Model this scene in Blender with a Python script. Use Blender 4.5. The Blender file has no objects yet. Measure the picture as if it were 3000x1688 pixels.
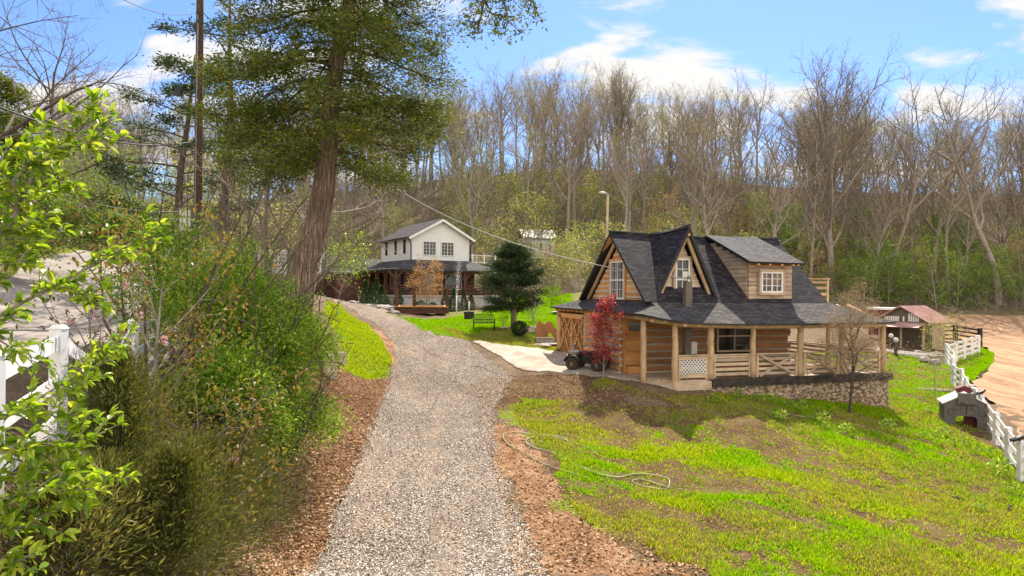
import bpy, math, random
import numpy as np
from mathutils import Vector, Matrix
random.seed(7); rng = np.random.default_rng(7)
R = math.radians
scn = bpy.context.scene
col = scn.collection
CAMZ = 5.0; ROLL = 0.010; F = 2000.0; HY = 4.0
# ---------------------------------------------------------------- camera
cam = bpy.data.cameras.new('camera'); co = bpy.data.objects.new('camera', cam); col.objects.link(co)
cam.sensor_width = 36; cam.lens = 24; cam.clip_end = 3000; cam.clip_start = .05
co.matrix_world = Matrix.Translation((0, 0, CAMZ)) @ Matrix.Rotation(R(90) + HY / F, 4, 'X') @ Matrix.Rotation(ROLL, 4, 'Z')
scn.camera = co
# ---------------------------------------------------------------- light
SUN_EL, SUN_AZ = 48.0, 14.0
sl = bpy.data.lights.new('sun', 'SUN'); sl.energy = 3.9; sl.angle = R(0.6); sl.color = (1, .90, .76)
so = bpy.data.objects.new('sun', sl); col.objects.link(so)
sd = Vector((math.sin(R(SUN_AZ)) * math.cos(R(SUN_EL)), math.cos(R(SUN_AZ)) * math.cos(R(SUN_EL)), math.sin(R(SUN_EL))))
so.rotation_euler = sd.to_track_quat('Z', 'Y').to_euler()
vs = scn.view_settings; vs.view_transform = 'Standard'; vs.look = 'None'; vs.exposure = 1.12; vs.gamma = 1; vs.use_curve_mapping = False
scn.cycles.max_bounces = 6; scn.cycles.transparent_max_bounces = 6; scn.cycles.diffuse_bounces = 3
scn.cycles.glossy_bounces = 2; scn.cycles.transmission_bounces = 3; scn.cycles.sample_clamp_indirect = 4
w = bpy.data.worlds.new('World'); scn.world = w; w.use_nodes = True
NT = w.node_tree; N = NT.nodes; L = NT.links
for n in list(N): N.remove(n)
def nd(nt, t, **k):
    n = nt.nodes.new(t)
    for a, b in k.items(): setattr(n, a, b)
    return n
out = nd(NT, 'ShaderNodeOutputWorld'); bg = nd(NT, 'ShaderNodeBackground'); bg.inputs[1].default_value = 0.15
sky = nd(NT, 'ShaderNodeTexSky', sky_type='NISHITA'); sky.sun_disc = False
sky.sun_elevation = R(SUN_EL); sky.sun_rotation = R(SUN_AZ); sky.altitude = 300; sky.air_density = 1.0; sky.dust_density = .35; sky.ozone_density = 2.2
tc = nd(NT, 'ShaderNodeTexCoord'); sp = nd(NT, 'ShaderNodeSeparateXYZ'); L.new(tc.outputs['Generated'], sp.inputs[0])
def mth(nt, op, a, b=None, c=None, clamp=False):
    n = nd(nt, 'ShaderNodeMath', operation=op); n.use_clamp = clamp
    for i, q in enumerate((a, b, c)):
        if q is None: continue
        if isinstance(q, (int, float)): n.inputs[i].default_value = q
        else: nt.links.new(q, n.inputs[i])
    return n.outputs[0]
yab = mth(NT, 'MAXIMUM', mth(NT, 'ABSOLUTE', sp.outputs[1]), .05)
qx = mth(NT, 'DIVIDE', sp.outputs[0], yab); qz = mth(NT, 'DIVIDE', sp.outputs[2], yab)
cmb = nd(NT, 'ShaderNodeCombineXYZ'); L.new(qx, cmb.inputs[0]); L.new(qz, cmb.inputs[1])
mp = nd(NT, 'ShaderNodeMapping'); L.new(cmb.outputs[0], mp.inputs[0]); mp.inputs['Scale'].default_value = (3.4, 11, 1); mp.inputs['Rotation'].default_value = (0, 0, R(-14))
nz = nd(NT, 'ShaderNodeTexNoise'); nz.inputs['Scale'].default_value = 1.0; nz.inputs['Detail'].default_value = 9; nz.inputs['Roughness'].default_value = .58; nz.inputs['Distortion'].default_value = .35
L.new(mp.outputs[0], nz.inputs[0])
nfac = nz.outputs[0]
# cloud banks by compass direction and height above the horizon: (az, el, half width, half height, tilt, strength)
CL = [(-.205, .425, .17, .10, .5, 1.1), (-.52, .365, .045, .02, .0, .8), (-.60, .27, .12, .05, .1, .9), (-.33, .30, .26, .13, 0, .75), (.10, .350, .10, .020, .3, .9),
      (.30, .350, .13, .032, .10, 1.02), (.235, .325, .15, .018, -.05, .9), (.19, .30, .16, .02, .0, .6), (.63, .345, .12, .022, .0, .92), (.60, .28, .22, .05, .1, .7), (.36, .26, .34, .06, .0, .75), (.74, .40, .2, .05, .3, .5), (.35, .44, .3, .03, .05, .45), (-.1, .17, .9, .10, 0, .62), (1.6, .5, .8, .3, 0, .8), (-1.6, .4, .7, .2, 0, .9)]
acc = None
for (cx, cz, a, b, tl, s) in CL:
    dx = mth(NT, 'SUBTRACT', qx, cx); dz = mth(NT, 'SUBTRACT', qz, cz)
    dz = mth(NT, 'SUBTRACT', dz, mth(NT, 'MULTIPLY', dx, tl))
    e = mth(NT, 'ADD', mth(NT, 'POWER', mth(NT, 'DIVIDE', dx, a), 2), mth(NT, 'POWER', mth(NT, 'DIVIDE', dz, b), 2))
    g = mth(NT, 'MULTIPLY', mth(NT, 'POWER', 2.718, mth(NT, 'MULTIPLY', e, -1.0)), s)
    acc = g if acc is None else mth(NT, 'MAXIMUM', acc, g)
cl = mth(NT, 'ADD', mth(NT, 'MULTIPLY', acc, .50), mth(NT, 'MULTIPLY', mth(NT, 'SUBTRACT', nfac, .5), 2.5))
mr = nd(NT, 'ShaderNodeMapRange'); mr.interpolation_type = 'SMOOTHSTEP'; L.new(cl, mr.inputs[0]); mr.inputs[1].default_value = .16; mr.inputs[2].default_value = .52
tint = nd(NT, 'ShaderNodeMix', data_type='RGBA', blend_type='MULTIPLY'); tint.inputs[0].default_value = 1
L.new(sky.outputs[0], tint.inputs[6]); tint.inputs[7].default_value = (.40, .48, .64, 1)
mx = nd(NT, 'ShaderNodeMix', data_type='RGBA'); L.new(mr.outputs[0], mx.inputs[0]); L.new(tint.outputs[2], mx.inputs[6]); mx.inputs[7].default_value = (3.1, 3.05, 3.0, 1)
bk = nd(NT, 'ShaderNodeMapRange'); bk.interpolation_type = 'SMOOTHSTEP'     # unseen bright cloud added as fill light in the sky half behind the viewer
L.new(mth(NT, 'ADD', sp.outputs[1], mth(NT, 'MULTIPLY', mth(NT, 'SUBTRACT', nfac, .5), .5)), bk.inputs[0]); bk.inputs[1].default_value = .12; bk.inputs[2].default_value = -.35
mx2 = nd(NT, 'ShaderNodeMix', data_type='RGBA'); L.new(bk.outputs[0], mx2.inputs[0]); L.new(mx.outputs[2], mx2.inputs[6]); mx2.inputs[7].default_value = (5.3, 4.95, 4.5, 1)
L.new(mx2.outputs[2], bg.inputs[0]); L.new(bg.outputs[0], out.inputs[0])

# ---------------------------------------------------------------- materials
MATS = {}
def ramp(nt, fac, stops):
    r = nd(nt, 'ShaderNodeValToRGB'); nt.links.new(fac, r.inputs[0])
    e = r.color_ramp.elements
    while len(e) < len(stops): e.new(.5)
    for q, (p, c) in zip(e, stops): q.position = p; q.color = (*c, 1)
    return r.outputs[0]
def noise(nt, vec, scale, detail=4, rough=.6, dist=0):
    n = nd(nt, 'ShaderNodeTexNoise'); n.inputs['Scale'].default_value = scale; n.inputs['Detail'].default_value = detail
    n.inputs['Roughness'].default_value = rough; n.inputs['Distortion'].default_value = dist
    if vec is not None: nt.links.new(vec, n.inputs[0])
    return n.outputs[0]
def mapping(nt, vec, scale, rot=(0, 0, 0)):
    m = nd(nt, 'ShaderNodeMapping'); nt.links.new(vec, m.inputs[0]); m.inputs['Scale'].default_value = scale; m.inputs['Rotation'].default_value = rot
    return m.outputs[0]
def bump(nt, h, dist, strength=1.0):
    b = nd(nt, 'ShaderNodeBump'); b.inputs['Distance'].default_value = dist; b.inputs['Strength'].default_value = strength
    nt.links.new(h, b.inputs['Height']); return b.outputs[0]
def base(name, rough=.8, spec=.3, metal=0):
    m = bpy.data.materials.new(name); m.use_nodes = True; nt = m.node_tree; p = nt.nodes['Principled BSDF']
    p.inputs['Roughness'].default_value = rough; p.inputs['Specular IOR Level'].default_value = spec; p.inputs['Metallic'].default_value = metal
    MATS[name] = m
    return m, nt, p
def mixc(nt, f, a, b, bt='MIX'):
    n = nd(nt, 'ShaderNodeMix', data_type='RGBA', blend_type=bt)
    for i, q in ((0, f), (6, a), (7, b)):
        if isinstance(q, (int, float)): n.inputs[i].default_value = q
        elif isinstance(q, tuple): n.inputs[i].default_value = (*q, 1)
        else: nt.links.new(q, n.inputs[i])
    return n.outputs[2]
def simple(name, cols, scale=8, rough=.8, bumpd=0, stretch=(1, 1, 1), spec=.3, metal=0, uv=False, detail=5):
    m, nt, p = base(name, rough, spec, metal)
    t = nd(nt, 'ShaderNodeTexCoord'); v = mapping(nt, t.outputs['UV' if uv else 'Object'], stretch)
    f = noise(nt, v, scale, detail)
    k = len(cols)
    c = ramp(nt, f, [(.32 + .36 * i / max(1, k - 1), q) for i, q in enumerate(cols)])
    nt.links.new(c, p.inputs['Base Color'])
    if bumpd: nt.links.new(bump(nt, f, bumpd), p.inputs['Normal'])
    return m
def leafmat(name, cols, trans=.45, rough=.5, tcol=None, spec=.35):
    m = bpy.data.materials.new(name); m.use_nodes = True; nt = m.node_tree; p = nt.nodes['Principled BSDF']; o = nt.nodes['Material Output']
    g = nd(nt, 'ShaderNodeNewGeometry'); k = len(cols)
    c = ramp(nt, g.outputs['Random Per Island'], [(i / max(1, k - 1), q) for i, q in enumerate(cols)])
    nt.links.new(c, p.inputs['Base Color']); p.inputs['Roughness'].default_value = rough; p.inputs['Specular IOR Level'].default_value = spec
    tr = nd(nt, 'ShaderNodeBsdfTranslucent')
    nt.links.new(mixc(nt, 1.0, c, tcol or (1.3, 1.25, .6), 'MULTIPLY'), tr.inputs[0])
    s = nd(nt, 'ShaderNodeMixShader'); s.inputs[0].default_value = trans
    nt.links.new(p.outputs[0], s.inputs[1]); nt.links.new(tr.outputs[0], s.inputs[2]); nt.links.new(s.outputs[0], o.inputs[0])
    MATS[name] = m; return m
def wood(name, a, b, c, rough=.75, long='X', knots=True):
    m, nt, p = base(name, rough, .25)
    t = nd(nt, 'ShaderNodeTexCoord')
    v = mapping(nt, t.outputs['UV'], (1.2, 14, 1) if long == 'X' else (14, 1.2, 1))
    f = noise(nt, v, 1.5, 6, .65, .4); g = noise(nt, t.outputs['UV'], 1.3, 3)
    f2 = mth(nt, 'ADD', mth(nt, 'MULTIPLY', f, .6), mth(nt, 'MULTIPLY', g, .4))
    gi = nd(nt, 'ShaderNodeNewGeometry')
    cc = ramp(nt, f2, [(.34, a), (.5, b), (.66, c)])
    cc = mixc(nt, 1.0, cc, ramp(nt, gi.outputs['Random Per Island'], [(0, (.72, .72, .74)), (1, (1.18, 1.14, 1.08))]), 'MULTIPLY')
    nt.links.new(cc, p.inputs['Base Color']); nt.links.new(bump(nt, f, .01), p.inputs['Normal'])
    return m
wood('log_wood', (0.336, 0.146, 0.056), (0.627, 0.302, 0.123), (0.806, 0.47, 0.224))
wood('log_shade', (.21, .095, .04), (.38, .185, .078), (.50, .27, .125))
wood('post_wood', (.31, .19, .105), (.54, .385, .235), (.70, .55, .38), long='Y')
wood('raw_board', (0.399, 0.189, 0.074), (0.651, 0.347, 0.147), (0.788, 0.483, 0.242), long='X')
wood('grey_board', (0.286, 0.208, 0.143), (0.494, 0.377, 0.273), (0.676, 0.546, 0.416))
wood('pale_board', (0.49, 0.337, 0.224), (0.673, 0.53, 0.388), (0.796, 0.673, 0.53))
wood('dark_board', (.05, .022, .016), (.10, .045, .03), (.15, .075, .05))
wood('door_wood', (0.299, 0.138, 0.046), (0.483, 0.241, 0.086), (0.598, 0.333, 0.127))
simple('chinking', [(.58, .50, .40), (.78, .70, .60)], 10, .9)
simple('white_paint', [(.74, .74, .72), (.82, .82, .80)], 3, .5)
simple('white_siding', [(.70, .70, .70), (.78, .78, .78)], 1.2, .55)
simple('fence_white', [(.55, .54, .52), (.78, .78, .78), (.84, .84, .84)], 2.2, .5)
simple('black_paint', [(.012, .012, .014), (.03, .03, .03)], 6, .4)
simple('tar_wood', [(.018, .015, .013), (.04, .033, .028), (.075, .06, .05)], 4, .8, .01)
simple('black_metal', [(.02, .02, .02), (.045, .042, .04)], 12, .45, metal=.4)
simple('rust_metal', [(.05, .02, .012), (.12, .05, .03)], 9, .7)
simple('grey_metal', [(.16, .16, .155), (.27, .26, .25)], 14, .5, metal=.3)
simple('rubber', [(.035, .027, .02), (.085, .065, .045)], 22, .9, .006)
simple('stone_pale', [(.30, .22, .15), (.46, .38, .29), (.60, .53, .44)], 5, .9, .03)
simple('stone_grey', [(.20, .175, .15), (.34, .31, .27), (.5, .46, .40)], 4, .9, .03)
simple('stucco', [(.30, .29, .29), (.42, .41, .41), (.5, .48, .47)], 1.4, .9, .01)
simple('plastic_grey', [(.095, .09, .08), (.135, .125, .112)], 9, .6)
simple('plastic_dark', [(.07, .065, .06), (.10, .095, .085)], 9, .6)
simple('plastic_pale', [(.52, .50, .48), (.62, .60, .57)], 7, .55)
simple('maroon', [(.10, .015, .02), (.16, .03, .03)], 6, .5)
simple('weathered_post', [(.10, .085, .065), (.20, .17, .13)], 4, .9, .0, (3, 3, .5))
simple('concrete', [(.34, .31, .28), (.5, .46, .41)], 5, .9, .01)
simple('brick_dark', [(.10, .045, .036), (.17, .08, .06)], 5, .85)
simple('ceramic_cream', [(.7, .6, .3), (.78, .7, .42)], 5, .5)
simple('bark_grey', [(.14, .118, .095), (.30, .26, .215), (.46, .405, .34)], 3, .95, .05, (6, 6, 1.2))
simple('bark_dark', [(.045, .034, .026), (.10, .075, .056), (.17, .13, .10)], 3, .95, .04, (6, 6, 1.2))
simple('twig', [(.125, .107, .085), (.25, .215, .175)], 1.2, .95)
simple('twig_pale', [(.22, .17, .125), (.38, .31, .24)], 1.2, .95)
simple('twig_green', [(.12, .10, .05), (.22, .19, .10)], 1.2, .95)
simple('pole_wood', [(.035, .02, .013), (.085, .05, .032), (.14, .085, .055)], 3, .9, .01, (8, 8, .6))
simple('wire', [(.02, .02, .022), (.05, .05, .05)], 4, .6)
simple('wire_pale', [(.40, .38, .34), (.5, .48, .45)], 4, .6)
simple('hose_green', [(.16, .18, .06), (.48, .50, .26)], 1.5, .5)
simple('tin_red', [(.34, .16, .13), (.48, .28, .24), (.58, .44, .40)], .9, .45, uv=True)
simple('plywood', [(.26, .18, .11), (.38, .28, .18), (.46, .36, .25)], 2, .85, .0, (4, 1, 1), uv=True)
simple('sky_blue_paint', [(.05, .20, .45), (.08, .28, .55)], 5, .4)
simple('paper', [(.55, .62, .5), (.75, .78, .66)], 30, .6)
m, nt, p = base('cedar_bark', .95, .15)
t = nd(nt, 'ShaderNodeTexCoord'); v = mapping(nt, t.outputs['UV'], (26, 1.1, 1)); f = noise(nt, v, 1, 7, .7, .8); g = noise(nt, t.outputs['Object'], .9, 3)
nt.links.new(mixc(nt, 1.0, ramp(nt, f, [(.34, (.13, .085, .06)), (.5, (.30, .215, .165)), (.62, (.66, .55, .46))]), ramp(nt, g, [(.35, (.75, .7, .65)), (.65, (1.1, 1.05, 1))]), 'MULTIPLY'), p.inputs['Base Color'])
nt.links.new(bump(nt, f, .16), p.inputs['Normal'])
# glass: dark, reflective
m, nt, p = base('glass_dark', .06, .7)
p.inputs['Base Color'].default_value = (.018, .022, .024, 1)
m, nt, p = base('glass_warm', .08, .6)
t = nd(nt, 'ShaderNodeTexCoord'); nt.links.new(ramp(nt, noise(nt, t.outputs['Object'], .9, 1), [(.42, (.05, .022, .014)), (.55, (.20, .10, .055))]), p.inputs['Base Color'])
# shingles
def shingle(name, a, b, c):
    m, nt, p = base(name, .85, .22)
    t = nd(nt, 'ShaderNodeTexCoord')
    br = nd(nt, 'ShaderNodeTexBrick'); nt.links.new(t.outputs['UV'], br.inputs[0]); br.inputs['Scale'].default_value = 1
    br.inputs['Brick Width'].default_value = .30; br.inputs['Row Height'].default_value = .135; br.inputs['Mortar Size'].default_value = .011; br.inputs['Mortar Smooth'].default_value = .2
    br.offset = .37; br.inputs['Color1'].default_value = (0, 0, 0, 1); br.inputs['Color2'].default_value = (1, 1, 1, 1); br.inputs['Mortar'].default_value = (.5, .5, .5, 1)
    g = noise(nt, t.outputs['UV'], 60, 3); g2 = noise(nt, t.outputs['UV'], .7, 3)
    k = mth(nt, 'ADD', mth(nt, 'MULTIPLY', br.outputs['Color'], .42), mth(nt, 'ADD', mth(nt, 'MULTIPLY', g, .45), mth(nt, 'MULTIPLY', g2, .35)))
    cc = ramp(nt, k, [(.30, a), (.55, b), (.85, c)])
    cc = mixc(nt, br.outputs['Fac'], cc, (.006, .006, .008))
    nt.links.new(cc, p.inputs['Base Color'])
    h = mth(nt, 'SUBTRACT', mth(nt, 'MULTIPLY', g, .25), br.outputs['Fac'])
    nt.links.new(bump(nt, h, .02), p.inputs['Normal'])
shingle('shingle_dark', (.013, .012, .017), (.030, .027, .035), (.068, .060, .066))
shingle('shingle_grey', (.032, .030, .032), (.064, .060, .061), (.115, .107, .105))
# field stone
m, nt, p = base('field_stone', .85, .3)
t = nd(nt, 'ShaderNodeTexCoord'); dn = nd(nt, 'ShaderNodeVectorMath', operation='ADD')
nc = nd(nt, 'ShaderNodeTexNoise'); nc.inputs['Scale'].default_value = 3; nt.links.new(t.outputs['UV'], nc.inputs[0])
sc_ = nd(nt, 'ShaderNodeVectorMath', operation='SCALE'); nt.links.new(nc.outputs['Color'], sc_.inputs[0]); sc_.inputs['Scale'].default_value = .12
nt.links.new(t.outputs['UV'], dn.inputs[0]); nt.links.new(sc_.outputs[0], dn.inputs[1])
vo = nd(nt, 'ShaderNodeTexVoronoi', feature='F1'); vo.inputs['Scale'].default_value = 5.2; nt.links.new(dn.outputs[0], vo.inputs[0])
ve = nd(nt, 'ShaderNodeTexVoronoi', feature='DISTANCE_TO_EDGE'); ve.inputs['Scale'].default_value = 5.2; nt.links.new(dn.outputs[0], ve.inputs[0])
sv = nd(nt, 'ShaderNodeSeparateXYZ'); nt.links.new(vo.outputs['Color'], sv.inputs[0])
cc = ramp(nt, sv.outputs[0], [(0, (.20, .12, .07)), (.3, (.36, .24, .15)), (.6, (.27, .22, .18)), (.85, (.46, .36, .26)), (1, (.40, .37, .33))])
ed = ramp(nt, ve.outputs['Distance'], [(.02, (0, 0, 0)), (.12, (1, 1, 1))])
nt.links.new(mixc(nt, ed, (.16, .12, .09), cc), p.inputs['Base Color']); nt.links.new(bump(nt, ed, .06), p.inputs['Normal'])
# ---------------------------------------------------------------- mesh helpers
def tag(o, label=None, cat=None, group=None, kind=None):
    for k, v in (('label', label), ('category', cat), ('group', group), ('kind', kind)):
        if v: o[k] = v
    return o
def empty(name, loc=(0, 0, 0), rz=0, label=None, cat=None, group=None):
    o = bpy.data.objects.new(name, None); col.objects.link(o); o.location = loc; o.rotation_euler = (0, 0, rz); o.empty_display_size = .1
    return tag(o, label, cat, group)
def auto_uv(me):
    n = len(me.loops)
    if not n: return
    co_ = np.empty(len(me.vertices) * 3); me.vertices.foreach_get('co', co_); co_ = co_.reshape(-1, 3)
    vi = np.empty(n, dtype=np.int64); me.loops.foreach_get('vertex_index', vi)
    pn = np.empty(len(me.polygons) * 3); me.polygons.foreach_get('normal', pn); pn = pn.reshape(-1, 3)
    lt = np.empty(len(me.polygons), dtype=np.int64); me.polygons.foreach_get('loop_total', lt)
    nn = np.repeat(pn, lt, axis=0)
    u = np.stack([-nn[:, 1], nn[:, 0], np.zeros(n)], 1); ln = np.linalg.norm(u, axis=1); flat = ln < .05
    u[flat] = (1, 0, 0); ln[flat] = 1; u /= ln[:, None]
    vv = np.cross(nn, u); p_ = co_[vi]
    uv = np.stack([(p_ * u).sum(1), (p_ * vv).sum(1)], 1)
    l = me.uv_layers.new(name='UVMap'); l.data.foreach_set('uv', uv.ravel().astype(np.float32))
def link_mesh(name, me, parent=None, loc=None):
    o = bpy.data.objects.new(name, me); col.objects.link(o)
    if parent is not None: o.parent = parent
    if loc is not None: o.location = loc
    return o
class MB:
    def __init__(s): s.v = []; s.f = []; s.m = []; s.sm = []
    def poly(s, pts, m=0, smooth=False):
        i = len(s.v); s.v += [tuple(p) for p in pts]; s.f.append(tuple(range(i, i + len(pts)))); s.m.append(m); s.sm.append(smooth); return s
    def faces(s, vs_, fs, m=0, smooth=False):
        i = len(s.v); s.v += [tuple(p) for p in vs_]
        for f in fs: s.f.append(tuple(i + j for j in f)); s.m.append(m); s.sm.append(smooth)
        return s
    def box(s, c, d, m=0, rot=None, taper=1.0):
        x, y, z = d[0] / 2, d[1] / 2, d[2] / 2; k = taper
        P = [Vector(q) for q in ((-x, -y, -z), (x, -y, -z), (x, y, -z), (-x, y, -z), (-x * k, -y * k, z), (x * k, -y * k, z), (x * k, y * k, z), (-x * k, y * k, z))]
        if rot is not None: P = [rot @ q for q in P]
        P = [q + Vector(c) for q in P]
        return s.faces(P, [(0, 3, 2, 1), (4, 5, 6, 7), (0, 1, 5, 4), (1, 2, 6, 5), (2, 3, 7, 6), (3, 0, 4, 7)], m)
    def b2(s, a, b, m=0):
        return s.box([(a[i] + b[i]) / 2 for i in range(3)], [abs(b[i] - a[i]) for i in range(3)], m)
    def bar(s, a, b, wd, ht, m=0, up=(0, 0, 1)):
        a = Vector(a); b = Vector(b); d = (b - a); l = d.length; d.normalize(); upv = Vector(up)
        if abs(d.dot(upv)) > .98: upv = Vector((0, 1, 0))
        x = d.cross(upv).normalized(); z = x.cross(d).normalized()
        rot = Matrix((x, d, z)).transposed()
        return s.box((a + b) / 2, (wd, l, ht), m, rot)
    def rings(s, pts, radii, n=8, m=0, smooth=True, caps=True, wob=0.0):
        pts = [Vector(p) for p in pts]; i0 = len(s.v); k = len(pts)
        fr = None
        for j, p in enumerate(pts):
            d = (pts[min(j + 1, k - 1)] - pts[max(j - 1, 0)]).normalized()
            if fr is None:
                a = Vector((0, 0, 1)) if abs(d.z) < .9 else Vector((1, 0, 0)); x = d.cross(a).normalized()
            else: x = (fr - d * fr.dot(d)).normalized()
            fr = x; y = d.cross(x)
            for q in range(n):
                an = 2 * math.pi * q / n; r = radii[j] * (1 + (random.uniform(-wob, wob) if wob else 0))
                s.v.append(tuple(p + x * (r * math.cos(an)) + y * (r * math.sin(an))))
        for j in range(k - 1):
            for q in range(n):
                a = i0 + j * n + q; b = i0 + j * n + (q + 1) % n
                s.f.append((a, b, b + n, a + n)); s.m.append(m); s.sm.append(smooth)
        if caps:
            s.f.append(tuple(i0 + q for q in reversed(range(n)))); s.m.append(m); s.sm.append(False)
            s.f.append(tuple(i0 + (k - 1) * n + q for q in range(n))); s.m.append(m); s.sm.append(False)
        return s
    def cyl(s, a, b, r0, r1=None, n=10, m=0, smooth=True): return s.rings([a, b], [r0, r0 if r1 is None else r1], n, m, smooth)
    def slab(s, pts, th, m=0, mside=None):          # polygon thickened straight down
        n = len(pts); i = len(s.v); s.v += [tuple(p) for p in pts] + [(p[0], p[1], p[2] - th) for p in pts]
        s.f.append(tuple(range(i, i + n))); s.m.append(m); s.sm.append(False)
        s.f.append(tuple(i + n + q for q in reversed(range(n)))); s.m.append(m if mside is None else mside); s.sm.append(False)
        for q in range(n):
            a, b = i + q, i + (q + 1) % n
            s.f.append((a, a + n, b + n, b)); s.m.append(m if mside is None else mside); s.sm.append(False)
        return s
    def prism(s, pts, d, m=0):                      # polygon extruded by vector d
        n = len(pts); i = len(s.v); d = Vector(d); s.v += [tuple(p) for p in pts] + [tuple(Vector(p) + d) for p in pts]
        s.f.append(tuple(reversed(range(i, i + n)))); s.m.append(m); s.sm.append(False)
        s.f.append(tuple(range(i + n, i + 2 * n))); s.m.append(m); s.sm.append(False)
        for q in range(n):
            a, b = i + q, i + (q + 1) % n
            s.f.append((a, b, b + n, a + n)); s.m.append(m); s.sm.append(False)
        return s
    def blob(s, c, r, m=0, jit=.15, sub=2, seed=None):
        rr = random.Random(seed if seed is not None else random.random())
        import bmesh
        bm = bmesh.new(); bmesh.ops.create_icosphere(bm, subdivisions=sub, radius=1)
        ph = [rr.uniform(0, 6) for _ in range(6)]
        vs_ = []
        for v in bm.verts:
            q = v.co; k = 1 + jit * (math.sin(q.x * 3 + ph[0]) * math.cos(q.y * 3.4 + ph[1]) + .6 * math.sin(q.z * 4 + ph[2]) + rr.uniform(-.35, .35))
            vs_.append((c[0] + q.x * r[0] * k, c[1] + q.y * r[1] * k, c[2] + q.z * r[2] * k))
        s.faces(vs_, [[v.index for v in f.verts] for f in bm.faces], m, False); bm.free(); return s
    def build(s, name, mats, parent=None, loc=None, fix=True):
        me = bpy.data.meshes.new(name); me.from_pydata(s.v, [], s.f)
        for q in ([mats] if isinstance(mats, str) else mats): me.materials.append(MATS[q])
        me.polygons.foreach_set('material_index', s.m); me.polygons.foreach_set('use_smooth', s.sm)
        me.update()
        if fix:
            import bmesh
            bm = bmesh.new(); bm.from_mesh(me); bmesh.ops.recalc_face_normals(bm, faces=bm.faces); bm.to_mesh(me); bm.free()
        auto_uv(me)
        return link_mesh(name, me, parent, loc)
def np_mesh(name, V, Fc, mats, parent=None, mi=None, smooth=False, uv=False, link=True):
    me = bpy.data.meshes.new(name); V = np.asarray(V, dtype=np.float32); Fc = np.asarray(Fc, dtype=np.int32); k = Fc.shape[1]
    me.vertices.add(len(V)); me.vertices.foreach_set('co', V.ravel())
    me.loops.add(Fc.size); me.loops.foreach_set('vertex_index', Fc.ravel())
    me.polygons.add(len(Fc)); me.polygons.foreach_set('loop_start', np.arange(0, Fc.size, k, dtype=np.int32))
    try: me.polygons.foreach_set('loop_total', np.full(len(Fc), k, dtype=np.int32))
    except Exception: pass
    for q in ([mats] if isinstance(mats, str) else mats): me.materials.append(MATS[q])
    if mi is not None: me.polygons.foreach_set('material_index', np.asarray(mi, dtype=np.int32))
    me.polygons.foreach_set('use_smooth', np.full(len(Fc), smooth))
    me.update(calc_edges=True); me.validate(verbose=False)
    if uv: auto_uv(me)
    return link_mesh(name, me, parent) if link else me
def copy_tree(o, parent=None):
    c = o.copy(); col.objects.link(c); c.parent = parent
    for ch in o.children: copy_tree(ch, c)
    return c

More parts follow.
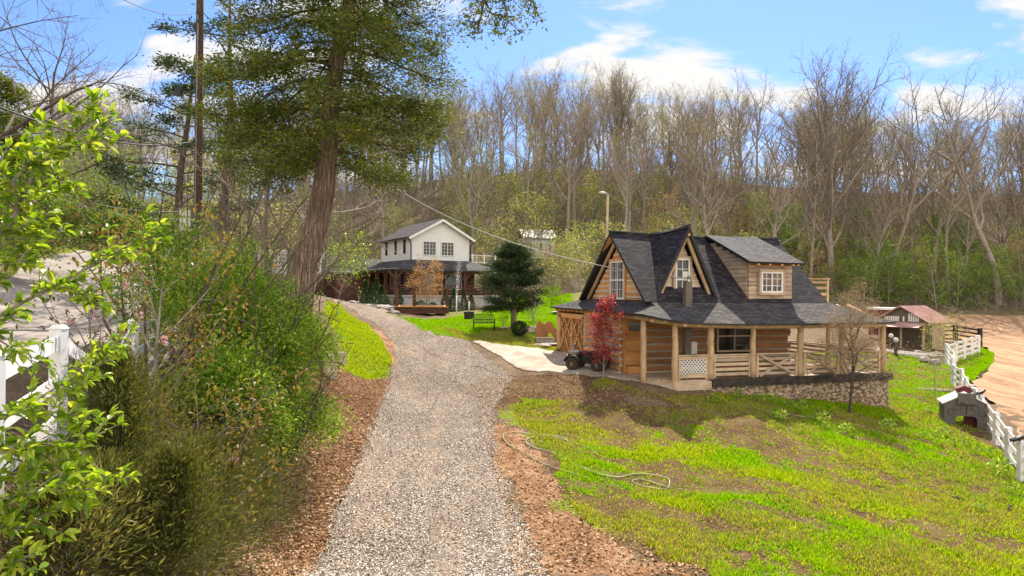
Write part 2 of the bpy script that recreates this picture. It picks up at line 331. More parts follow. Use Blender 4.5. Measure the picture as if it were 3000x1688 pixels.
# ---------------------------------------------------------------- terrain
DECK = 1.45
def at(px, py, d):                 # photograph direction taken out to depth d metres
    dx, dy = px - 1500, py - 844
    x0, y0 = dx + ROLL * dy, dy - ROLL * dx
    return Vector((x0 / F * d, d, CAMZ - (y0 - HY) / F * d))
CT = math.atan2(.316, .949)
CU = Vector((math.cos(CT), math.sin(CT), 0)); CV = Vector((-math.sin(CT), math.cos(CT), 0)); CP = Vector((6.5, 27.1, 0))
def cab(t, s, z=0): return CP + CU * t + CV * s + Vector((0, 0, DECK + z))
ctrl = [(-1.6, 11.9, 0), (0, 6, -.1), (-3.5, 12, .12), (.3, 12, -.02), (-3.6, 21, .45), (-1, 21, .25), (-4.3, 27, 1.0), (-3, 33.7, 1.6), (-7.0, 43, 2.6), (-13.5, 60, 3.3), (-23, 85, 4.1),
        (4, 12, -.1), (8, 12, -.35), (12, 15, -.6), (5, 18, 0), (9, 20, -.3), (15.5, 20.3, -.75), (16.2, 22.6, -.72), (19.2, 28, -.6), (24.5, 38, -.5), (39, 58, -.2), (13, 24, -.2), (9, 24, .3), (4, 24, .35),
        (0.5, 26, .5), (3.7, 27.5, 1.3), (6.2, 26.6, 1.05), (16.8, 29.7, -.12), (11.5, 28, .5), (4.5, 32, 1.42), (3.0, 37, 1.75), (1.5, 30, 1.4), (17.5, 33, -.1), (15, 38, .7), (10, 38, 1.3),
        (-2.5, 41, 2.5), (2.5, 47, 2.9), (0, 36, 2.0), (7, 44, 2.3), (15, 50, 1.6), (5, 60, 4.6), (12, 62, 5), (-3, 55, 3.0), (-9, 64, 2.75), (-3, 68, 2.7), (4, 74, 3.6), (-12, 75, 3.0), (-20, 72, 4.0), (-5, 82, 5.4),
        (30, 52, 0), (34, 60, .2), (40, 70, .6), (55, 60, .3), (40, 90, 1.6), (60, 95, 1.8), (80, 95, 1.8), (26, 20, -.9), (40, 30, -.7), (60, 40, -.4), (25, 60, 1.2), (20, 75, 3.2), (30, 85, 3.2),
        (-3.6, 3.5, 2.5), (-3.9, 5.3, 3.2), (-4.84, 7.3, 3.2), (-6.65, 12, 3.15), (-8.6, 17, 3.15), (-10.5, 22, 3.2), (-2.6, 5, 1.0), (-3.9, 9, 1.4), (-4.9, 13, 1.3), (-5.6, 17, 1.7), (-6.2, 22, 2.4), (-8, 29, 3.3), (-11, 36, 3.7), (-12, 45, 3.9), (-16, 58, 4.2),
        (-5, 34, 2.1), (-8.5, 46, 3.0), (-9, 5, 3.3), (-12, 12, 3.4), (-18, 20, 4.0), (-16, 28, 4.3), (-22, 38, 5.8), (-28, 50, 6.9), (-36, 62, 7.8), (-30, 30, 6.5), (-40, 45, 10), (-22, 18, 5.4), (-14, 33, 4.2), (-22, 55, 5.4), (-30, 75, 6.5),
        (-50, 70, 12), (-45, 90, 12), (-15, 100, 10), (0, 100, 11), (20, 100, 10), (40, 105, 6), (60, 110, 6), (80, 112, 6), (110, 110, 6), (-40, 130, 20), (-10, 130, 21), (20, 130, 22), (50, 135, 19), (80, 140, 19), (120, 140, 18),
        (-60, 165, 26), (-20, 165, 31), (20, 165, 34), (60, 168, 31), (100, 170, 29), (140, 165, 28), (-60, 230, 30), (0, 240, 34), (80, 240, 34), (160, 240, 30), (-120, 120, 20), (-120, 60, 16), (-60, 20, 12), (-30, 0, 4), (0, -20, 0), (40, -20, -1), (100, 0, -1), (120, 60, 1), (180, 140, 14), (260, 200, 20), (-220, 200, 30)]
CT_ = np.array(ctrl, dtype=float)
S_ = 20.0
def _phi(r2): return .5 * r2 * np.log(r2 + 1e-9)
_P = CT_[:, :2] / S_; _n = len(_P)
_r2 = ((_P[:, None] - _P[None]) ** 2).sum(2)
_A = np.zeros((_n + 3, _n + 3)); _A[:_n, :_n] = _phi(_r2) + np.eye(_n) * .002
_A[:_n, _n] = 1; _A[:_n, _n + 1:] = _P; _A[_n, :_n] = 1; _A[_n + 1:, :_n] = _P.T
_W = np.linalg.solve(_A, np.concatenate([CT_[:, 2], np.zeros(3)]))
def height(X, Y):
    X = np.asarray(X, dtype=float); Y = np.asarray(Y, dtype=float); sh = X.shape; q = np.stack([X.ravel(), Y.ravel()], 1) / S_
    o = np.empty(len(q))
    for i in range(0, len(q), 20000):
        c = q[i:i + 20000]; r2 = ((c[:, None] - _P[None]) ** 2).sum(2)
        o[i:i + 20000] = _phi(r2) @ _W[:_n] + _W[_n] + c @ _W[_n + 1:]
    o = np.clip(o, -2.5, 42)
    return o.reshape(sh)
# tabulated for speed
gx = np.arange(-60, 60.01, .25); gy = np.arange(-5, 110.01, .25)
GH = height(*np.meshgrid(gx, gy)); 
_l = np.random.default_rng(3).normal(size=(12, 3))
def bumps(X, Y):
    o = 0
    for i, (a, b, c) in enumerate(_l):
        fr = .5 + i * .45; o = o + math.pow(.7, i) * .05 * np.sin(X * fr * a + Y * fr * b * .9 + c * 5)
    return o
def hz(X, Y):
    X = np.asarray(X, dtype=float); Y = np.asarray(Y, dtype=float)
    ix = np.clip((X + 60) / .25, 0, len(gx) - 1.001); iy = np.clip((Y + 5) / .25, 0, len(gy) - 1.001)
    a = ix.astype(int); b = iy.astype(int); fx = ix - a; fy = iy - b
    g = (GH[b, a] * (1 - fx) + GH[b, a + 1] * fx) * (1 - fy) + (GH[b + 1, a] * (1 - fx) + GH[b + 1, a + 1] * fx) * fy
    out_ = (np.abs(X) > 59.7) | (Y > 109.7) | (Y < -4.7)
    if np.any(out_):
        if g.ndim == 0: g = height(X, Y)
        else: g[out_] = height(X[out_], Y[out_])
    return g + bumps(X, Y)
def H(x, y): return float(hz(np.array([x]), np.array([y]))[0])
_ds = np.concatenate([np.arange(3, 60, .05), np.arange(60, 260, .4)])
def gp(px, py, dmin=4.0):                        # where the line of sight meets the ground
    d = _ds[_ds >= dmin]; a = at(px, py, 1.0)
    z = CAMZ + (a.z - CAMZ) * d; g = hz(a.x * d, d)
    k = np.argmax(z < g)
    if not (z < g).any(): k = len(d) - 1
    k0 = max(k - 1, 0); e0 = z[k0] - g[k0]; e1 = g[k] - z[k]; tt = e0 / (e0 + e1) if e0 + e1 > 0 else 0
    dd = d[k0] + (d[k] - d[k0]) * max(0, min(1, tt))
    return Vector((a.x * dd, dd, H(a.x * dd, dd)))
def inpoly(X, Y, poly):
    X = np.asarray(X); Y = np.asarray(Y); c = np.zeros(X.shape, bool); n = len(poly); j = n - 1
    for i in range(n):
        xi, yi = poly[i][0], poly[i][1]; xj, yj = poly[j][0], poly[j][1]
        c ^= ((yi > Y) != (yj > Y)) & (X < (xj - xi) * (Y - yi) / (yj - yi + 1e-12) + xi); j = i
    return c
# ---------------------------------------------------------------- ground surfaces
def vn(X, Y, s, seed=0):                          # smooth value noise 0..1
    r = np.random.default_rng(1000 + seed); T = r.random((256, 256))
    x = np.asarray(X) * s + 512.3 * 1; y = np.asarray(Y) * s + 300.7; ix = np.floor(x).astype(int); iy = np.floor(y).astype(int)
    fx = x - ix; fy = y - iy; fx = fx * fx * (3 - 2 * fx); fy = fy * fy * (3 - 2 * fy); g = lambda a, b: T[a % 256, b % 256]
    return (g(ix, iy) * (1 - fx) + g(ix + 1, iy) * fx) * (1 - fy) + (g(ix, iy + 1) * (1 - fx) + g(ix + 1, iy + 1) * fx) * fy
def fbm(X, Y, s, seed=0, o=4):
    t = 0; a = .5; k = 0
    for i in range(o): t = t + a * vn(X, Y, s * 2 ** i, seed + i); k += a; a *= .55
    return t / k
def gpoly(pts, dmin=4.0): return [tuple(gp(x, y, dmin)[:2]) for x, y in pts]
LAWN_A = gpoly([(2080, 1687), (1900, 1640), (1760, 1560), (1650, 1450), (1590, 1330), (1520, 1240), (1490, 1190), (1520, 1165), (1640, 1168), (1800, 1185)]) + [tuple(gp(2000, 1196)[:2]), tuple(gp(1900, 1160)[:2]), tuple(gp(1700, 1150)[:2]), tuple(gp(1760, 1108)[:2])] + \
    [tuple(cab(-.9, -.5)[:2]), tuple(cab(3, -.35)[:2]), tuple(cab(11.1, -.3)[:2]), tuple(cab(12, 3)[:2]), tuple(cab(12.5, 14)[:2]), (30, 56), (33, 55), (37, 57), (41, 59)] + [(25.4, 39.5), (22.2, 34), (19.6, 29), (17.6, 24.2), (15.9, 20.8), (13.5, 15), (12, 9), (5, 9)]
LAWN_B = gpoly([(960, 880), (1015, 915), (1085, 960), (1120, 1000), (1150, 1060), (1130, 1105), (1070, 1112), (1010, 1085), (1000, 1020), (975, 960), (950, 920)])
LAWN_C = gpoly([(1120, 912), (1200, 945), (1280, 985), (1380, 985), (1480, 955), (1560, 985), (1660, 1000), (1680, 880), (1640, 830), (1500, 870), (1420, 915), (1300, 935), (1180, 930)])
LAWN_D = gpoly([(1265, 968), (1380, 1000), (1500, 1016), (1650, 1035), (1650, 985), (1560, 985), (1480, 960), (1380, 985), (1290, 960)])     # dry straw grass
LAWN_F = gpoly([(2800, 1090), (2830, 1060), (2874, 1020), (2912, 1035), (2905, 1065), (2870, 1095), (2848, 1115), (2815, 1120)])
LAWN_E = [(-13, 57), (-4, 50), (-1, 50), (4, 52), (10, 50), (14, 64), (-2, 66), (-12, 66)]
MULCH = gpoly([(560, 1687), (880, 1687), (950, 1573), (1037, 1398), (1107, 1223), (1148, 1112), (1070, 1115), (1000, 1085), (960, 1060), (940, 1000), (900, 1000), (700, 1150), (600, 1300)]) + [(-4.3, 7), (-4, 4), (-2.6, 4)]
MULCH = [(-2.2, 5.0), (-3.2, 10.5)] + [tuple(gp(*q)[:2]) for q in ((900, 1687), (967, 1573), (1037, 1398), (1107, 1223), (1150, 1107), (1070, 1110), (1000, 1085), (975, 1000))] + [(-9.5, 30), (-11, 26), (-10, 21), (-6.4, 12), (-4.7, 7.3), (-3.6, 5)]
CLAY = gpoly([(1420, 1230), (1500, 1240), (1560, 1300), (1640, 1420), (1760, 1560), (1960, 1640), (2100, 1687), (1560, 1687), (1510, 1515), (1440, 1340)])
CLAY2 = gpoly([(1085, 952), (1150, 985), (1168, 1010), (1172, 1060), (1150, 1090), (1125, 1020)])
SOIL = gpoly([(1480, 1120), (1560, 1105), (1680, 1112), (1780, 1165), (1900, 1215), (1780, 1200), (1650, 1175), (1530, 1170), (1440, 1185)])
GREENBANK = [(-60, 20), (-17, 15), (-14, 22), (-19, 36), (-26, 48), (-34, 60), (-60, 70)]
BARES = [(*gp(px, py)[:2], ra, rb, k_) for px, py, ra, rb, k_ in ((2430, 1335, 2.6, .7, .13), (2300, 1300, 1.8, .5, .12), (2580, 1520, 1.6, .4, .13), (2700, 1400, 1.6, .35, .08), (2140, 1300, 1.6, .4, .10), (1750, 1190, 2.2, .6, .12), (2060, 1420, 1.0, .25, .12), (2340, 1430, 1.2, .25, .12), (1980, 1560, 1.0, .25, .10), (2750, 1330, 1.3, .4, .06))]
def _rel_t(X, Y):      # how far beyond the porch front a point lies (negative = in front of it)
    s = (X - CP.x) * CV.x + (Y - CP.y) * CV.y; t = (X - CP.x) * CU.x + (Y - CP.y) * CU.y
    return np.where((t > -.5) & (t < 11), s, -9)
def grass_density(X, Y):
    Xd = X + (fbm(X, Y, .7, 140) - .5) * 2.6; Yd = Y + (fbm(X, Y, .7, 150) - .5) * 1.2 * (Y < 24)
    a = inpoly(Xd, Yd, LAWN_A) & (_rel_t(X, Y) < -.25); b = inpoly(X, Y, LAWN_B) | inpoly(X, Y, LAWN_C); d = inpoly(X, Y, LAWN_D); a = a | inpoly(X, Y, LAWN_F); s = inpoly(X, Y, SOIL); e = inpoly(X, Y, LAWN_E)
    u = X * .80 - Y * .6; v = X * .6 + Y * .80          # streaks run with the slope
    n = .6 * fbm(u * .35, v * 1.1, .9, 5) + .4 * fbm(X, Y, 1.6, 15)
    for (cx_, cy_, ra, rb, k_) in BARES:
        uu = (X - cx_) * .80 - (Y - cy_) * .6; vv = (X - cx_) * .6 + (Y - cy_) * .80; n = n - k_ * np.exp(-(uu / ra) ** 2 - (vv / rb) ** 2)
    shade = np.clip((n - .355 + .04 * np.clip((X - 11) / 6, -1, 1) ) / .20, .16, 1)  # grass cover, thinner over the bare soil patches
    g = a * shade * (1 - .85 * s) + b * np.clip(.55 + n, 0, 1) + d * .75 + e * .5 + .22 * inpoly(X, Y, SOIL) * (fbm(X, Y, 1.5, 171) > .48)
    return np.clip(g, 0, 1)
def dryness(X, Y):
    return np.clip((fbm(X, Y, .5, 33) - .46) * 5 + .4, 0, 1) * inpoly(X, Y, LAWN_A) + 1.0 * inpoly(X, Y, LAWN_D)
def axis(segs):
    o = [segs[0][0]]
    for a, b, s in segs: k = max(1, int(round((b - a) / s))); o += list(a + (b - a) * (np.arange(k) + 1) / k)
    return np.array(o)
ax_ = axis([(-420, -120, 25), (-120, -60, 4), (-60, -22, 1.2), (-22, -10, .3), (-10, 20, .16), (20, 34, .5), (34, 80, 2), (80, 140, 4), (140, 460, 25)])
ay_ = axis([(-60, 0, 6), (0, 8, .5), (8, 32, .16), (32, 56, .4), (56, 100, 1.0), (100, 180, 3), (180, 520, 20)])
XX, YY = np.meshgrid(ax_, ay_); ZZ = hz(XX, YY)
# keep the ground under the deck of the cabin
_rel = np.stack([XX - CP.x, YY - CP.y], -1); _t = _rel @ np.array([CU.x, CU.y]); _s = _rel @ np.array([CV.x, CV.y])
_in = (_t > -.7) & (_t < 11) & (_s > .15) & (_s < 10)
ZZ = np.where(_in, np.minimum(ZZ, DECK - .35), ZZ)
_PS = [(-6.3, 2), (-7.8, 10), (-10, 15.5), (-12.1, 20.5), (-16, 30), (-19.5, 40), (-22.5, 50), (-25, 60), (-32, 60), (-29.5, 50), (-27, 40), (-21.5, 30), (-16.8, 20), (-15, 12), (-15, 2)]
_PL = [(27, 30), (24, 38), (42, 58), (43.5, 66), (41, 74), (39, 84), (39, 95), (107, 99), (104, 60), (90, 8), (24, 8), (21, 20)]
_PD = [(-9.5, 47), (-16.5, 60), (-25.5, 84), (-29, 91), (-25, 91), (-22, 84), (-14.5, 60), (-7.5, 47)]
for _q in (_PS, _PL, _PD): ZZ = ZZ - inpoly(XX, YY, _q) * np.clip(.0045 * np.hypot(XX, YY), .08, .45)
ny, nx = XX.shape; idx = np.arange(ny * nx).reshape(ny, nx)
Q = np.stack([idx[:-1, :-1], idx[:-1, 1:], idx[1:, 1:], idx[1:, :-1]], -1).reshape(-1, 4)
# ground material
m, nt, p = base('ground', .95, .1)
at_ = nd(nt, 'ShaderNodeAttribute', attribute_name='surf'); at_.attribute_type = 'GEOMETRY'
s3 = nd(nt, 'ShaderNodeSeparateXYZ'); nt.links.new(at_.outputs['Vector'], s3.inputs[0])
t = nd(nt, 'ShaderNodeTexCoord'); ob = t.outputs['Object']
n1 = noise(nt, ob, 1.1, 6, .65); n2 = noise(nt, ob, 14, 5, .7); n3 = noise(nt, mapping(nt, ob, (60, 22, 40), (0, 0, .6)), 1, 4, .7); n4 = noise(nt, mapping(nt, ob, (20, 60, 40), (0, 0, -.5)), 1, 4, .7)
litter = ramp(nt, mth(nt, 'ADD', mth(nt, 'MULTIPLY', n1, .5), mth(nt, 'MULTIPLY', n2, .5)), [(.36, (.11, .075, .042)), (.5, (.20, .14, .085)), (.64, (.30, .22, .14))])
forestg = ramp(nt, noise(nt, ob, .22, 5, .7), [(.40, (.15, .105, .068)), (.54, (.145, .115, .065)), (.70, (.085, .11, .035))])
far = nd(nt, 'ShaderNodeMapRange'); 
so_ = nd(nt, 'ShaderNodeSeparateXYZ'); nt.links.new(ob, so_.inputs[0]); nt.links.new(so_.outputs[1], far.inputs[0]); far.inputs[1].default_value = 60; far.inputs[2].default_value = 80
basec = mixc(nt, far.outputs[0], litter, forestg)
def thr(mask, nz_, lo=.35, hi=.65, k=.5):
    r = nd(nt, 'ShaderNodeMapRange'); r.interpolation_type = 'SMOOTHSTEP'
    nt.links.new(mth(nt, 'ADD', mask, mth(nt, 'MULTIPLY', mth(nt, 'SUBTRACT', nz_, .5), k)), r.inputs[0]); r.inputs[1].default_value = lo; r.inputs[2].default_value = hi; return r.outputs[0]
mul = ramp(nt, mth(nt, 'ADD', mth(nt, 'MULTIPLY', mth(nt, 'MAXIMUM', n3, n4), .75), mth(nt, 'MULTIPLY', n1, .3)), [(.40, (.05, .022, .012)), (.52, (.16, .075, .035)), (.64, (.33, .18, .095)), (.76, (.5, .33, .2))])
clay = ramp(nt, mth(nt, 'ADD', mth(nt, 'MULTIPLY', n1, .6), mth(nt, 'MULTIPLY', n2, .4)), [(.36, (.17, .085, .045)), (.5, (.35, .19, .10)), (.64, (.54, .37, .23))])
soil = ramp(nt, mth(nt, 'ADD', mth(nt, 'MULTIPLY', n1, .5), mth(nt, 'MULTIPLY', n3, .5)), [(.36, (.075, .042, .02)), (.5, (.165, .10, .048)), (.64, (.27, .19, .10))])
green = ramp(nt, n3, [(.35, (.12, .15, .014)), (.5, (.20, .26, .022)), (.65, (.30, .34, .04))])
dry = ramp(nt, n3, [(.35, (.17, .13, .05)), (.5, (.30, .22, .09)), (.65, (.40, .33, .15))])
c = basec
c = mixc(nt, thr(s3.outputs[1], n2), c, mul); c = mixc(nt, thr(s3.outputs[2], n1, .3, .7, .8), c, clay)
a2 = nd(nt, 'ShaderNodeAttribute', attribute_name='surf2'); a2.attribute_type = 'GEOMETRY'; s4 = nd(nt, 'ShaderNodeSeparateXYZ'); nt.links.new(a2.outputs['Vector'], s4.inputs[0])
c = mixc(nt, thr(s4.outputs[0], n2), c, soil)
c = mixc(nt, thr(s3.outputs[0], n2, .25, .75, .9), c, mixc(nt, thr(s4.outputs[1], n2), green, dry))
nt.links.new(c, p.inputs['Base Color']); nt.links.new(bump(nt, mth(nt, 'ADD', mth(nt, 'MAXIMUM', n3, n4), mth(nt, 'MULTIPLY', n2, .5)), .05), p.inputs['Normal'])
g_o = np_mesh('ground', np.stack([XX, YY, ZZ], -1).reshape(-1, 3), Q, 'ground', smooth=True)
tag(g_o, kind='structure')
def soft(mk):  return mk.astype(float)
X1, Y1 = XX.ravel(), YY.ravel(); X1d = X1 + (fbm(X1, Y1, .8, 160) - .5) * 2.0
gd = grass_density(X1, Y1); gb = inpoly(X1, Y1, GREENBANK) * np.clip((fbm(X1, Y1, .4, 60) - .4) * 4, 0, .7)
surf = np.stack([np.maximum(gd, gb), soft(inpoly(X1, Y1, MULCH)), np.maximum(soft(inpoly(X1d, Y1, CLAY)) * .85, soft(inpoly(X1, Y1, CLAY2)) * .8)], 1)
la = soft(inpoly(X1, Y1, LAWN_A) | inpoly(X1, Y1, SOIL) | inpoly(X1, Y1, gpoly([(1430, 1180), (1480, 1110), (1700, 1100), (1760, 1110), (1900, 1170), (1520, 1200)])))
surf2 = np.stack([la, dryness(X1, Y1), la * 0], 1)
for nme, arr in (('surf', surf), ('surf2', surf2)):
    a = g_o.data.attributes.new(nme, 'FLOAT_VECTOR', 'POINT'); a.data.foreach_set('vector', arr.astype(np.float32).ravel())
# strip sheets
def edge(pts):
    q = sorted([(p_[1], p_[0]) for p_ in pts]); return np.array([a for a, b in q]), np.array([b for a, b in q])
def strip(name, Lp, Rp, y0, y1, dy, nc, lift, mat, wob=.08, seed=0):
    ly, lx = edge(Lp); ry, rx = edge(Rp)
    ys = [y0]
    while ys[-1] < y1: ys.append(ys[-1] + dy * max(1, ys[-1] / 14))
    ys = np.array(ys); l = np.interp(ys, ly, lx) + (fbm(ys, ys * 0, 1.3, seed) - .5) * wob * 5 + (vn(ys, ys * 0, 6, seed + 9) - .5) * wob
    r = np.interp(ys, ry, rx) + (fbm(ys, ys * 0 + 7, 1.1, seed + 4) - .5) * wob * 5 + (vn(ys, ys * 0, 6, seed + 5) - .5) * wob
    u = np.linspace(0, 1, nc + 1); X = l[:, None] * (1 - u) + r[:, None] * u; Y = np.repeat(ys[:, None], nc + 1, 1)
    Z = hz(X, Y) + lift
    n = len(ys); ix = np.arange(n * (nc + 1)).reshape(n, nc + 1)
    q = np.stack([ix[:-1, :-1], ix[:-1, 1:], ix[1:, 1:], ix[1:, :-1]], -1).reshape(-1, 4)
    return np_mesh(name, np.stack([X, Y, Z], -1).reshape(-1, 3), q, mat, smooth=True), (ys, l, r)
# gravel material
m, nt, p = base('gravel', .9, .2)
t = nd(nt, 'ShaderNodeTexCoord'); ob = t.outputs['Object']
v1 = nd(nt, 'ShaderNodeTexVoronoi'); v1.inputs['Scale'].default_value = 34; nt.links.new(ob, v1.inputs[0])
sv = nd(nt, 'ShaderNodeSeparateXYZ'); nt.links.new(v1.outputs['Color'], sv.inputs[0])
big = noise(nt, ob, .7, 5, .6); b2 = noise(nt, mapping(nt, ob, (1.6, .25, 1)), .9, 4, .6)
st = ramp(nt, sv.outputs[0], [(0, (.13, .11, .088)), (.25, (.31, .27, .22)), (.55, (.49, .43, .36)), (.8, (.64, .57, .49)), (1, (.77, .70, .62))])
e = ramp(nt, v1.outputs['Distance'], [(.15, (1, 1, 1)), (.62, (.42, .36, .30))])
c = mixc(nt, 1, st, e, 'MULTIPLY'); dirt = ramp(nt, noise(nt, ob, 9, 4), [(.4, (.30, .20, .13)), (.6, (.50, .37, .26))])
c = mixc(nt, ramp(nt, b2, [(.52, (0, 0, 0)), (.68, (.6, .6, .6))]), c, dirt)
c = mixc(nt, 1, c, ramp(nt, big, [(.35, (.78, .78, .80)), (.65, (1.12, 1.08, 1.04))]), 'MULTIPLY')
nt.links.new(c, p.inputs['Base Color']); nt.links.new(bump(nt, v1.outputs['Distance'], -.03), p.inputs['Normal'])
DL = [(-3.2, 3.5)] + [tuple(gp(*q)[:2]) for q in ((900, 1687), (967, 1573), (1037, 1398), (1107, 1223), (1150, 1107), (1165, 1048), (1150, 1002), (1107, 953), (1064, 932))] + [(-17, 60), (-26.5, 84), (-30, 92)]
DR = [(.9, 3.5)] + [tuple(gp(*q)[:2]) for q in ((1573, 1687), (1515, 1515), (1445, 1340), (1433, 1223), (1485, 1135), (1500, 1105), (1440, 1060), (1380, 1003), (1264, 969), (1194, 936))] + [(-13.5, 60), (-21, 84), (-24, 92)]
drv, (dys, dl, dr) = strip('gravel_driveway', DL, DR, 3.5, 92, .08, 28, .006, 'gravel', .10, 3); tag(drv, kind='structure')
# bare dirt lot
m, nt, p = base('lot_dirt', .95, .1)
t = nd(nt, 'ShaderNodeTexCoord'); ob = t.outputs['Object']
a = noise(nt, mapping(nt, ob, (.9, .10, 1), (0, 0, .35)), 1.0, 6, .66, .8); b = noise(nt, ob, 3, 5, .7)
nt.links.new(ramp(nt, mth(nt, 'ADD', mth(nt, 'MULTIPLY', a, .7), mth(nt, 'MULTIPLY', b, .3)), [(.36, (.22, .12, .065)), (.48, (.36, .22, .125)), (.60, (.48, .32, .19))]), p.inputs['Base Color'])
nt.links.new(bump(nt, a, .1), p.inputs['Normal'])
LL = [(22, 4), (19.5, 19)] + [tuple(gp(*q)[:2]) for q in ((2995, 1284), (2905, 1180), (2850, 1118), (2880, 1100), (2915, 1048), (2878, 1016))] + [(42.5, 66), (40, 74), (38, 84), (38, 96)]
lot, _ = strip('dirt_lot', LL, [(90, 0), (105, 60), (110, 100)], 4, 96, .25, 60, .006, 'lot_dirt', .25, 8); tag(lot, kind='structure')
# asphalt road on the left
m, nt, p = base('asphalt', .9, .2)
t = nd(nt, 'ShaderNodeTexCoord'); ob = t.outputs['Object']; a = noise(nt, ob, .6, 5, .6); b = noise(nt, ob, 30, 3)
nt.links.new(ramp(nt, mth(nt, 'ADD', mth(nt, 'MULTIPLY', a, .7), mth(nt, 'MULTIPLY', b, .3)), [(.36, (.22, .19, .16)), (.5, (.33, .285, .25)), (.64, (.40, .36, .32))]), p.inputs['Base Color'])
RL = [(-15.5, 2), (-15.5, 12), (-17.2, 20), (-21, 28), (-25.5, 36), (-29, 46), (-31, 54), (-33, 62)]
RR = [(-6.3, 2), (-7.8, 10), (-10, 15.5), (-12.1, 20.5), (-16, 30), (-19.5, 40), (-22.5, 50), (-25, 62)]
road, _ = strip('asphalt_road', RL, RR, 2, 60, .3, 14, .01, 'asphalt', .03, 12); tag(road, kind='structure')
leafmat('cobble', [(.26, .16, .10), (.40, .29, .19), (.50, .38, .27), (.34, .28, .22)], .01, .85, spec=.25)
# stone patio: cells inside an outline, ragged rim
m, nt, p = base('patio', .85, .3)
t = nd(nt, 'ShaderNodeTexCoord'); ob = t.outputs['Object']
v1 = nd(nt, 'ShaderNodeTexVoronoi', feature='DISTANCE_TO_EDGE'); v1.inputs['Scale'].default_value = 1.3; nt.links.new(ob, v1.inputs[0])
v2 = nd(nt, 'ShaderNodeTexVoronoi'); v2.inputs['Scale'].default_value = 1.3; nt.links.new(ob, v2.inputs[0]); sv = nd(nt, 'ShaderNodeSeparateXYZ'); nt.links.new(v2.outputs['Color'], sv.inputs[0])
c = ramp(nt, mth(nt, 'ADD', mth(nt, 'MULTIPLY', sv.outputs[0], .3), mth(nt, 'MULTIPLY', noise(nt, ob, 1.2, 5), .7)), [(.3, (.30, .24, .17)), (.5, (.43, .36, .28)), (.7, (.52, .46, .37))])
nt.links.new(mixc(nt, ramp(nt, v1.outputs['Distance'], [(.012, (0, 0, 0)), (.03, (1, 1, 1))]), (.36, .29, .21), c), p.inputs['Base Color']); nt.links.new(bump(nt, noise(nt, ob, 8, 4), .01), p.inputs['Normal'])
PAT = gpoly([(1378, 1002), (1460, 1008), (1560, 1020), (1650, 1032), (1730, 1060)]) + [tuple(cab(-.8, 2.8)[:2]), tuple(cab(0, 2.4)[:2]), tuple(cab(.3, .6)[:2]), tuple(cab(-.1, -.15)[:2])] + gpoly([(1880, 1122), (1800, 1110), (1700, 1098), (1640, 1095), (1560, 1092), (1525, 1086), (1480, 1056), (1430, 1028)])
cx = np.arange(-3, 9, .07); cy = np.arange(24, 40, .07); CXX, CYY = np.meshgrid(cx, cy)
PX = CXX + (fbm(CXX, CYY, 1.6, 70) - .5) * .5; PY = CYY + (fbm(CXX, CYY, 1.6, 75) - .5) * .5
ins = inpoly(PX, PY, PAT); ZP = hz(CXX, CYY) + .05; ZP = np.where(CXX * 0 + np.maximum(0, 1) > 0, ZP, ZP)
ix = np.arange(CXX.size).reshape(CXX.shape); ok = ins[:-1, :-1] & ins[1:, :-1] & ins[:-1, 1:] & ins[1:, 1:]
q = np.stack([ix[:-1, :-1], ix[:-1, 1:], ix[1:, 1:], ix[1:, :-1]], -1)[ok]
pat = np_mesh('stone_patio', np.stack([CXX, CYY, ZP], -1).reshape(-1, 3), q, 'patio', smooth=True); tag(pat, kind='structure')
sm_ = pat.modifiers.new('thick', 'SOLIDIFY'); sm_.thickness = .09; sm_.offset = -1
# ---------------------------------------------------------------- scatter
def pts_in(poly, dens, ymax=None, seed=0, fall=14.0):
    r = np.random.default_rng(seed); P_ = np.array(poly); x0, y0 = P_.min(0); x1, y1 = P_.max(0)
    if ymax: y1 = min(y1, ymax)
    n = int((x1 - x0) * (y1 - y0) * dens); X = r.uniform(x0, x1, n); Y = r.uniform(y0, y1, n)
    d = np.hypot(X, Y); k = (r.random(n) < np.minimum(1, (fall / d) ** 1.6)) & inpoly(X, Y, poly) & (Y > 8)
    k &= np.abs(X) < Y * .80
    return X[k], Y[k], d[k]
def blades(X, Y, Hh, Wd, seed=0, lean=.5, z=None):
    r = np.random.default_rng(seed); n = len(X); a = r.uniform(0, 2 * np.pi, n); b = r.uniform(0, 2 * np.pi, n)
    Z = hz(X, Y) if z is None else z
    c = np.stack([X, Y, Z - .01], 1); w_ = np.stack([np.cos(a), np.sin(a), a * 0], 1) * (Wd / 2)[:, None]
    l = np.stack([np.cos(b) * lean * Hh * r.random(n), np.sin(b) * lean * Hh * r.random(n), Hh], 1)
    V = np.stack([c - w_, c + w_, c + l * .6 + w_ * .8 - [0, 0, 0], c + l * [1.4, 1.4, 1] - w_ * .1], 1).reshape(-1, 3)
    return V, np.arange(n * 4).reshape(n, 4)
leafmat('blade', [(.13, .24, .002), (.26, .40, .003), (.39, .49, .005), (.50, .46, .06)], .5, .75, spec=.08)
leafmat('blade_bright', [(.12, .29, .002), (.21, .42, .003), (.33, .50, .005)], .5, .75, spec=.08)
leafmat('blade_dry', [(.30, .22, .08), (.42, .33, .14), (.22, .24, .05)], .35, .7)
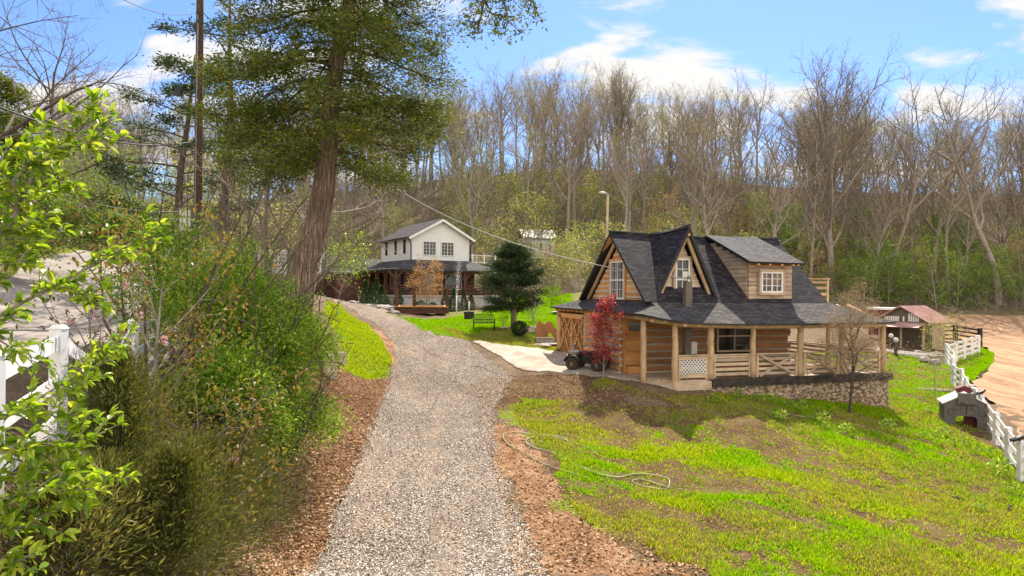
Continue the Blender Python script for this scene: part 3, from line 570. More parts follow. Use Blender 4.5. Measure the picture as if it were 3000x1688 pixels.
def field(name, poly, dens, hmin, hmax, mats, seed, fall=14, ymax=None, bright=None, thin=1.0):
    X, Y, d = pts_in(poly, dens, ymax, seed, fall); r = np.random.default_rng(seed + 1)
    g = grass_density(X, Y); k = r.random(len(X)) < g ** 1.2 * thin; X, Y, d, g = X[k], Y[k], d[k], g[k]
    n = 3; XX_ = np.repeat(X, n) + r.normal(0, .03, len(X) * n); YY_ = np.repeat(Y, n) + r.normal(0, .03, len(X) * n); dd = np.repeat(d, n)
    hh = r.uniform(hmin, hmax, len(XX_)) * (.6 + .6 * np.repeat(g, n)); ww = .006 + .0013 * dd
    V, Fc = blades(XX_, YY_, hh, ww, seed + 2)
    dr_ = dryness(XX_, YY_); nb = fbm(XX_, YY_, .35, 91); mi = np.where(r.random(len(XX_)) < dr_ * .55, 2, np.where(nb + r.normal(0, .08, len(XX_)) + (XX_ - 6) * .012 > .55, 1, 0))
    o = np_mesh(name, V, Fc, mats, mi=mi); return tag(o, kind='stuff')
MM = ['blade', 'blade_bright', 'blade_dry']
tag(field('lawn_grass', LAWN_A, 900, .04, .12, MM, 101, fall=13.5), 'thin bright yellow-green grass over brown soil in front of the log cabin', 'grass')
tag(field('lawn_grass', LAWN_B, 700, .04, .08, MM, 111, fall=15), 'bright green grass strip left of the gravel driveway', 'grass')
tag(field('lawn_grass', LAWN_C, 700, .04, .08, ['blade_bright', 'blade_bright', 'blade_dry'], 121, fall=15), 'smooth bright green lawn around the metal bench', 'grass')
tag(field('lawn_grass', LAWN_F, 1500, .08, .16, ['blade_bright', 'blade_bright', 'blade_dry'], 141, fall=15), 'green grass tongue on the dirt lot side of the white fence', 'grass')
tag(field('lawn_grass', LAWN_D, 1300, .05, .09, MM, 131, fall=15), 'dry straw-coloured grass beside the stone patio', 'grass')
# wood chips
def trk(X, Y, r):
    l = np.interp(Y, dys, dl); q = np.interp(Y, dys, dr); u = (X - l) / (q - l + 1e-6) + (fbm(X * .2, Y * .25, 1.0, 87) - .5) * .12
    n = fbm(X * 1.4, Y * .35, 1.0, 88); d = .42 + .5 * np.clip((n - .36) / .2, 0, 1); c = np.exp(-((u - .52) / .07) ** 2) * (n < .56); t_ = np.exp(-((u - .27) / .06) ** 2) + np.exp(-((u - .78) / .06) ** 2)
    return r.random(len(X)) < d * (1 - .75 * c) * (1 - .35 * t_)
def chips(name, poly, dens, L_, W_, mat, seed, ymax=30, fall=12, lift=.006, extra=None):
    X, Y, d = pts_in(poly, dens, ymax, seed, fall); r = np.random.default_rng(seed + 1); n = len(X)
    if extra is not None: k = extra(X, Y, r); X, Y, d = X[k], Y[k], d[k]; n = len(X)
    a = r.uniform(0, np.pi, n); l = r.uniform(L_[0], L_[1], n); w_ = r.uniform(W_[0], W_[1], n); th = w_ * .35; ti = r.normal(0, .25, n)
    Z = hz(X, Y) + lift + r.random(n) * .012
    ux = np.stack([np.cos(a), np.sin(a), ti], 1) * (l / 2)[:, None]; vx = np.stack([-np.sin(a), np.cos(a), r.normal(0, .4, n)], 1) * (w_ / 2)[:, None]; zz = np.stack([a * 0, a * 0, th], 1)
    c = np.stack([X, Y, Z], 1)
    V = np.stack([c - ux - vx, c + ux - vx, c + ux * .9 + vx, c - ux * .8 + vx, c - ux * .9 - vx * .7 + zz, c + ux * .8 - vx * .7 + zz, c + ux * .8 + vx * .7 + zz, c - ux * .7 + vx * .8 + zz], 1).reshape(-1, 3)
    b_ = np.arange(n)[:, None, None] * 8; fq = np.array([[4, 5, 6, 7], [0, 1, 5, 4], [1, 2, 6, 5], [2, 3, 7, 6], [3, 0, 4, 7]])[None]
    return tag(np_mesh(name, V, (b_ + fq).reshape(-1, 4), mat), kind='stuff')
leafmat('chip', [(.06, .03, .017), (.20, .10, .045), (.36, .20, .09), (.50, .32, .17), (.70, .54, .36)], .02, .9, spec=.15)
leafmat('pebble', [(.06, .052, .042), (.22, .185, .15), (.46, .395, .325), (.64, .56, .475), (.92, .85, .76)], .02, .8, spec=.25)
tag(chips('wood_chip_mulch', MULCH, 620, (.03, .11), (.008, .03), 'chip', 201, 27, 13), 'reddish brown wood chip mulch on the bank beside the driveway', 'mulch')
DPOLY = [(a, b) for a, b in zip(dl - .12, dys)] + [(a, b) for a, b in zip(dr + .15, dys)][::-1]
DPOLY = [q for i, q in enumerate(DPOLY) if i % 3 == 0]
tag(chips('gravel_stones', DPOLY, 1150, (.018, .045), (.014, .034), 'pebble', 211, 44, 12.5, .002, trk), 'pale loose gravel stones covering the driveway', 'gravel')
tag(chips('soil_litter', gpoly([(1330, 1130), (1480, 1100), (1560, 1097), (1700, 1103), (1850, 1133), (1960, 1165), (2080, 1178), (2000, 1215), (1900, 1220), (1600, 1195), (1440, 1200)]), 420, (.03, .09), (.008, .025), 'chip', 241, 32, 16), 'reddish mulch chips on the bare soil between patio and lawn', 'mulch')
tag(chips('verge_litter', MULCH[-6:] + LAWN_D, 60, (.03, .09), (.01, .03), 'chip', 251, 44, 16), 'chips and straw in the dry grass', 'litter')
CL2 = gpoly([(1400, 1200), (1500, 1230), (1640, 1400), (1800, 1560), (2100, 1687), (1500, 1687), (1480, 1500), (1420, 1300)])
tag(chips('clay_rubble', CL2, 170, (.02, .08), (.015, .04), 'chip', 221, 26, 13), 'small clods and chips on the bare clay edge of the lawn', 'rubble')
tag(chips('dead_grass_litter', LAWN_A, 110, (.03, .10), (.006, .014), 'chip', 231, 30, 13), 'brown straw and twigs scattered over the lawn', 'litter')
# ================================================================= log cabin (x = along the porch front, y = into the house, z above deck)
CB = empty('log_cabin', (CP.x, CP.y, DECK), CT, 'rustic log cabin with steep dark shingle roof, two triangular gables and wraparound log porch', 'cabin')
def part(mb, name, mats, parent=None, label=None):
    o = mb.build(name, mats, parent if parent is not None else CB)
    if label: o['label'] = label
    return o
RZ, RB, RS0, RSM, RS1 = 6.2, 3.1, 1.3, 4.65, 8.0       # ridge height, base height, front base, ridge line, back base
G2 = 1.55
def subquad(mb, P00, P10, P11, P01, nu, nv, sag, m=0, th=.12):   # sagging roof plane
    P = [Vector(q) for q in (P00, P10, P11, P01)]; n = (P[1] - P[0]).cross(P[3] - P[0]).normalized()
    if n.z < 0: n = -n
    vs_ = []; fs = []
    for lay in (0, 1):
        for j in range(nv + 1):
            for i in range(nu + 1):
                u, v = i / nu, j / nv; q = (P[0] * (1 - u) + P[1] * u) * (1 - v) + (P[3] * (1 - u) + P[2] * u) * v
                q = q + Vector((0, 0, -sag * math.sin(math.pi * u) * (.5 + .5 * v) + .012 * math.sin(5 * u + 3 * v) * (0 if lay else 1))) - n * (th * lay)
                vs_.append(q)
    k = (nu + 1) * (nv + 1); id_ = lambda i, j, l: l * k + j * (nu + 1) + i
    for j in range(nv):
        for i in range(nu):
            fs.append((id_(i, j, 0), id_(i + 1, j, 0), id_(i + 1, j + 1, 0), id_(i, j + 1, 0)))
    mb.faces(vs_, fs, m)
    fs = [(id_(i, j, 1), id_(i, j + 1, 1), id_(i + 1, j + 1, 1), id_(i + 1, j, 1)) for j in range(nv) for i in range(nu)]
    for i in range(nu): fs += [(id_(i, 0, 0), id_(i, 0, 1), id_(i + 1, 0, 1), id_(i + 1, 0, 0)), (id_(i, nv, 0), id_(i + 1, nv, 0), id_(i + 1, nv, 1), id_(i, nv, 1))]
    for j in range(nv): fs += [(id_(0, j, 0), id_(0, j + 1, 0), id_(0, j + 1, 1), id_(0, j, 1)), (id_(nu, j, 0), id_(nu, j, 1), id_(nu, j + 1, 1), id_(nu, j + 1, 0))]
    mb.faces(vs_, fs, m + 1)
# main roof
mb = MB()
subquad(mb, (-.62, RS0, RB), (8.75, RS0, RB), (8.75, RSM, RZ), (-.62, RSM, RZ + .02), 16, 4, .10)
subquad(mb, (-.62, RS1, RB), (8.75, RS1, RB), (8.75, RSM, RZ), (-.62, RSM, RZ + .02), 16, 4, .10)
o = part(mb, 'main_roof', ['shingle_dark', 'black_paint'])
mb = MB(); mb.rings([(t_, RSM, RZ + .05 - .10 * math.sin(math.pi * (t_ + .62) / 9.37)) for t_ in np.linspace(-.64, 8.77, 12)], [.07] * 12, 6, 0)
part(mb, 'ridge_cap', 'shingle_grey')
# cross gable roof
mb = MB()
subquad(mb, (-.08, 1.55, RB - .02), (G2, 1.45, RZ + .12), (G2, RSM + .1, RZ - .02), (-.08, RSM + .1, RB), 5, 8, 0)
subquad(mb, (G2 * 2 + .06, 1.55, RB - .02), (G2, 1.45, RZ + .12), (G2, RSM + .1, RZ - .02), (G2 * 2 + .06, RSM + .1, RB), 5, 8, 0)
part(mb, 'cross_gable_roof', ['shingle_dark', 'black_paint'])
mb = MB(); mb.rings([(G2, s_, z_) for s_, z_ in ((1.42, RZ + .16), (2.4, RZ + .07), (3.4, RZ + .0), (4.6, RZ + .03))], [.06] * 4, 6, 0); part(mb, 'ridge_cap', 'shingle_grey')
# barge soffits of planks under the two gable overhangs
def rake(mb, a, b, inward, wd, th, n=8, m=0):
    a = Vector(a); b = Vector(b)
    for i in range(n):
        p = a.lerp(b, i / n + .004); q = a.lerp(b, (i + 1) / n - .004); iw = Vector(inward) * wd
        mb.prism([p, q, q + iw, p + iw], (0, 0, -th), m)
mb = MB()
for (a, b) in (((-.6, RS0 + .06, RB - .03), (-.6, RSM, RZ - .13)), ((-.6, RS1 - .06, RB - .03), (-.6, RSM, RZ - .13))): rake(mb, a, b, (1, 0, 0), .5, .03)
part(mb, 'soffit_boards', 'raw_board')
mb = MB()
for (a, b) in (((.02, 1.58, RB - .1), (G2, 1.48, RZ - .06)), ((G2 * 2 - .02, 1.58, RB - .1), (G2, 1.48, RZ - .06))): rake(mb, a, b, (0, 1, 0), .55, .03)
part(mb, 'soffit_boards', 'raw_board')
mb = MB()                                            # rafters of the gables
mb.bar((-.28, RS0 + .35, RB), (-.28, RSM, RZ - .38), .10, .13); mb.bar((-.28, RS1 - .35, RB), (-.28, RSM, RZ - .38), .10, .13)
part(mb, 'gable_rafters', 'post_wood')
mb = MB(); mb.bar((.20, 1.75, RB), (G2, 1.68, RZ - .32), .10, .13); mb.bar((G2 * 2 - .20, 1.75, RB), (G2, 1.68, RZ - .32), .10, .13); mb.box((G2, 1.62, RZ - .22), (.13, .3, .16))
part(mb, 'gable_rafters', 'post_wood')
# gable walls of boards
def gable_boards(P, Q, T, h, depth, nrm, mats=0):     # triangle P Q base, T top; boards lapped
    mb = MB(); P, Q, T = Vector(P), Vector(Q), Vector(T); n = int((T.z - P.z) / h)
    for i in range(n + 1):
        v0, v1 = i / (n + 1), (i + 1) / (n + 1)
        a = P.lerp(T, v0); b = Q.lerp(T, v0); c = Q.lerp(T, v1 - .012); d = P.lerp(T, v1 - .012); off = Vector(nrm) * random.uniform(.0, .02)
        mb.prism([a + off, b + off, c + off, d + off], Vector(nrm) * depth, 0)
        if i: mb.prism([a - Vector((0, 0, .04)), b - Vector((0, 0, .04)), b + Vector((0, 0, .035)), a + Vector((0, 0, .035))], Vector(nrm) * (depth + .024), 1)
    return mb
part(gable_boards((-.05, RS1 - .35, RB - .08), (-.05, RS0 + .35, RB - .08), (-.05, RSM, RZ - .5), .26, .06, (-1, 0, 0)), 'gable_wall', ['raw_board', 'chinking'])
part(gable_boards((.24, 2.1, RB - .06), (G2 * 2 - .24, 2.1, RB - .06), (G2, 2.1, RZ - .5), .25, .06, (0, -1, 0)), 'gable_wall', ['pale_board', 'chinking'])
# windows: built in a local frame, x along wall, z up, facing -y
def window(parent, name, loc, rz, wd, ht, cols_, rows_, frame='white_paint', glass='glass_dark', casing=None, mull=.035, fr=.07, split=None, label=None, hung=False):
    e = MB()
    e.box((0, 0, ht / 2), (wd - .02, .02, ht - .02), 0)
    wn = MB()
    for sx in (-1, 1): wn.box((sx * (wd / 2 - fr / 2), -.03, ht / 2), (fr, .08, ht), 0)
    for z_ in (fr / 2, ht - fr / 2): wn.box((0, -.03, z_), (wd - 2 * fr, .08, fr), 0)
    for i in range(1, cols_):
        thick = split and i in split; wn.box((-wd / 2 + wd * i / cols_, -.028 if thick else -.02, ht / 2), (fr * .9 if thick else mull, .06 if thick else .03, ht - 2 * fr), 0)
    if hung: wn.box((0, -.033, ht * hung), (wd - 2 * fr, .065, .07), 0)
    for j in range(1, rows_): wn.box((0, -.018, ht * j / rows_), (wd - 2 * fr, .022, mull * .9), 0)
    w_ = wn.build(name, frame, parent, loc); w_.rotation_euler = (0, 0, rz)
    pn_ = e.build('pane', glass, w_)
    if casing:
        cs = MB(); k = .11
        for sx in (-1, 1): cs.box((sx * (wd / 2 + k / 2), -.02, ht / 2), (k, .1, ht + 2 * k), 0)
        cs.box((0, -.02, ht + k / 2), (wd, .1, k), 0); cs.box((0, -.025, -k / 2), (wd, .12, k), 0)
        cs.build('casing', casing, w_)
    if label: w_['label'] = label
    return w_
window(CB, 'window', (-.13, RSM + .05, RB + .05), R(-90), 1.42, 1.75, 6, 4, mull=.022, split=(3,), casing='raw_board', hung=.5)
w2 = window(CB, 'window', (G2 - .0, 2.0, RB + .05), 0, .70, 1.80, 2, 4, mull=.03, casing='grey_board', hung=.5)
sk = MB(); sk.box((.12, -.06, 1.12), (.26, .01, .26), 0); sk.build('sticker', 'paper', w2)
# shed dormer
mb = MB(); subquad(mb, (4.28, 1.0, 4.86), (7.2, 1.0, 4.86), (7.35, RSM - .1, RZ + .06), (4.44, RSM - .1, RZ + .06), 8, 6, .03, 0, .10)
part(mb, 'dormer_roof', ['shingle_grey', 'black_paint'])
mb = MB(); h = .2; z_ = RB + .12; i = 0
while z_ < 4.72:
    zt = min(z_ + h - .018, 4.80)
    for (t0, t1) in ((4.62, 5.0), (5.02, 6.45), (6.47, 6.92)):
        j = random.uniform(0, .02); mb.b2((t0, 1.52 - j, z_), (t1, 1.62, zt), 0)
    z_ += h; i += 1
part(mb, 'dormer_wall', 'grey_board')
mb = MB(); mc = MB(); z_ = RB + .16                              # triangular side of the dormer: planks shorten with height of the roofs
for i in range(14):
    zt = z_ + .17; s_a = 1.64
    # main roof height at s: RB + (s-1.3)*.9254 ; dormer roof: 4.8+(s-1.0)*.357
    s_b = RS0 + (zt - RB) / .9254 + .15; s_top = 1.0 + (zt - 4.80) / .357 if zt > 4.80 else 1.64
    if s_b > s_top: mb.b2((4.58, max(s_a, s_top), z_), (4.66, s_b, zt), 0); mc.b2((6.84, max(s_a, s_top), z_), (6.92, s_b, zt), 0)
    z_ += .185
part(mb, 'dormer_side', 'grey_board'); part(mc, 'dormer_side', 'grey_board')
mb = MB()
for t_ in (4.75, 5.35, 6.0, 6.6, 6.85): mb.box((t_, 1.28, 4.78), (.09, .5, .13), 0)
mb.b2((4.6, 1.49, 4.70), (6.95, 1.56, 4.86)); part(mb, 'rafter_tails', 'raw_board')
window(CB, 'window', (5.78, 1.47, RB + .42), 0, 1.14, .92, 4, 3, glass='glass_warm', casing='grey_board', mull=.03, split=(2,))
# porch roof
a_ = (-.3, 1.45, 3.14); h_ = (-.35, .95, 2.92); c1 = (-1.24, .42, 2.62); c2 = (-.23, -.55, 2.37); er = (10.75, -.55, 2.28); ir = (8.75, 1.45, 3.14)
mb = MB()
fr_ = [(-.23, -.55, 2.37), (1.0, -.55, 2.30), (2.6, -.55, 2.255), (5.5, -.55, 2.25), (8.5, -.55, 2.27), er]
inn = [h_, (1.0, 1.45, 3.14), (2.6, 1.45, 3.12), (5.5, 1.45, 3.12), (7.6, 1.45, 3.13), ir]
for i in range(5): mb.slab([fr_[i], fr_[i + 1], inn[i + 1], inn[i]], .07, 0, 1)
mb.slab([h_, inn[1], a_], .07, 0, 1)
mb.slab([c1, c2, h_], .07, 0, 1)
mb.slab([c1, h_, a_, (-.3, 8.0, 3.12), (-1.24, 10.3, 2.65)], .07, 0, 1)
mb.slab([(-1.24, 10.3, 2.65), (-.3, 8.0, 3.12), (8.75, 8.0, 3.12), (10.9, 10.3, 2.3)], .07, 0, 1)
mb.slab([er, (10.9, 10.3, 2.3), (8.75, 8.0, 3.12), ir], .07, 0, 1)
part(mb, 'porch_roof', ['shingle_grey', 'black_paint'])
# log walls
def logwall(p0, p1, z0, z1, h, out_, gaps=(), mats=('log_shade', 'chinking'), thick=.18, over=(0, 0)):
    mb = MB(); p0 = Vector((*p0, 0)); p1 = Vector((*p1, 0)); L_ = (p1 - p0).length; d = (p1 - p0).normalized(); o_ = Vector((*out_, 0)); z_ = z0; n = max(1, round((z1 - z0) / h)); h = (z1 - z0) / n
    for i in range(n):
        za, zb = z0 + i * h + .028, z0 + (i + 1) * h - .028
        segs = [(-over[0] * (i % 2) - .0, L_ + over[1] * (i % 2))]
        for (g0, g1, gz0, gz1) in gaps:
            if zb > gz0 and za < gz1:
                ns = []
                for (a, b) in segs:
                    if g1 <= a or g0 >= b: ns.append((a, b)); continue
                    if g0 > a: ns.append((a, g0))
                    if g1 < b: ns.append((g1, b))
                segs = ns
        for (a, b) in segs:
            q0 = p0 + d * a; q1 = p0 + d * b; j = random.uniform(0, .015)
            pr = [(0, za), (thick * .5 + j, za + .02), (thick * .5 + .03 + j, (za + zb) / 2), (thick * .5 + j, zb - .02), (0, zb), (-thick * .5, zb), (-thick * .5, za)]
            mb.prism([q0 + o_ * x + Vector((0, 0, z)) for x, z in pr], q1 - q0, 0)
            for zz_ in (za - .028, zb + .028):
                mb.prism([q0 + o_ * x + Vector((0, 0, z)) for x, z in ((-.05, zz_ - .045), (thick * .5 + .012, zz_ - .045), (thick * .5 + .004, zz_ + .04), (-.05, zz_ + .04))], q1 - q0, 1) if zz_ < z1 else None
    return mb
# front wall, y = 2.7 ; gaps: door and window
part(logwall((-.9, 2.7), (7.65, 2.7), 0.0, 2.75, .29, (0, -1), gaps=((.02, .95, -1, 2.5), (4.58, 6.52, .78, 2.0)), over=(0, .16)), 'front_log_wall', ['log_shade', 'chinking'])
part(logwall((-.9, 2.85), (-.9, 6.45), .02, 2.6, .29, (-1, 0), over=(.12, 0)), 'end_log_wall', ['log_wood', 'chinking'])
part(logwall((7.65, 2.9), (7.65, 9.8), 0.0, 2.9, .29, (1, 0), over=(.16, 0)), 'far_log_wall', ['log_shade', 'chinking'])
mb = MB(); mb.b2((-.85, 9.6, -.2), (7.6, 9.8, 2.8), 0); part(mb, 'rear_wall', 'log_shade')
# door
mb = MB(); mb.b2((-.80, 2.62, .32), (.0, 2.68, 2.28), 0)
for i in range(8): mb.b2((-.79, 2.60, .34 + i * .175), (-.01, 2.62, .50 + i * .175), 0)
dr_ = part(mb, 'door', 'door_wood'); mb = MB(); mb.b2((-.66, 2.585, 1.80), (-.10, 2.605, 2.18)); part(mb, 'door_pane', 'glass_dark', dr_)
mb = MB(); mb.b2((-.10, 2.57, 1.15), (-.05, 2.60, 1.3)); part(mb, 'handle', 'black_metal', dr_)
mb = MB()
for t_ in (-.86, .06): mb.b2((t_ - .06, 2.55, .0), (t_ + .06, 2.7, 2.42))
mb.b2((-.80, 2.552, 2.28), (.0, 2.7, 2.42)); mb.b2((-.80, 2.35, .0), (.0, 2.6, .30)); part(mb, 'door_frame', 'door_wood')
window(CB, 'window', (4.65, 2.56, .82), 0, 1.88, 1.16, 2, 1, frame='grey_board', split=(1,), hung=.62, fr=.08)
# lattice gates on the end wall
def lattice(mb, o_, ux, uz, wd, ht, step, bw, th, nrm, m=0):
    o_ = Vector(o_); ux = Vector(ux); uz = Vector(uz); nrm = Vector(nrm)
    k = -ht
    while k < wd:
        for sgn in (1, -1):
            # line x = k + z (sgn 1) or x = wd - k - z
            z0 = max(0, -k); z1 = min(ht, wd - k)
            if z1 - z0 > .02:
                xa, xb = (k + z0, k + z1) if sgn == 1 else (wd - k - z0, wd - k - z1)
                a = o_ + ux * xa + uz * z0; b = o_ + ux * xb + uz * z1
                mb.bar(a + nrm * (.008 * sgn), b + nrm * (.008 * sgn), th, bw, m, up=(b - a).cross(nrm))
        k += step
gt = MB(); S0, S1, x_ = 6.5, 9.8, -.93
for s_ in (S0 + .05, (S0 + S1) / 2, S1 - .05): gt.b2((x_ - .04, s_ - .07, .15), (x_ + .04, s_ + .07, 2.35))
gt.b2((x_ - .035, S0 + .12, 2.12), (x_ + .035, S1 - .12, 2.35)); gt.b2((x_ - .035, S0 + .12, .15), (x_ + .035, S1 - .12, .30))
for k in range(2):
    a, b = S0 + .12 + k * 1.62, S0 + 1.55 + k * 1.62; m_ = (a + b) / 2
    for (s0, z0, s1, z1) in ((a, .3, m_, 1.25), (m_, 1.25, b, .3), (a, 2.12, m_, 1.2), (m_, 1.2, b, 2.12), (a, 1.2, m_, 2.1), (m_, 2.1, b, 1.2)):
        gt.bar((x_ - .045, s0, z0), (x_ - .045, s1, z1), .03, .10)
g_ = part(gt, 'lattice_gate', 'raw_board'); mb = MB(); lattice(mb, (x_ + .02, S0 + .1, .25), (0, 1, 0), (0, 0, 1), S1 - S0 - .2, 1.9, .17, .035, .012, (-1, 0, 0)); part(mb, 'lattice', 'raw_board', g_)
for s_ in (S0 + .15, S1 - .2):
    for z_ in (.4, 2.2): mb = MB(); mb.b2((x_ - .075, s_ - .12, z_ - .04), (x_ - .05, s_ + .12, z_ + .04)); part(mb, 'hinge', 'black_metal', g_)
for s_ in (6.45, 9.87): mb = MB(); mb.cyl((-.93, s_, -.3), (-.93, s_, 2.55), .11, n=8); part(mb, 'corner_post', 'post_wood')
# dark interior backing so that the gate looks into a shed
# posts
PT = [(-.9, .93), (0, 0), (1.63, 0), (3.69, 0), (6.09, 0), (8.3, 0), (10.6, 0)]
PZ = [2.36, 2.22, 2.12, 2.1, 2.1, 2.1, 2.1]
for i, ((x, y), z_) in enumerate(zip(PT, PZ)):
    mb = MB(); r = random.uniform(.115, .14); zb = [-.35, -.55, -.0, 0, 0, 0, 0][i]; k = 7
    pts = [(x + random.uniform(-.018, .018), y + random.uniform(-.018, .018), zb + (z_ - zb) * j / k) for j in range(k + 1)]
    mb.rings(pts, [r * (1.12 - .16 * j / k) * random.uniform(.95, 1.05) for j in range(k + 1)], 10, 0, True, wob=.05); part(mb, 'porch_post', 'post_wood')
for (x, y) in ((10.6, 3.2), (10.6, 6.4), (10.6, 9.6), (8.0, 9.6)):
    mb = MB(); mb.cyl((x, y, 0), (x, y, 2.15), .13, .11, 10); part(mb, 'porch_post', 'post_wood')
mb = MB()
mb.rings([(-.95, 1.0, 2.44), (-.4, .42, 2.33), (.05, -.02, 2.28)], [.10, .11, .10], 8, wob=.04)
mb.rings([(-.1, 0, 2.26), (1.6, 0, 2.17), (3.7, 0, 2.13), (6.1, 0, 2.12), (8.3, 0, 2.13), (10.75, 0, 2.15)], [.115] * 6, 8, wob=.05)
mb.rings([(-.93, .95, 2.45), (-.93, 3, 2.45)], [.1] * 2, 8); mb.rings([(10.6, -.1, 2.13), (10.6, 9.7, 2.13)], [.11] * 2, 8)
part(mb, 'porch_beam', 'post_wood')
for i in range(16):
    x = .15 + i * .67; mb = MB(); mb.cyl((x, -.42 - random.uniform(0, .06), 2.19 + .004 * abs(8 - i)), (x, 1.6, 2.95), .085, .08, 9); part(mb, 'log_joist', 'post_wood')
for s_ in range(7):
    mb = MB(); mb.box((-1.02, 6.5 + s_ * .55, 2.52), (.3, .07, .12)); part(mb, 'rafter_tail', 'raw_board')
for (x, y) in ((-.62, .55), (-.25, .15)):
    mb = MB(); mb.cyl((x - .25, y - .25, 2.36), (x + .9, y + .9, 2.8), .08, .075, 9); part(mb, 'log_joist', 'post_wood')
# railings
def railing(x0, x1, kind):
    mb = MB(); y = 0; w_ = x1 - x0
    mb.b2((x0, -.06, .95), (x1, .07, 1.0), 0)
    if kind == 'boards':
        for z_ in (.12, .32, .52, .70, .84): mb.b2((x0 + .1, -.02 + random.uniform(-.01, .01), z_), (x1 - .1, .02, z_ + .12), 0)
        for x in (x0 + .07, x1 - .07): mb.b2((x - .04, -.04, .05), (x + .04, .04, .94), 0)
    elif kind == 'lattice':
        for x in (x0 + .07, x1 - .07): mb.b2((x - .05, -.04, .02), (x + .05, .04, .94), 0)
        mb.b2((x0 + .12, -.03, .08), (x1 - .12, .02, .24)); mb.b2((x0 + .12, -.03, .42), (x1 - .12, .02, .54)); mb.b2((x0 + .12, -.03, .80), (x1 - .12, .02, .93))
    else:
        for z_ in (.10, .30, .50, .70): mb.b2((x0 + .1, .01, z_), (x1 - .1, .035, z_ + random.uniform(.10, .14)), 0)
        for x in (x0 + .08, x1 - .08): mb.b2((x - .05, -.04, .02), (x + .05, .045, .94), 0)
        mb.bar((x0 + .18, -.045, .06), (x1 - .18, -.045, .93), .035, .10); mb.bar((x0 + .18, -.08, .93), (x1 - .18, -.08, .06), .035, .10)
    r_ = part(mb, 'railing', 'grey_board')
    if kind == 'lattice':
        mb = MB(); lattice(mb, (x0 + .12, -.045, .24), (1, 0, 0), (0, 0, 1), w_ - .24, .56, .15, .032, .01, (0, -1, 0)); part(mb, 'lattice', 'white_paint', r_)
    return r_
railing(.12, 1.52, 'lattice'); railing(1.76, 3.57, 'boards'); railing(3.82, 5.96, 'x'); railing(6.22, 8.18, 'x'); railing(8.42, 10.47, 'x')
mb = MB()
for z_ in (.15, .38, .6, .8): mb.b2((10.58, .2, z_), (10.61, 9.5, z_ + .1))
mb.b2((10.53, .2, .95), (10.67, 9.5, 1.0)); part(mb, 'railing', 'grey_board')
mb = MB()
for z_ in (.15, .38, .6, .8): mb.b2((7.9, 9.58, z_), (10.5, 9.61, z_ + .1))
mb.b2((7.9, 9.53, .95), (10.5, 9.67, 1.0)); mb.bar((8, 9.55, .1), (10.4, 9.55, .95), .03, .1); part(mb, 'railing', 'post_wood')
# deck, band, foundation
mb = MB(); i = 0; y = .0
while y < 9.8:
    x0 = -.0 if y < .1 else (-.1 - min(.8, y)); mb.b2((x0, y, -.06), (10.85, y + .135, -.01), 0); y += .14
part(mb, 'deck', 'grey_board')
mb = MB(); mb.b2((1.65, -.2, -.30), (11.0, .02, .0)); mb.b2((10.75, .02, -.30), (11.0, 9.9, .0)); part(mb, 'deck_band', 'tar_wood')
mb = MB(); mb.b2((-.0, -.14, -.40), (1.62, .02, -.06)); mb.bar((-.85, .95, -.2), (0, .02, -.2), .12, .3); part(mb, 'deck_sill', 'grey_board')
mb = MB()
for (x0, y0, x1, y1) in ((.1, -.1, 10.85, .25), (10.5, .25, 10.85, 9.8)):
    mb.b2((x0, y0, -2.3), (x1, y1, -.31), 0)
rs = random.Random(5)                       # proud cobbles on the face of the foundation
for k in range(900):
    x = rs.uniform(.15, 10.8); z_ = rs.uniform(-1.9, -.38); a = rs.uniform(.05, .105)
    if z_ < -.35 - x * .14: continue
    mb.blob((x, -.10, z_), (a * rs.uniform(.9, 1.3), .045, a * rs.uniform(.6, .9)), 1, .12, 1, seed=k)
part(mb, 'stone_foundation', ['field_stone', 'cobble'])
# balcony rail over the far end roof
mb = MB()
for x in (9.15, 10.3): mb.b2((x - .06, 2.94, 2.75), (x + .06, 3.06, 4.25)); mb.b2((x - .06, 5.5, 2.75), (x + .06, 5.6, 4.25))
for z_ in (3.1, 3.4, 3.7, 3.98): mb.b2((8.8, 2.96, z_), (10.24, 3.0, z_ + .13)); mb.b2((10.28, 3.06, z_), (10.32, 5.5, z_ + .13))
mb.b2((8.7, 2.9, 4.18), (10.4, 3.1, 4.23)); mb.b2((10.2, 3.1, 4.18), (10.4, 5.6, 4.23)); mb.b2((8.7, 2.9, 2.93), (10.4, 5.6, 3.0))
part(mb, 'balcony_rail', 'post_wood')
# the open porch has a few things of its own
SM = empty('service_mast', cab(1.16, 1.0, 0), CT, 'weathered grey post with pipe and meter rising through the porch roof', 'utility post')
mb = MB(); mb.b2((-.12, -.12, 0), (.12, .12, 3.95)); part(mb, 'post', 'weathered_post', SM)
mb = MB(); mb.rings([(.18, -.05, .9), (.18, -.05, 3.9), (.16, -.05, 4.05), (.06, -.05, 4.1)], [.035] * 4, 8); part(mb, 'conduit', 'grey_metal', SM)
mb = MB(); mb.blob((.05, -.05, 4.12), (.09, .08, .08), 0, .05, 2, 1); part(mb, 'weatherhead', 'grey_metal', SM)
mb = MB(); mb.b2((.13, -.2, .95), (.38, -.02, 1.45)); part(mb, 'meter_box', 'plastic_pale', SM)
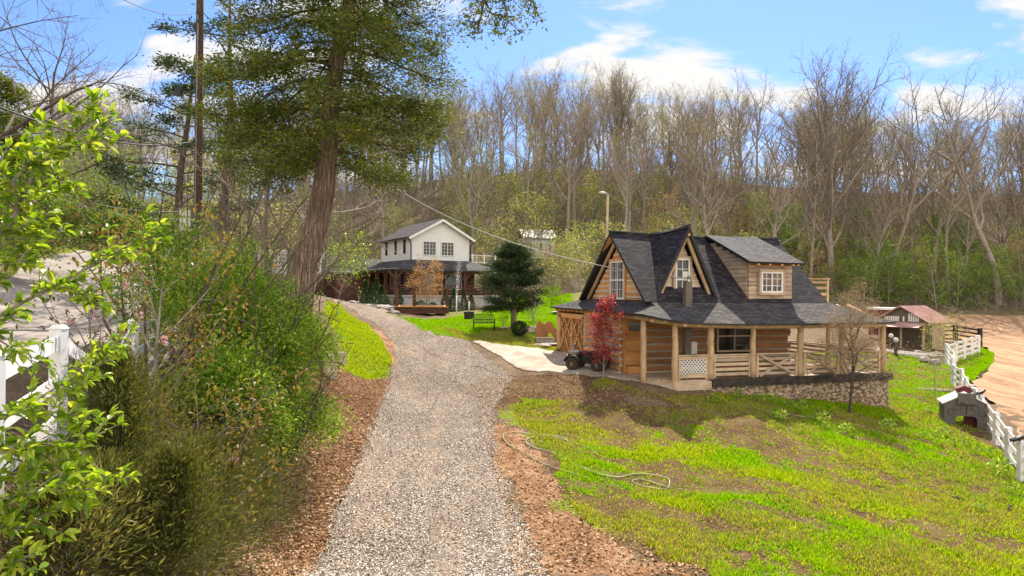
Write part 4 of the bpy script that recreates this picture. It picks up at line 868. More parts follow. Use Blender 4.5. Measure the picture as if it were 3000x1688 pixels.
# ================================================================= white house with dark porch
HT = R(30.0); HO = at(1204, 850, 72.0); HO = Vector((HO.x, 72.0, 0)); 
WH = empty('white_house', (HO.x, HO.y, 0), HT, 'two storey white house with dark wraparound porch and grey roofs at the driveway end', 'house')
def hp(mb, name, mats, parent=None): return mb.build(name, mats, parent or WH)
mb = MB(); mb.b2((0, 0, 7.2), (6.8, 9.5, 10.6), 0); mb.prism([(0, 0, 10.6), (6.8, 0, 10.6), (3.4, 0, 12.35)], (0, 9.5, 0), 0)
for i in range(23): mb.b2((.15 + i * .29, -.02, 8.1), (.17 + i * .29, 0, 10.6), 0)
hp(mb, 'upper_wall', 'white_siding')
mb = MB()
for sx in (0, 1):
    e = (-.45, 10.42) if sx == 0 else (7.25, 10.42)
    mb.slab([(e[0], -.5, e[1]), (e[0], 9.9, e[1]), (3.4, 9.9, 12.55), (3.4, -.5, 12.55)], .10, 0, 1)
hp(mb, 'upper_roof', ['shingle_grey', 'black_paint'])
mb = MB(); mb.bar((-.45, -.53, 10.25), (3.4, -.53, 12.36), .06, .24); mb.bar((7.25, -.53, 10.25), (3.4, -.53, 12.36), .06, .24); hp(mb, 'bargeboard', 'white_paint')
for x in (-.5, 7.3):
    mb = MB(); k = -1 if x < 0 else 1; mb.b2((x - .07, -.5, 10.28), (x + .07, 9.9, 10.42)); 
    mb.rings([(x, -.45, 10.3), (x - k * .2, -.25, 10.0), (x - k * .42, -.1, 9.7), (x - k * .42, -.1, 8.0)], [.07] * 4, 6); hp(mb, 'gutter', 'black_paint')
def hwin(loc, rz, wd, ht, c_, r_, fr='white_paint'): return window(WH, 'window', loc, rz, wd, ht, c_, r_, frame=fr, mull=.025, fr=.06, split=(c_ // 2,), glass='glass_dark')
hwin((2.05, -.03, 8.55), 0, 1.5, 1.5, 4, 4); hwin((4.15, -.03, 8.55), 0, 1.5, 1.5, 4, 4)
for y in (1.9, 4.6, 7.6): hwin((-.03, y, 8.75), R(-90), .5, 1.5, 2, 2, 'black_paint')
mb = MB()
O = [(-2.95, -2.9, 6.95), (9.6, -2.9, 6.95), (9.6, 11, 6.95), (-2.95, 11, 6.95)]; I_ = [(-.02, -.02, 8.05), (6.82, -.02, 8.05), (6.82, 9.6, 8.05), (-.02, 9.6, 8.05)]
for a, b in ((0, 1), (1, 2), (3, 0)):
    mb.slab([O[a], O[b], I_[b], I_[a]] if a != 3 else [O[3], O[0], I_[0], I_[3]], .12, 0, 1)
hp(mb, 'porch_roof', ['shingle_grey', 'black_paint'])
mb = MB(); mb.b2((-3.02, -2.98, 6.78), (9.66, -2.9, 6.96)); mb.b2((-3.03, -2.9, 6.78), (-2.95, 11, 6.96)); hp(mb, 'eave_gutter', 'black_paint')
mb = MB(); mb.b2((0, 0, 4.4), (6.8, 9.5, 7.2)); mb.b2((6.85, 3, 4.4), (9, 9.5, 7.0)); hp(mb, 'lower_wall', 'brick_dark')
for (x, wd) in ((2.0, 1.5), (4.9, 1.9)): hwin((x, -.03, 4.9), 0, wd, 1.7, 2, 1)
for y in (1.2, 3.6, 5.6): hwin((-.03, y, 4.9), R(-90), 1.0, 1.7, 2, 1)
mb = MB(); mb.b2((-.06, 7.3, 4.4), (-.01, 8.3, 6.5)); hp(mb, 'front_door', 'door_wood')
mb = MB(); mb.b2((-2.9, -2.85, 2.2), (9.5, 11, 4.15)); hp(mb, 'stone_base', 'stucco'); mb = MB(); mb.b2((-3.0, -2.95, 4.15), (9.6, 11.1, 4.32)); hp(mb, 'base_cap', 'concrete')
for (x, y) in [(-2.7, -2.65), (-.2, -2.65), (2.3, -2.65), (5.0, -2.65), (7.3, -2.65), (9.2, -2.65), (-2.7, .3), (-2.7, 3.0), (-2.7, 5.6), (-2.7, 8.2), (-2.7, 10.7)]:
    mb = MB(); mb.b2((x - .13, y - .13, 4.32), (x + .13, y + .13, 6.85)); ax = (1, 0) if y < -2 else (0, 1)
    for sg in (-1, 1):
        mb.bar((x + ax[0] * sg * .1, y + ax[1] * sg * .1, 6.0), (x + ax[0] * sg * .75, y + ax[1] * sg * .75, 6.72), .09, .16)
    hp(mb, 'porch_post', 'dark_board')
mb = MB(); mb.b2((-2.8, -2.7, 5.25), (9.3, -2.6, 5.35)); mb.b2((-2.75, -2.6, 5.25), (-2.65, 10.7, 5.35))
for z_ in (4.5, 4.75, 5.0): mb.b2((-2.8, -2.67, z_), (9.3, -2.63, z_ + .1)); mb.b2((-2.72, -2.6, z_), (-2.68, 7.0, z_ + .1))
hp(mb, 'porch_railing', 'dark_board')
mb = MB(); mb.b2((-2.8, -2.75, 6.6), (9.3, -2.55, 6.8)); mb.b2((-2.8, -2.6, 6.6), (-2.6, 10.8, 6.8)); hp(mb, 'porch_beam', 'dark_board')
# roof deck with white rail
mb = MB(); mb.b2((6.9, 2.5, 7.7), (11.5, 7.5, 7.9)); hp(mb, 'roof_deck', 'dark_board')
mb = MB()
for x in (6.95, 8.5, 10.0, 11.45): mb.b2((x - .07, 2.45, 7.9), (x + .07, 2.6, 9.0)); mb.b2((x - .07, 7.3, 7.9), (x + .07, 7.45, 9.0))
for z_ in (8.05, 8.85): mb.b2((6.9, 2.48, z_), (11.5, 2.56, z_ + .08)); mb.b2((11.4, 2.56, z_), (11.48, 7.4, z_ + .08)); mb.b2((6.9, 7.34, z_), (11.5, 7.42, z_ + .08))
hp(mb, 'deck_railing', 'white_paint')
# low wing with entry gable on the left
mb = MB(); mb.b2((-5.5, 9.0, 3.6), (6, 20, 6.8)); hp(mb, 'wing_wall', 'brick_dark')
mb = MB(); mb.slab([(-6.2, 8.6, 6.7), (6, 8.6, 6.7), (6, 14.5, 8.6), (-6.2, 14.5, 8.6)], .12, 0, 1); mb.slab([(-6.2, 20.4, 6.7), (6, 20.4, 6.7), (6, 14.5, 8.6), (-6.2, 14.5, 8.6)], .12, 0, 1)
hp(mb, 'wing_roof', ['shingle_grey', 'black_paint'])
mb = MB()
for sg in (-1, 1): mb.slab([(-7.2, 11.2 + sg * 2.2, 6.6), (-1.5, 11.2 + sg * 2.2, 6.6), (-1.5, 11.2, 8.9), (-7.2, 11.2, 8.9)], .1, 0, 1)
hp(mb, 'entry_roof', ['shingle_grey', 'black_paint'])
mb = MB()
for sg in (-1, 1): mb.bar((-7.22, 11.2 + sg * 2.2, 6.5), (-7.22, 11.2, 8.8), .06, .2)
hp(mb, 'entry_bargeboard', 'white_paint')
mb = MB(); mb.bar((-7, 9.4, 6.6), (-7, 13.0, 6.6), .18, .22); mb.bar((-7, 11.2, 6.7), (-7, 11.2, 8.4), .16, .16); mb.bar((-7, 11.2, 6.9), (-7, 10.3, 7.7), .1, .14); mb.bar((-7, 11.2, 6.9), (-7, 12.1, 7.7), .1, .14); hp(mb, 'entry_truss', 'dark_board')
for y in (9.5, 12.9): mb = MB(); mb.b2((-7.1, y - .13, 3.3), (-6.85, y + .13, 6.5)); hp(mb, 'entry_post', 'dark_board')

# ================================================================= helper for dropping things on the ground
def drop(px, py, sink=0.0, dmin=4.0):
    v = gp(px, py, dmin); return Vector((v.x, v.y, v.z - sink))
def spot(px, d, sink=0.0):
    a = at(px, 850, d); return Vector((a.x, d, H(a.x, d) - sink))
# conifer shrubs by the white house
leafmat('yew', [(.018, .035, .012), (.035, .065, .018), (.06, .09, .028)], .25, .6)
leafmat('yew_brown', [(.05, .045, .015), (.09, .075, .022), (.12, .10, .035)], .25, .6)
def rnd_unit(r, n):
    v = r.normal(size=(n, 3)); return v / np.linalg.norm(v, axis=1)[:, None]
def leaf_quads(C, D, Ln, Wd, r, droop=0.0, fold=0.0):
    """diamond leaves: base C, direction D, length Ln, width Wd"""
    n = len(C); D = D / np.linalg.norm(D, axis=1)[:, None]; a = rnd_unit(r, n); s = np.cross(D, a); s /= np.linalg.norm(s, axis=1)[:, None] + 1e-9
    tip = C + D * Ln[:, None]; tip[:, 2] -= droop * Ln; mid = C + D * (Ln * .45)[:, None]
    V = np.stack([C, mid + s * (Wd / 2)[:, None], tip, mid - s * (Wd / 2)[:, None]], 1).reshape(-1, 3)
    return V, np.arange(n * 4).reshape(n, 4)
def bush_mesh(name, mat, prof, n, Lr, seed, up=.5, link=False, core=None):
    """prof(u, rng)->(r, z) envelope points; leaves through the outer shell"""
    r = np.random.default_rng(seed); u = r.random(n); a = r.uniform(0, 2 * np.pi, n); rad, z = prof(u); k = r.uniform(.2, 1.0, n) ** .5 * (1 + .16 * np.sin(a * 3 + z * 4 + seed) + .1 * np.sin(a * 7 - z * 6))
    C = np.stack([np.cos(a) * rad * k, np.sin(a) * rad * k, z], 1); D = np.stack([np.cos(a), np.sin(a), a * 0 + up], 1) + r.normal(0, 1.1, (n, 3))
    ln = r.uniform(Lr * .6, Lr * 1.3, n); V, Fc = leaf_quads(C, D, ln, ln * .42, r)
    return np_mesh(name, V, Fc, mat, link=link)
cone = lambda R_, Hh: (lambda u: (R_ * np.sin(np.pi * np.clip(u ** .8 * .93 + .05, 0, 1)) ** .75 * (1.05 - .85 * u), u * Hh))
ball = lambda R_, Hh: (lambda u: (R_ * np.sqrt(np.clip(1 - (2 * u - 1) ** 2, 0, 1)), .1 + u * Hh))
CONE_M = bush_mesh('foliage', 'yew', cone(.62, 2.4), 1500, .16, 1, 1.0); BALL_M = bush_mesh('foliage', 'yew', ball(.62, 1.1), 1100, .14, 2); BROWN_M = bush_mesh('foliage', 'yew_brown', cone(.6, 1.9), 1400, .15, 3, .9)
_tr = MB(); _tr.cyl((0, 0, -.15), (0, 0, .55), .05, .03, 6); _t = _tr.build('stem', 'bark_dark'); STEM_M = _t.data; bpy.data.objects.remove(_t)
def shrub(name, me, loc, s, label, cat='shrub', group=None, stem=True):
    e = empty(name, loc, random.uniform(0, 6), label, cat, group); e.scale = s if isinstance(s, tuple) else (s, s, s)
    link_mesh('foliage', me, e)
    if stem: link_mesh('stem', STEM_M, e)
    return e
for (px, d, me, s, lb) in ((1168, 66, CONE_M, (1, 1, 1.05), 'tall dark column evergreen behind the leftmost wooden pond post'), (1232, 66, BALL_M, 1.0, 'rounded brownish evergreen left of the orange budding tree'), (1268, 66.5, BALL_M, .85, 'small dark round evergreen behind the orange budding tree'),
      (1306, 66, CONE_M, (1, 1, .95), 'dark cone evergreen behind the right wooden pond post'), (1330, 66.5, CONE_M, (1.15, 1.15, .95), 'broad cone evergreen behind the water jet'), (1359, 65, CONE_M, (.75, .75, .9), 'narrow dark pointed evergreen against the pale wall'), (1380, 65, BROWN_M, (1, 1, .95), 'loose olive cone evergreen right of the narrow pointed one')):
    shrub('evergreen_shrub', me, spot(px, d), s, lb, group='evergreens along the pale base wall')
for (px, d, me, s, lb) in ((1072, 67, CONE_M, (1.2, 1.2, 1.15), 'large dark evergreen nearest the porch steps of the white house'), (1086, 65, CONE_M, (1.3, 1.3, .95), 'bushy dark evergreen second along the driveway bed'), (1104, 63, CONE_M, (1.2, 1.2, 1.2), 'tall dark evergreen third along the driveway bed'), (1118, 61, CONE_M, (1.4, 1.4, .9), 'low broad dark evergreen at the end of the driveway bed'), (1125, 58, BALL_M, 1.0, 'small yellowish bush beside the border stones')):
    shrub('evergreen_shrub', me, spot(px, d), s, lb, group='evergreens in the bed by the driveway')
# border stones of the bed: individual rocks
_rk = []
for k in range(4):
    mb = MB(); mb.blob((0, 0, 0), (.32, .24, .15), 0, .25, 2, seed=40 + k); o = mb.build('border_rock', 'stone_grey'); _rk.append(o.data); bpy.data.objects.remove(o)
rs = random.Random(8)
for i in range(46):
    u = i / 45; px = 1030 + u * 122 + rs.uniform(-5, 5); d_ = 70 - u * 19 + rs.uniform(-1, 1)
    v = spot(px, d_); o = link_mesh('border_rock', _rk[i % 4], None, v + Vector((0, 0, .05))); o.rotation_euler = (rs.uniform(-.3, .3), rs.uniform(-.3, .3), rs.uniform(0, 6)); k = rs.uniform(1.0, 2.0); o.scale = (k, k, k * rs.uniform(.8, 1.3))
    tag(o, 'rough grey border rock in the row edging the driveway bed', 'rock', 'border rocks along the driveway bed')
# pond frame of dark timbers
PF = drop(1165, 915); PFe = empty('timber_pond', (PF.x, PF.y, PF.z), R(8), 'low dark timber pond surround with three tall posts on the lawn', 'pond')
PW = 3.8
mb = MB(); mb.b2((-.2, 0, -.1), (PW, .2, .40)); mb.b2((-.2, 3.2, -.1), (PW, 3.4, .40)); mb.b2((-.2, .2, -.1), (0, 3.2, .40)); mb.b2((PW - .2, .2, -.1), (PW, 3.2, .40)); mb.build('timber_curb', 'dark_board', PFe)
mb = MB(); mb.b2((-.25, -.08, .40), (PW + .05, .3, .46)); mb.b2((-.25, 3.15, .40), (PW + .05, 3.5, .46)); mb.b2((-.25, .3, .40), (.1, 3.15, .46)); mb.b2((PW - .25, .3, .40), (PW + .05, 3.15, .46)); mb.build('capping_board', 'raw_board', PFe)
mb = MB(); mb.b2((0, .2, .2), (PW - .2, 3.2, .30)); mb.build('water', 'glass_dark', PFe)
for x, y in ((-.05, .1), (1.25, .1), (PW - .05, .1)): mb = MB(); mb.b2((x - .14, y - .14, -.1), (x + .12, y + .12, 1.85)); mb.build('post', 'dark_board', PFe)
# fountain jet (spray of droplets)
def spray(n, seed):
    r = np.random.default_rng(seed); z = r.random(n) ** .8 * 3.2; w_ = .05 + .14 * z / 3.2
    C = np.stack([r.normal(0, 1, n) * w_ + .05 * z, r.normal(0, 1, n) * w_, z], 1); return leaf_quads(C, rnd_unit(r, n), r.uniform(.02, .07, n), r.uniform(.012, .03, n), r)
leafmat('droplets', [(.7, .7, .72), (.85, .85, .88)], .6, .2, tcol=(1, 1, 1))
JE = spot(1338, 57); JE = empty('fountain', (JE.x, JE.y, JE.z), 0, 'white vertical water jet rising from a thin pipe in the lawn', 'fountain')
V, Fc = spray(900, 5); V[:, 2] += 1.3; np_mesh('water_jet', V, Fc, 'droplets', JE); mb = MB(); mb.cyl((0, 0, -.1), (0, 0, 1.5), .07, .05, 8); mb.build('pipe', 'white_paint', JE)
v = drop(1374, 938); e = empty('planter', (v.x, v.y, v.z), 0, 'square dark planter box with a thin pale stake behind the bench', 'planter')
mb = MB(); mb.box((0, 0, .28), (.62, .62, .56), 0, None, 1.12); mb.box((0, 0, .58), (.76, .76, .06)); mb.build('box', 'tar_wood', e); mb = MB(); mb.cyl((.0, 0, .6), (0, 0, 1.35), .06, .05, 7); mb.build('stake', 'white_paint', e)
# bench
v = drop(1418, 967); BE = empty('garden_bench', (v.x, v.y, v.z), R(6), 'dark metal slatted garden bench on the green lawn', 'bench')
mb = MB()
mb.rings([(-.62, .28, .45), (-.64, .33, .72), (-.58, .36, .90), (-.2, .375, .945), (.2, .375, .945), (.58, .36, .90), (.64, .33, .72), (.62, .28, .45)], [.022] * 8, 6)
for i in range(17): x = -.55 + i * 1.1 / 16; mb.bar((x, .28, .47), (x, .355, .90), .03, .012)
mb.b2((-.56, .28, .60), (.56, .31, .64)); mb.build('backrest', 'black_metal', BE)
mb = MB(); mb.b2((-.62, -.22, .42), (.62, -.17, .46)); mb.b2((-.62, .24, .42), (.62, .29, .46))
for i in range(19): x = -.58 + i * 1.16 / 18; mb.b2((x - .018, -.17, .435), (x + .018, .24, .45))
mb.build('seat', 'black_metal', BE)
for x in (-.63, .63):
    mb = MB(); mb.rings([(x, -.2, 0), (x, -.2, .44), (x, -.2, .62), (x, -.13, .69), (x, .2, .69), (x, .33, .70)], [.022] * 6, 6); mb.build('armrest', 'black_metal', BE)
    mb = MB(); mb.cyl((x, .29, 0), (x, .28, .5), .022, n=6); mb.build('leg', 'black_metal', BE)
    mb = MB(); mb.cyl((x * .98, -.2, 0), (x * .98, -.2, .42), .024, n=6); mb.build('leg', 'black_metal', BE)
# live-edge slab seat, trough, rocks, round bush
v = drop(1606, 995); e = empty('slab_sculpture', (v.x, v.y, v.z), R(4), 'twin peaked live edge wooden slab standing upright by the lattice gate', 'wood slab')
pr = [(-.75, 0), (-.70, .35), (-.78, .55), (-.66, .75), (-.6, 1.0), (-.5, 1.08), (-.38, .98), (-.2, .85), (-.08, 1.0), (.05, 1.07), (.2, .98), (.35, .72), (.55, .5), (.66, .42), (.72, .2), (.7, 0), (.28, 0), (.28, .22), (.18, .34), (.02, .36), (-.04, .2), (-.04, 0)]
mb = MB(); mb.prism([(x, 0, z) for x, z in pr], (0, .12, 0)); mb.build('slab', 'log_shade', e)
mb = MB(); mb.box((0, .03, -.06), (1.6, .5, .12)); mb.build('plinth', 'stone_grey', e)
v = drop(1596, 1008); e = empty('stone_trough', (v.x, v.y, v.z), R(4), 'low grey concrete trough in front of the wooden slab', 'trough')
mb = MB(); mb.b2((-.52, -.2, 0), (.52, -.14, .34)); mb.b2((-.52, .14, 0), (.52, .2, .34)); mb.b2((-.52, -.14, 0), (-.46, .14, .34)); mb.b2((.46, -.14, 0), (.52, .14, .34)); mb.b2((-.46, -.14, 0), (.46, .14, .2)); mb.build('basin', 'stone_grey', e); mb = MB(); mb.b2((-.55, -.23, .34), (.55, -.12, .38)); mb.build('rim', 'concrete', e)
RB_M = bush_mesh('foliage', 'yew', ball(.5, .85), 5200, .07, 22); shrub('round_bush', RB_M, drop(1521, 988), .95, 'compact dark green round bush beside pale rocks', stem=False)
for (px, py, s, lb, m_) in ((1548, 976, (1.3, .9, 2.6), 'pale rock leaning beside the round green bush', 'stone_pale'), (1566, 975, (1.2, 1, 2.0), 'pinkish rock right of the larger pale rock', 'stone_pale'), (1588, 1018, (1.4, 1, .9), 'flat pale rock lying before the trough', 'stone_pale'), (956, 1090, (1.1, 1.1, 3.6), 'large upright tan boulder at the edge of the green bush', 'stone_pale'), (999, 1062, (.6, .6, 2.2), 'small upright white rock left of the driveway', 'stone_pale'), (1612, 1013, (1.8, 1.4, .5), 'flat grey slab rock at the foot of the gate', 'stone_grey'), (1655, 918, (3, 2, .6), 'flat pale boulder on the far bright lawn', 'stone_pale')):
    mb = MB(); mb.blob((0, 0, .1), (.32 * s[0], .24 * s[1], .15 * s[2]), 0, .2, 3, seed=int(px)); o = mb.build('rock', m_, None, drop(px, py)); tag(o, lb, 'rock')
# ================================================================= ATV
v = drop(1722, 1084); AT = empty('quad_bike', (v.x, v.y, v.z), R(0), 'muddy dark quad bike parked on the stone patio by the red maple', 'quad bike')
ad = Vector((1712 - 1690, 0)); AT.rotation_euler = (0, 0, R(153))      # nose to the left and slightly towards the camera
def wheel(x, y):
    mb = MB(); P_ = []; n = 28
    prof = [(.10, -.10), (.20, -.125), (.265, -.11), (.285, -.06), (.285, .06), (.265, .11), (.20, .125), (.10, .10)]
    vs_ = [(r_ * math.cos(2 * math.pi * i / n) * (1 + (.02 if i % 2 and .05 < abs(y_) + .1 and r_ > .25 else 0)), y_, r_ * math.sin(2 * math.pi * i / n)) for i in range(n) for r_, y_ in prof]
    k = len(prof); fs = [(i * k + j, ((i + 1) % n) * k + j, ((i + 1) % n) * k + (j + 1) % k, i * k + (j + 1) % k) for i in range(n) for j in range(k)]
    mb.faces(vs_, fs, 0, True); e = empty('wheel', (x, y, .285)); e.parent = AT; mb.build('tyre', 'rubber', e)
    mb = MB(); mb.cyl((0, -.06, 0), (0, .06, 0), .13, n=14); mb.cyl((0, -.1, 0), (0, .1, 0), .05, n=10); mb.build('rim', 'grey_metal', e)
for x in (-.58, .58):
    for y in (-.42, .42): wheel(x, y)
def fender(x0, k):
    mb = MB(); pr = [(x0 + .36 * math.cos(a), .33 + .36 * math.sin(a) * .95) for a in np.linspace(R(10), R(170), 9)]; pi = [(x0 + .32 * math.cos(a), .31 + .32 * math.sin(a) * .95) for a in np.linspace(R(170), R(10), 9)]
    for y in (-.54, .26): mb.prism([(a, y, b) for a, b in pr + pi], (0, .28, 0))
    mb.b2((x0 - .26, -.26, .62), (x0 + .26, .26, .70)); return mb.build('fender', 'black_paint', AT)
fender(-.58, 0); fender(.58, 1)
mb = MB(); mb.box((0, 0, .42), (.95, .30, .26)); mb.box((.02, 0, .62), (.42, .28, .2), 0, None, .8); mb.box((.45, 0, .55), (.3, .3, .3)); mb.build('chassis', 'black_metal', AT)
mb = MB(); mb.blob((.16, 0, .74), (.24, .15, .11), 0, .02, 3, 5); mb.build('fuel_tank', 'maroon', AT)
mb = MB(); mb.blob((-.26, 0, .76), (.34, .16, .09), 0, .02, 3, 6); mb.build('seat', 'black_paint', AT)
for x0, l in ((.62, .42), (-.66, .5)):
    mb = MB()
    for y in (-.30, -.15, 0, .15, .30): mb.cyl((x0 - l / 2, y, .79), (x0 + l / 2, y, .79), .012, n=6)
    for x in (x0 - l / 2, x0, x0 + l / 2): mb.cyl((x, -.34, .79), (x, .34, .79), .014, n=6)
    for y in (-.28, .28): mb.cyl((x0, y, .68), (x0, y, .79), .012, n=6)
    mb.build('rack', 'grey_metal', AT)
mb = MB(); mb.rings([(.30, -.38, 1.02), (.34, -.2, 1.0), (.38, 0, .95), (.34, .2, 1.0), (.30, .38, 1.02)], [.014] * 5, 7); mb.cyl((.44, 0, .6), (.38, 0, .96), .02, n=7)
for y in (-.36, .36): mb.cyl((.31, y - .06, 1.02), (.29, y + .06, 1.02), .024, n=8)
mb.build('handlebar', 'black_metal', AT)
mb = MB(); mb.rings([(.86, -.30, .35), (.92, -.25, .62), (.92, .25, .62), (.86, .30, .35)], [.018] * 4, 6); mb.rings([(.9, -.27, .5), (.93, 0, .5), (.9, .27, .5)], [.015] * 3, 6); mb.build('bumper', 'black_metal', AT)
for y in (-.2, .2): mb = MB(); mb.blob((.86, y, .60), (.05, .08, .06), 0, 0, 2, 2); mb.build('headlight', 'white_paint', AT)
mb = MB(); mb.bar((.70, -.1, .82), (.66, -.05, 1.12), .05, .03); mb.build('blue_strap', 'sky_blue_paint', AT)
# ================================================================= playhouse
v = spot(2825, 28.6); PH = empty('toy_playhouse', (v.x, v.y, v.z - .03), R(-22), 'grey plastic toy playhouse with arched opening beside the white fence', 'playhouse')
W2, D2, Hw = .78, .55, .95
def arch(y, th, n=1):
    mb = MB(); pr = [(-W2, 0), (-W2, Hw), (-W2 * .98, Hw + .06), (0, 1.38), (W2 * .98, Hw + .06), (W2, Hw), (W2, 0), (.50, 0), (.50, .34), (.33, .43), (.22, .47), (-.22, .47), (-.33, .43), (-.50, .34), (-.50, 0)]
    # build as strips to avoid the concave face
    L_ = [(-W2, 0), (-W2, Hw), (-.38, 1.18), (-.38, 0)]; R__ = [(-a, b) for a, b in L_][::-1]; T_ = [(-.38, .34), (-.38, 1.18), (0, 1.38), (.38, 1.18), (.38, .34), (.33, .43), (.22, .47), (-.22, .47), (-.33, .43)]
    for q in (L_, R__): mb.prism([(a, y, b) for a, b in q], (0, th, 0))
    mb.prism([(a, y + .002, b) for a, b in [(-.38, .34), (-.38, 1.18), (0, 1.38), (0, .47), (-.22, .47), (-.33, .43)]], (0, th - .004, 0)); mb.prism([(a, y + .002, b) for a, b in [(.38, 1.18), (.38, .34), (.33, .43), (.22, .47), (0, .47), (0, 1.38)]], (0, th - .004, 0))
    return mb
mb = arch(-D2, .07); mb.build('front_wall', 'plastic_grey', PH)
arch(D2 - .07, .07).build('rear_wall', 'plastic_grey', PH)
mb = MB(); mb.b2((-W2, -D2 + .07, 0), (-W2 + .06, D2 - .07, Hw)); mb.build('side_wall', 'plastic_grey', PH); mb = MB(); mb.b2((W2 - .06, -D2 + .07, 0), (W2, D2 - .07, Hw)); mb.build('side_wall', 'plastic_grey', PH)
mb = MB()
for sg in (-1, 1): mb.slab([(sg * (W2 + .08), -D2 - .05, Hw + .02), (sg * (W2 + .08), D2 + .05, Hw + .02), (0, D2 + .05, 1.44), (0, -D2 - .05, 1.44)], .05)
mb.build('roof', 'plastic_pale', PH)
mb = MB(); mb.b2((-.32, -D2 - .1, .98), (.32, -D2 - .01, 1.42)); mb.rings([(-.2, -D2 - .12, 1.04), (0, -D2 - .14, .99), (.2, -D2 - .12, 1.04)], [.03] * 3, 6); mb.build('front_panel', 'plastic_grey', PH)
for x, z_ in ((-.33, .82), (.33, .82), (-.55, .62), (.55, .62)):
    mb = MB(); n = 16; mb.rings([(x + .12 * math.cos(2 * math.pi * i / n), -D2 - .005, z_ + .12 * math.sin(2 * math.pi * i / n)) for i in range(n + 1)], [.014] * (n + 1), 5); mb.build('round_emblem', 'plastic_dark', PH)
mb = MB(); mb.b2((-.18, .05, 1.28), (.30, .5, 1.52)); mb.prism([(-.24, .02, 1.52), (.36, .02, 1.52), (.06, .02, 1.66)], (0, .5, 0)); mb.build('chimney', 'maroon', PH)
mb = MB(); mb.b2((-.015, -D2 - .01, .55), (.015, -D2 + .0, .95)); mb.build('seam', 'black_paint', PH); mb = MB(); mb.b2((0, -.1, .01), (W2 - .08, -.04, .8)); mb.build('inner_panel', 'maroon', PH)
# ================================================================= shed with red tin roof
v = spot(2675, 61); SH = empty('garden_shed', (v.x, v.y, v.z), R(38), 'small plywood shed with faded red tin roof and white slatted gable', 'shed'); SH.scale = (.9, .9, .95)
w0, w1 = 2.2, 2.1
mb = MB(); mb.b2((-.9, -w1, 0), (w0, w1, 2.5)); mb.build('wall', 'plywood', SH)
mb = MB()
for sg in (-1, 1):
    n = 12
    for i in range(n):
        x0 = -3.0 + 6.0 * i / n; x1 = x0 + 6.0 / n - .03; mb.slab([(x0, 0, 3.9), (x1, 0, 3.9), (x1, sg * (w1 + .5), 2.45), (x0, sg * (w1 + .5), 2.45)], .05, 0)
        mb.bar((x0, 0, 3.93), (x0, sg * (w1 + .5), 2.48), .05, .04)
mb.build('roof', 'tin_red', SH)
for i, y in enumerate((-1.5, -1.3, -1.1, -.9, -.7, -.2, .3, .5, .7, .9, 1.1, 1.3, 1.5)): mb = MB(); mb.b2((-2.62, y - .07, 2.5), (-2.58, y + .07, 2.5 + (.75 if -1.4 < y < -.5 else .45))); mb.build('gable_slat', 'white_paint', SH)
mb = MB(); mb.prism([(-2.5, -w1 - .2, 2.45), (-2.5, w1 + .2, 2.45), (-2.5, 0, 3.75)], (.06, 0, 0)); mb.build('gable_board', 'weathered_post', SH)
mb = MB(); mb.slab([(-4.2, -w1, 2.05), (-2.5, -w1, 2.45), (-2.5, w1, 2.45), (-4.2, w1, 2.05)], .05); mb.build('awning', 'tin_red', SH)
for y in (-w1 + .1, 0, w1 - .1): mb = MB(); mb.b2((-2.75, y - .07, 0), (-2.6, y + .07, 2.4)); mb.build('post', 'grey_board', SH)
mb = MB(); mb.b2((-2.6, w1 - .15, 0), (-.9, w1 - .05, 2.45)); mb.b2((-1.0, -w1, 0), (-.92, w1, 2.45)); mb.build('lean_to_wall', 'weathered_post', SH)
v = spot(2598, 66); e = empty('red_outbuilding', (v.x, v.y, v.z + .4), R(-30), 'dark red low building with white roof edge partly behind the shed', 'outbuilding'); e.scale = (.6, .6, .85)
mb = MB(); mb.b2((-2.5, -1.5, 0), (2.5, 1.5, 2.9)); mb.build('wall', 'maroon', e); mb = MB(); mb.b2((-2.8, -1.8, 2.9), (2.8, 1.8, 3.15)); mb.build('roof', 'white_paint', e)
# far house on the slope
v = spot(1573, 96); e = empty('hillside_house', (v.x, v.y, v.z - .5), R(15), 'small pale building half hidden among trees behind the dark pine', 'house'); e.scale = (.5, .6, .95)
mb = MB(); mb.b2((-5, -3, 0), (4, 3, 3.0)); mb.build('wall', 'plastic_pale', e)
mb = MB(); mb.slab([(-5.5, -3.5, 3), (4.5, -3.5, 3), (4.5, 0, 4.4), (-5.5, 0, 4.4)], .12); mb.slab([(-5.5, 3.5, 3), (4.5, 3.5, 3), (4.5, 0, 4.4), (-5.5, 0, 4.4)], .12); mb.build('roof', 'grey_metal', e)
for x in (-3, 0, 2.5): window(e, 'window', (x, -3.02, 1.1), 0, 1.0, 1.2, 2, 2)
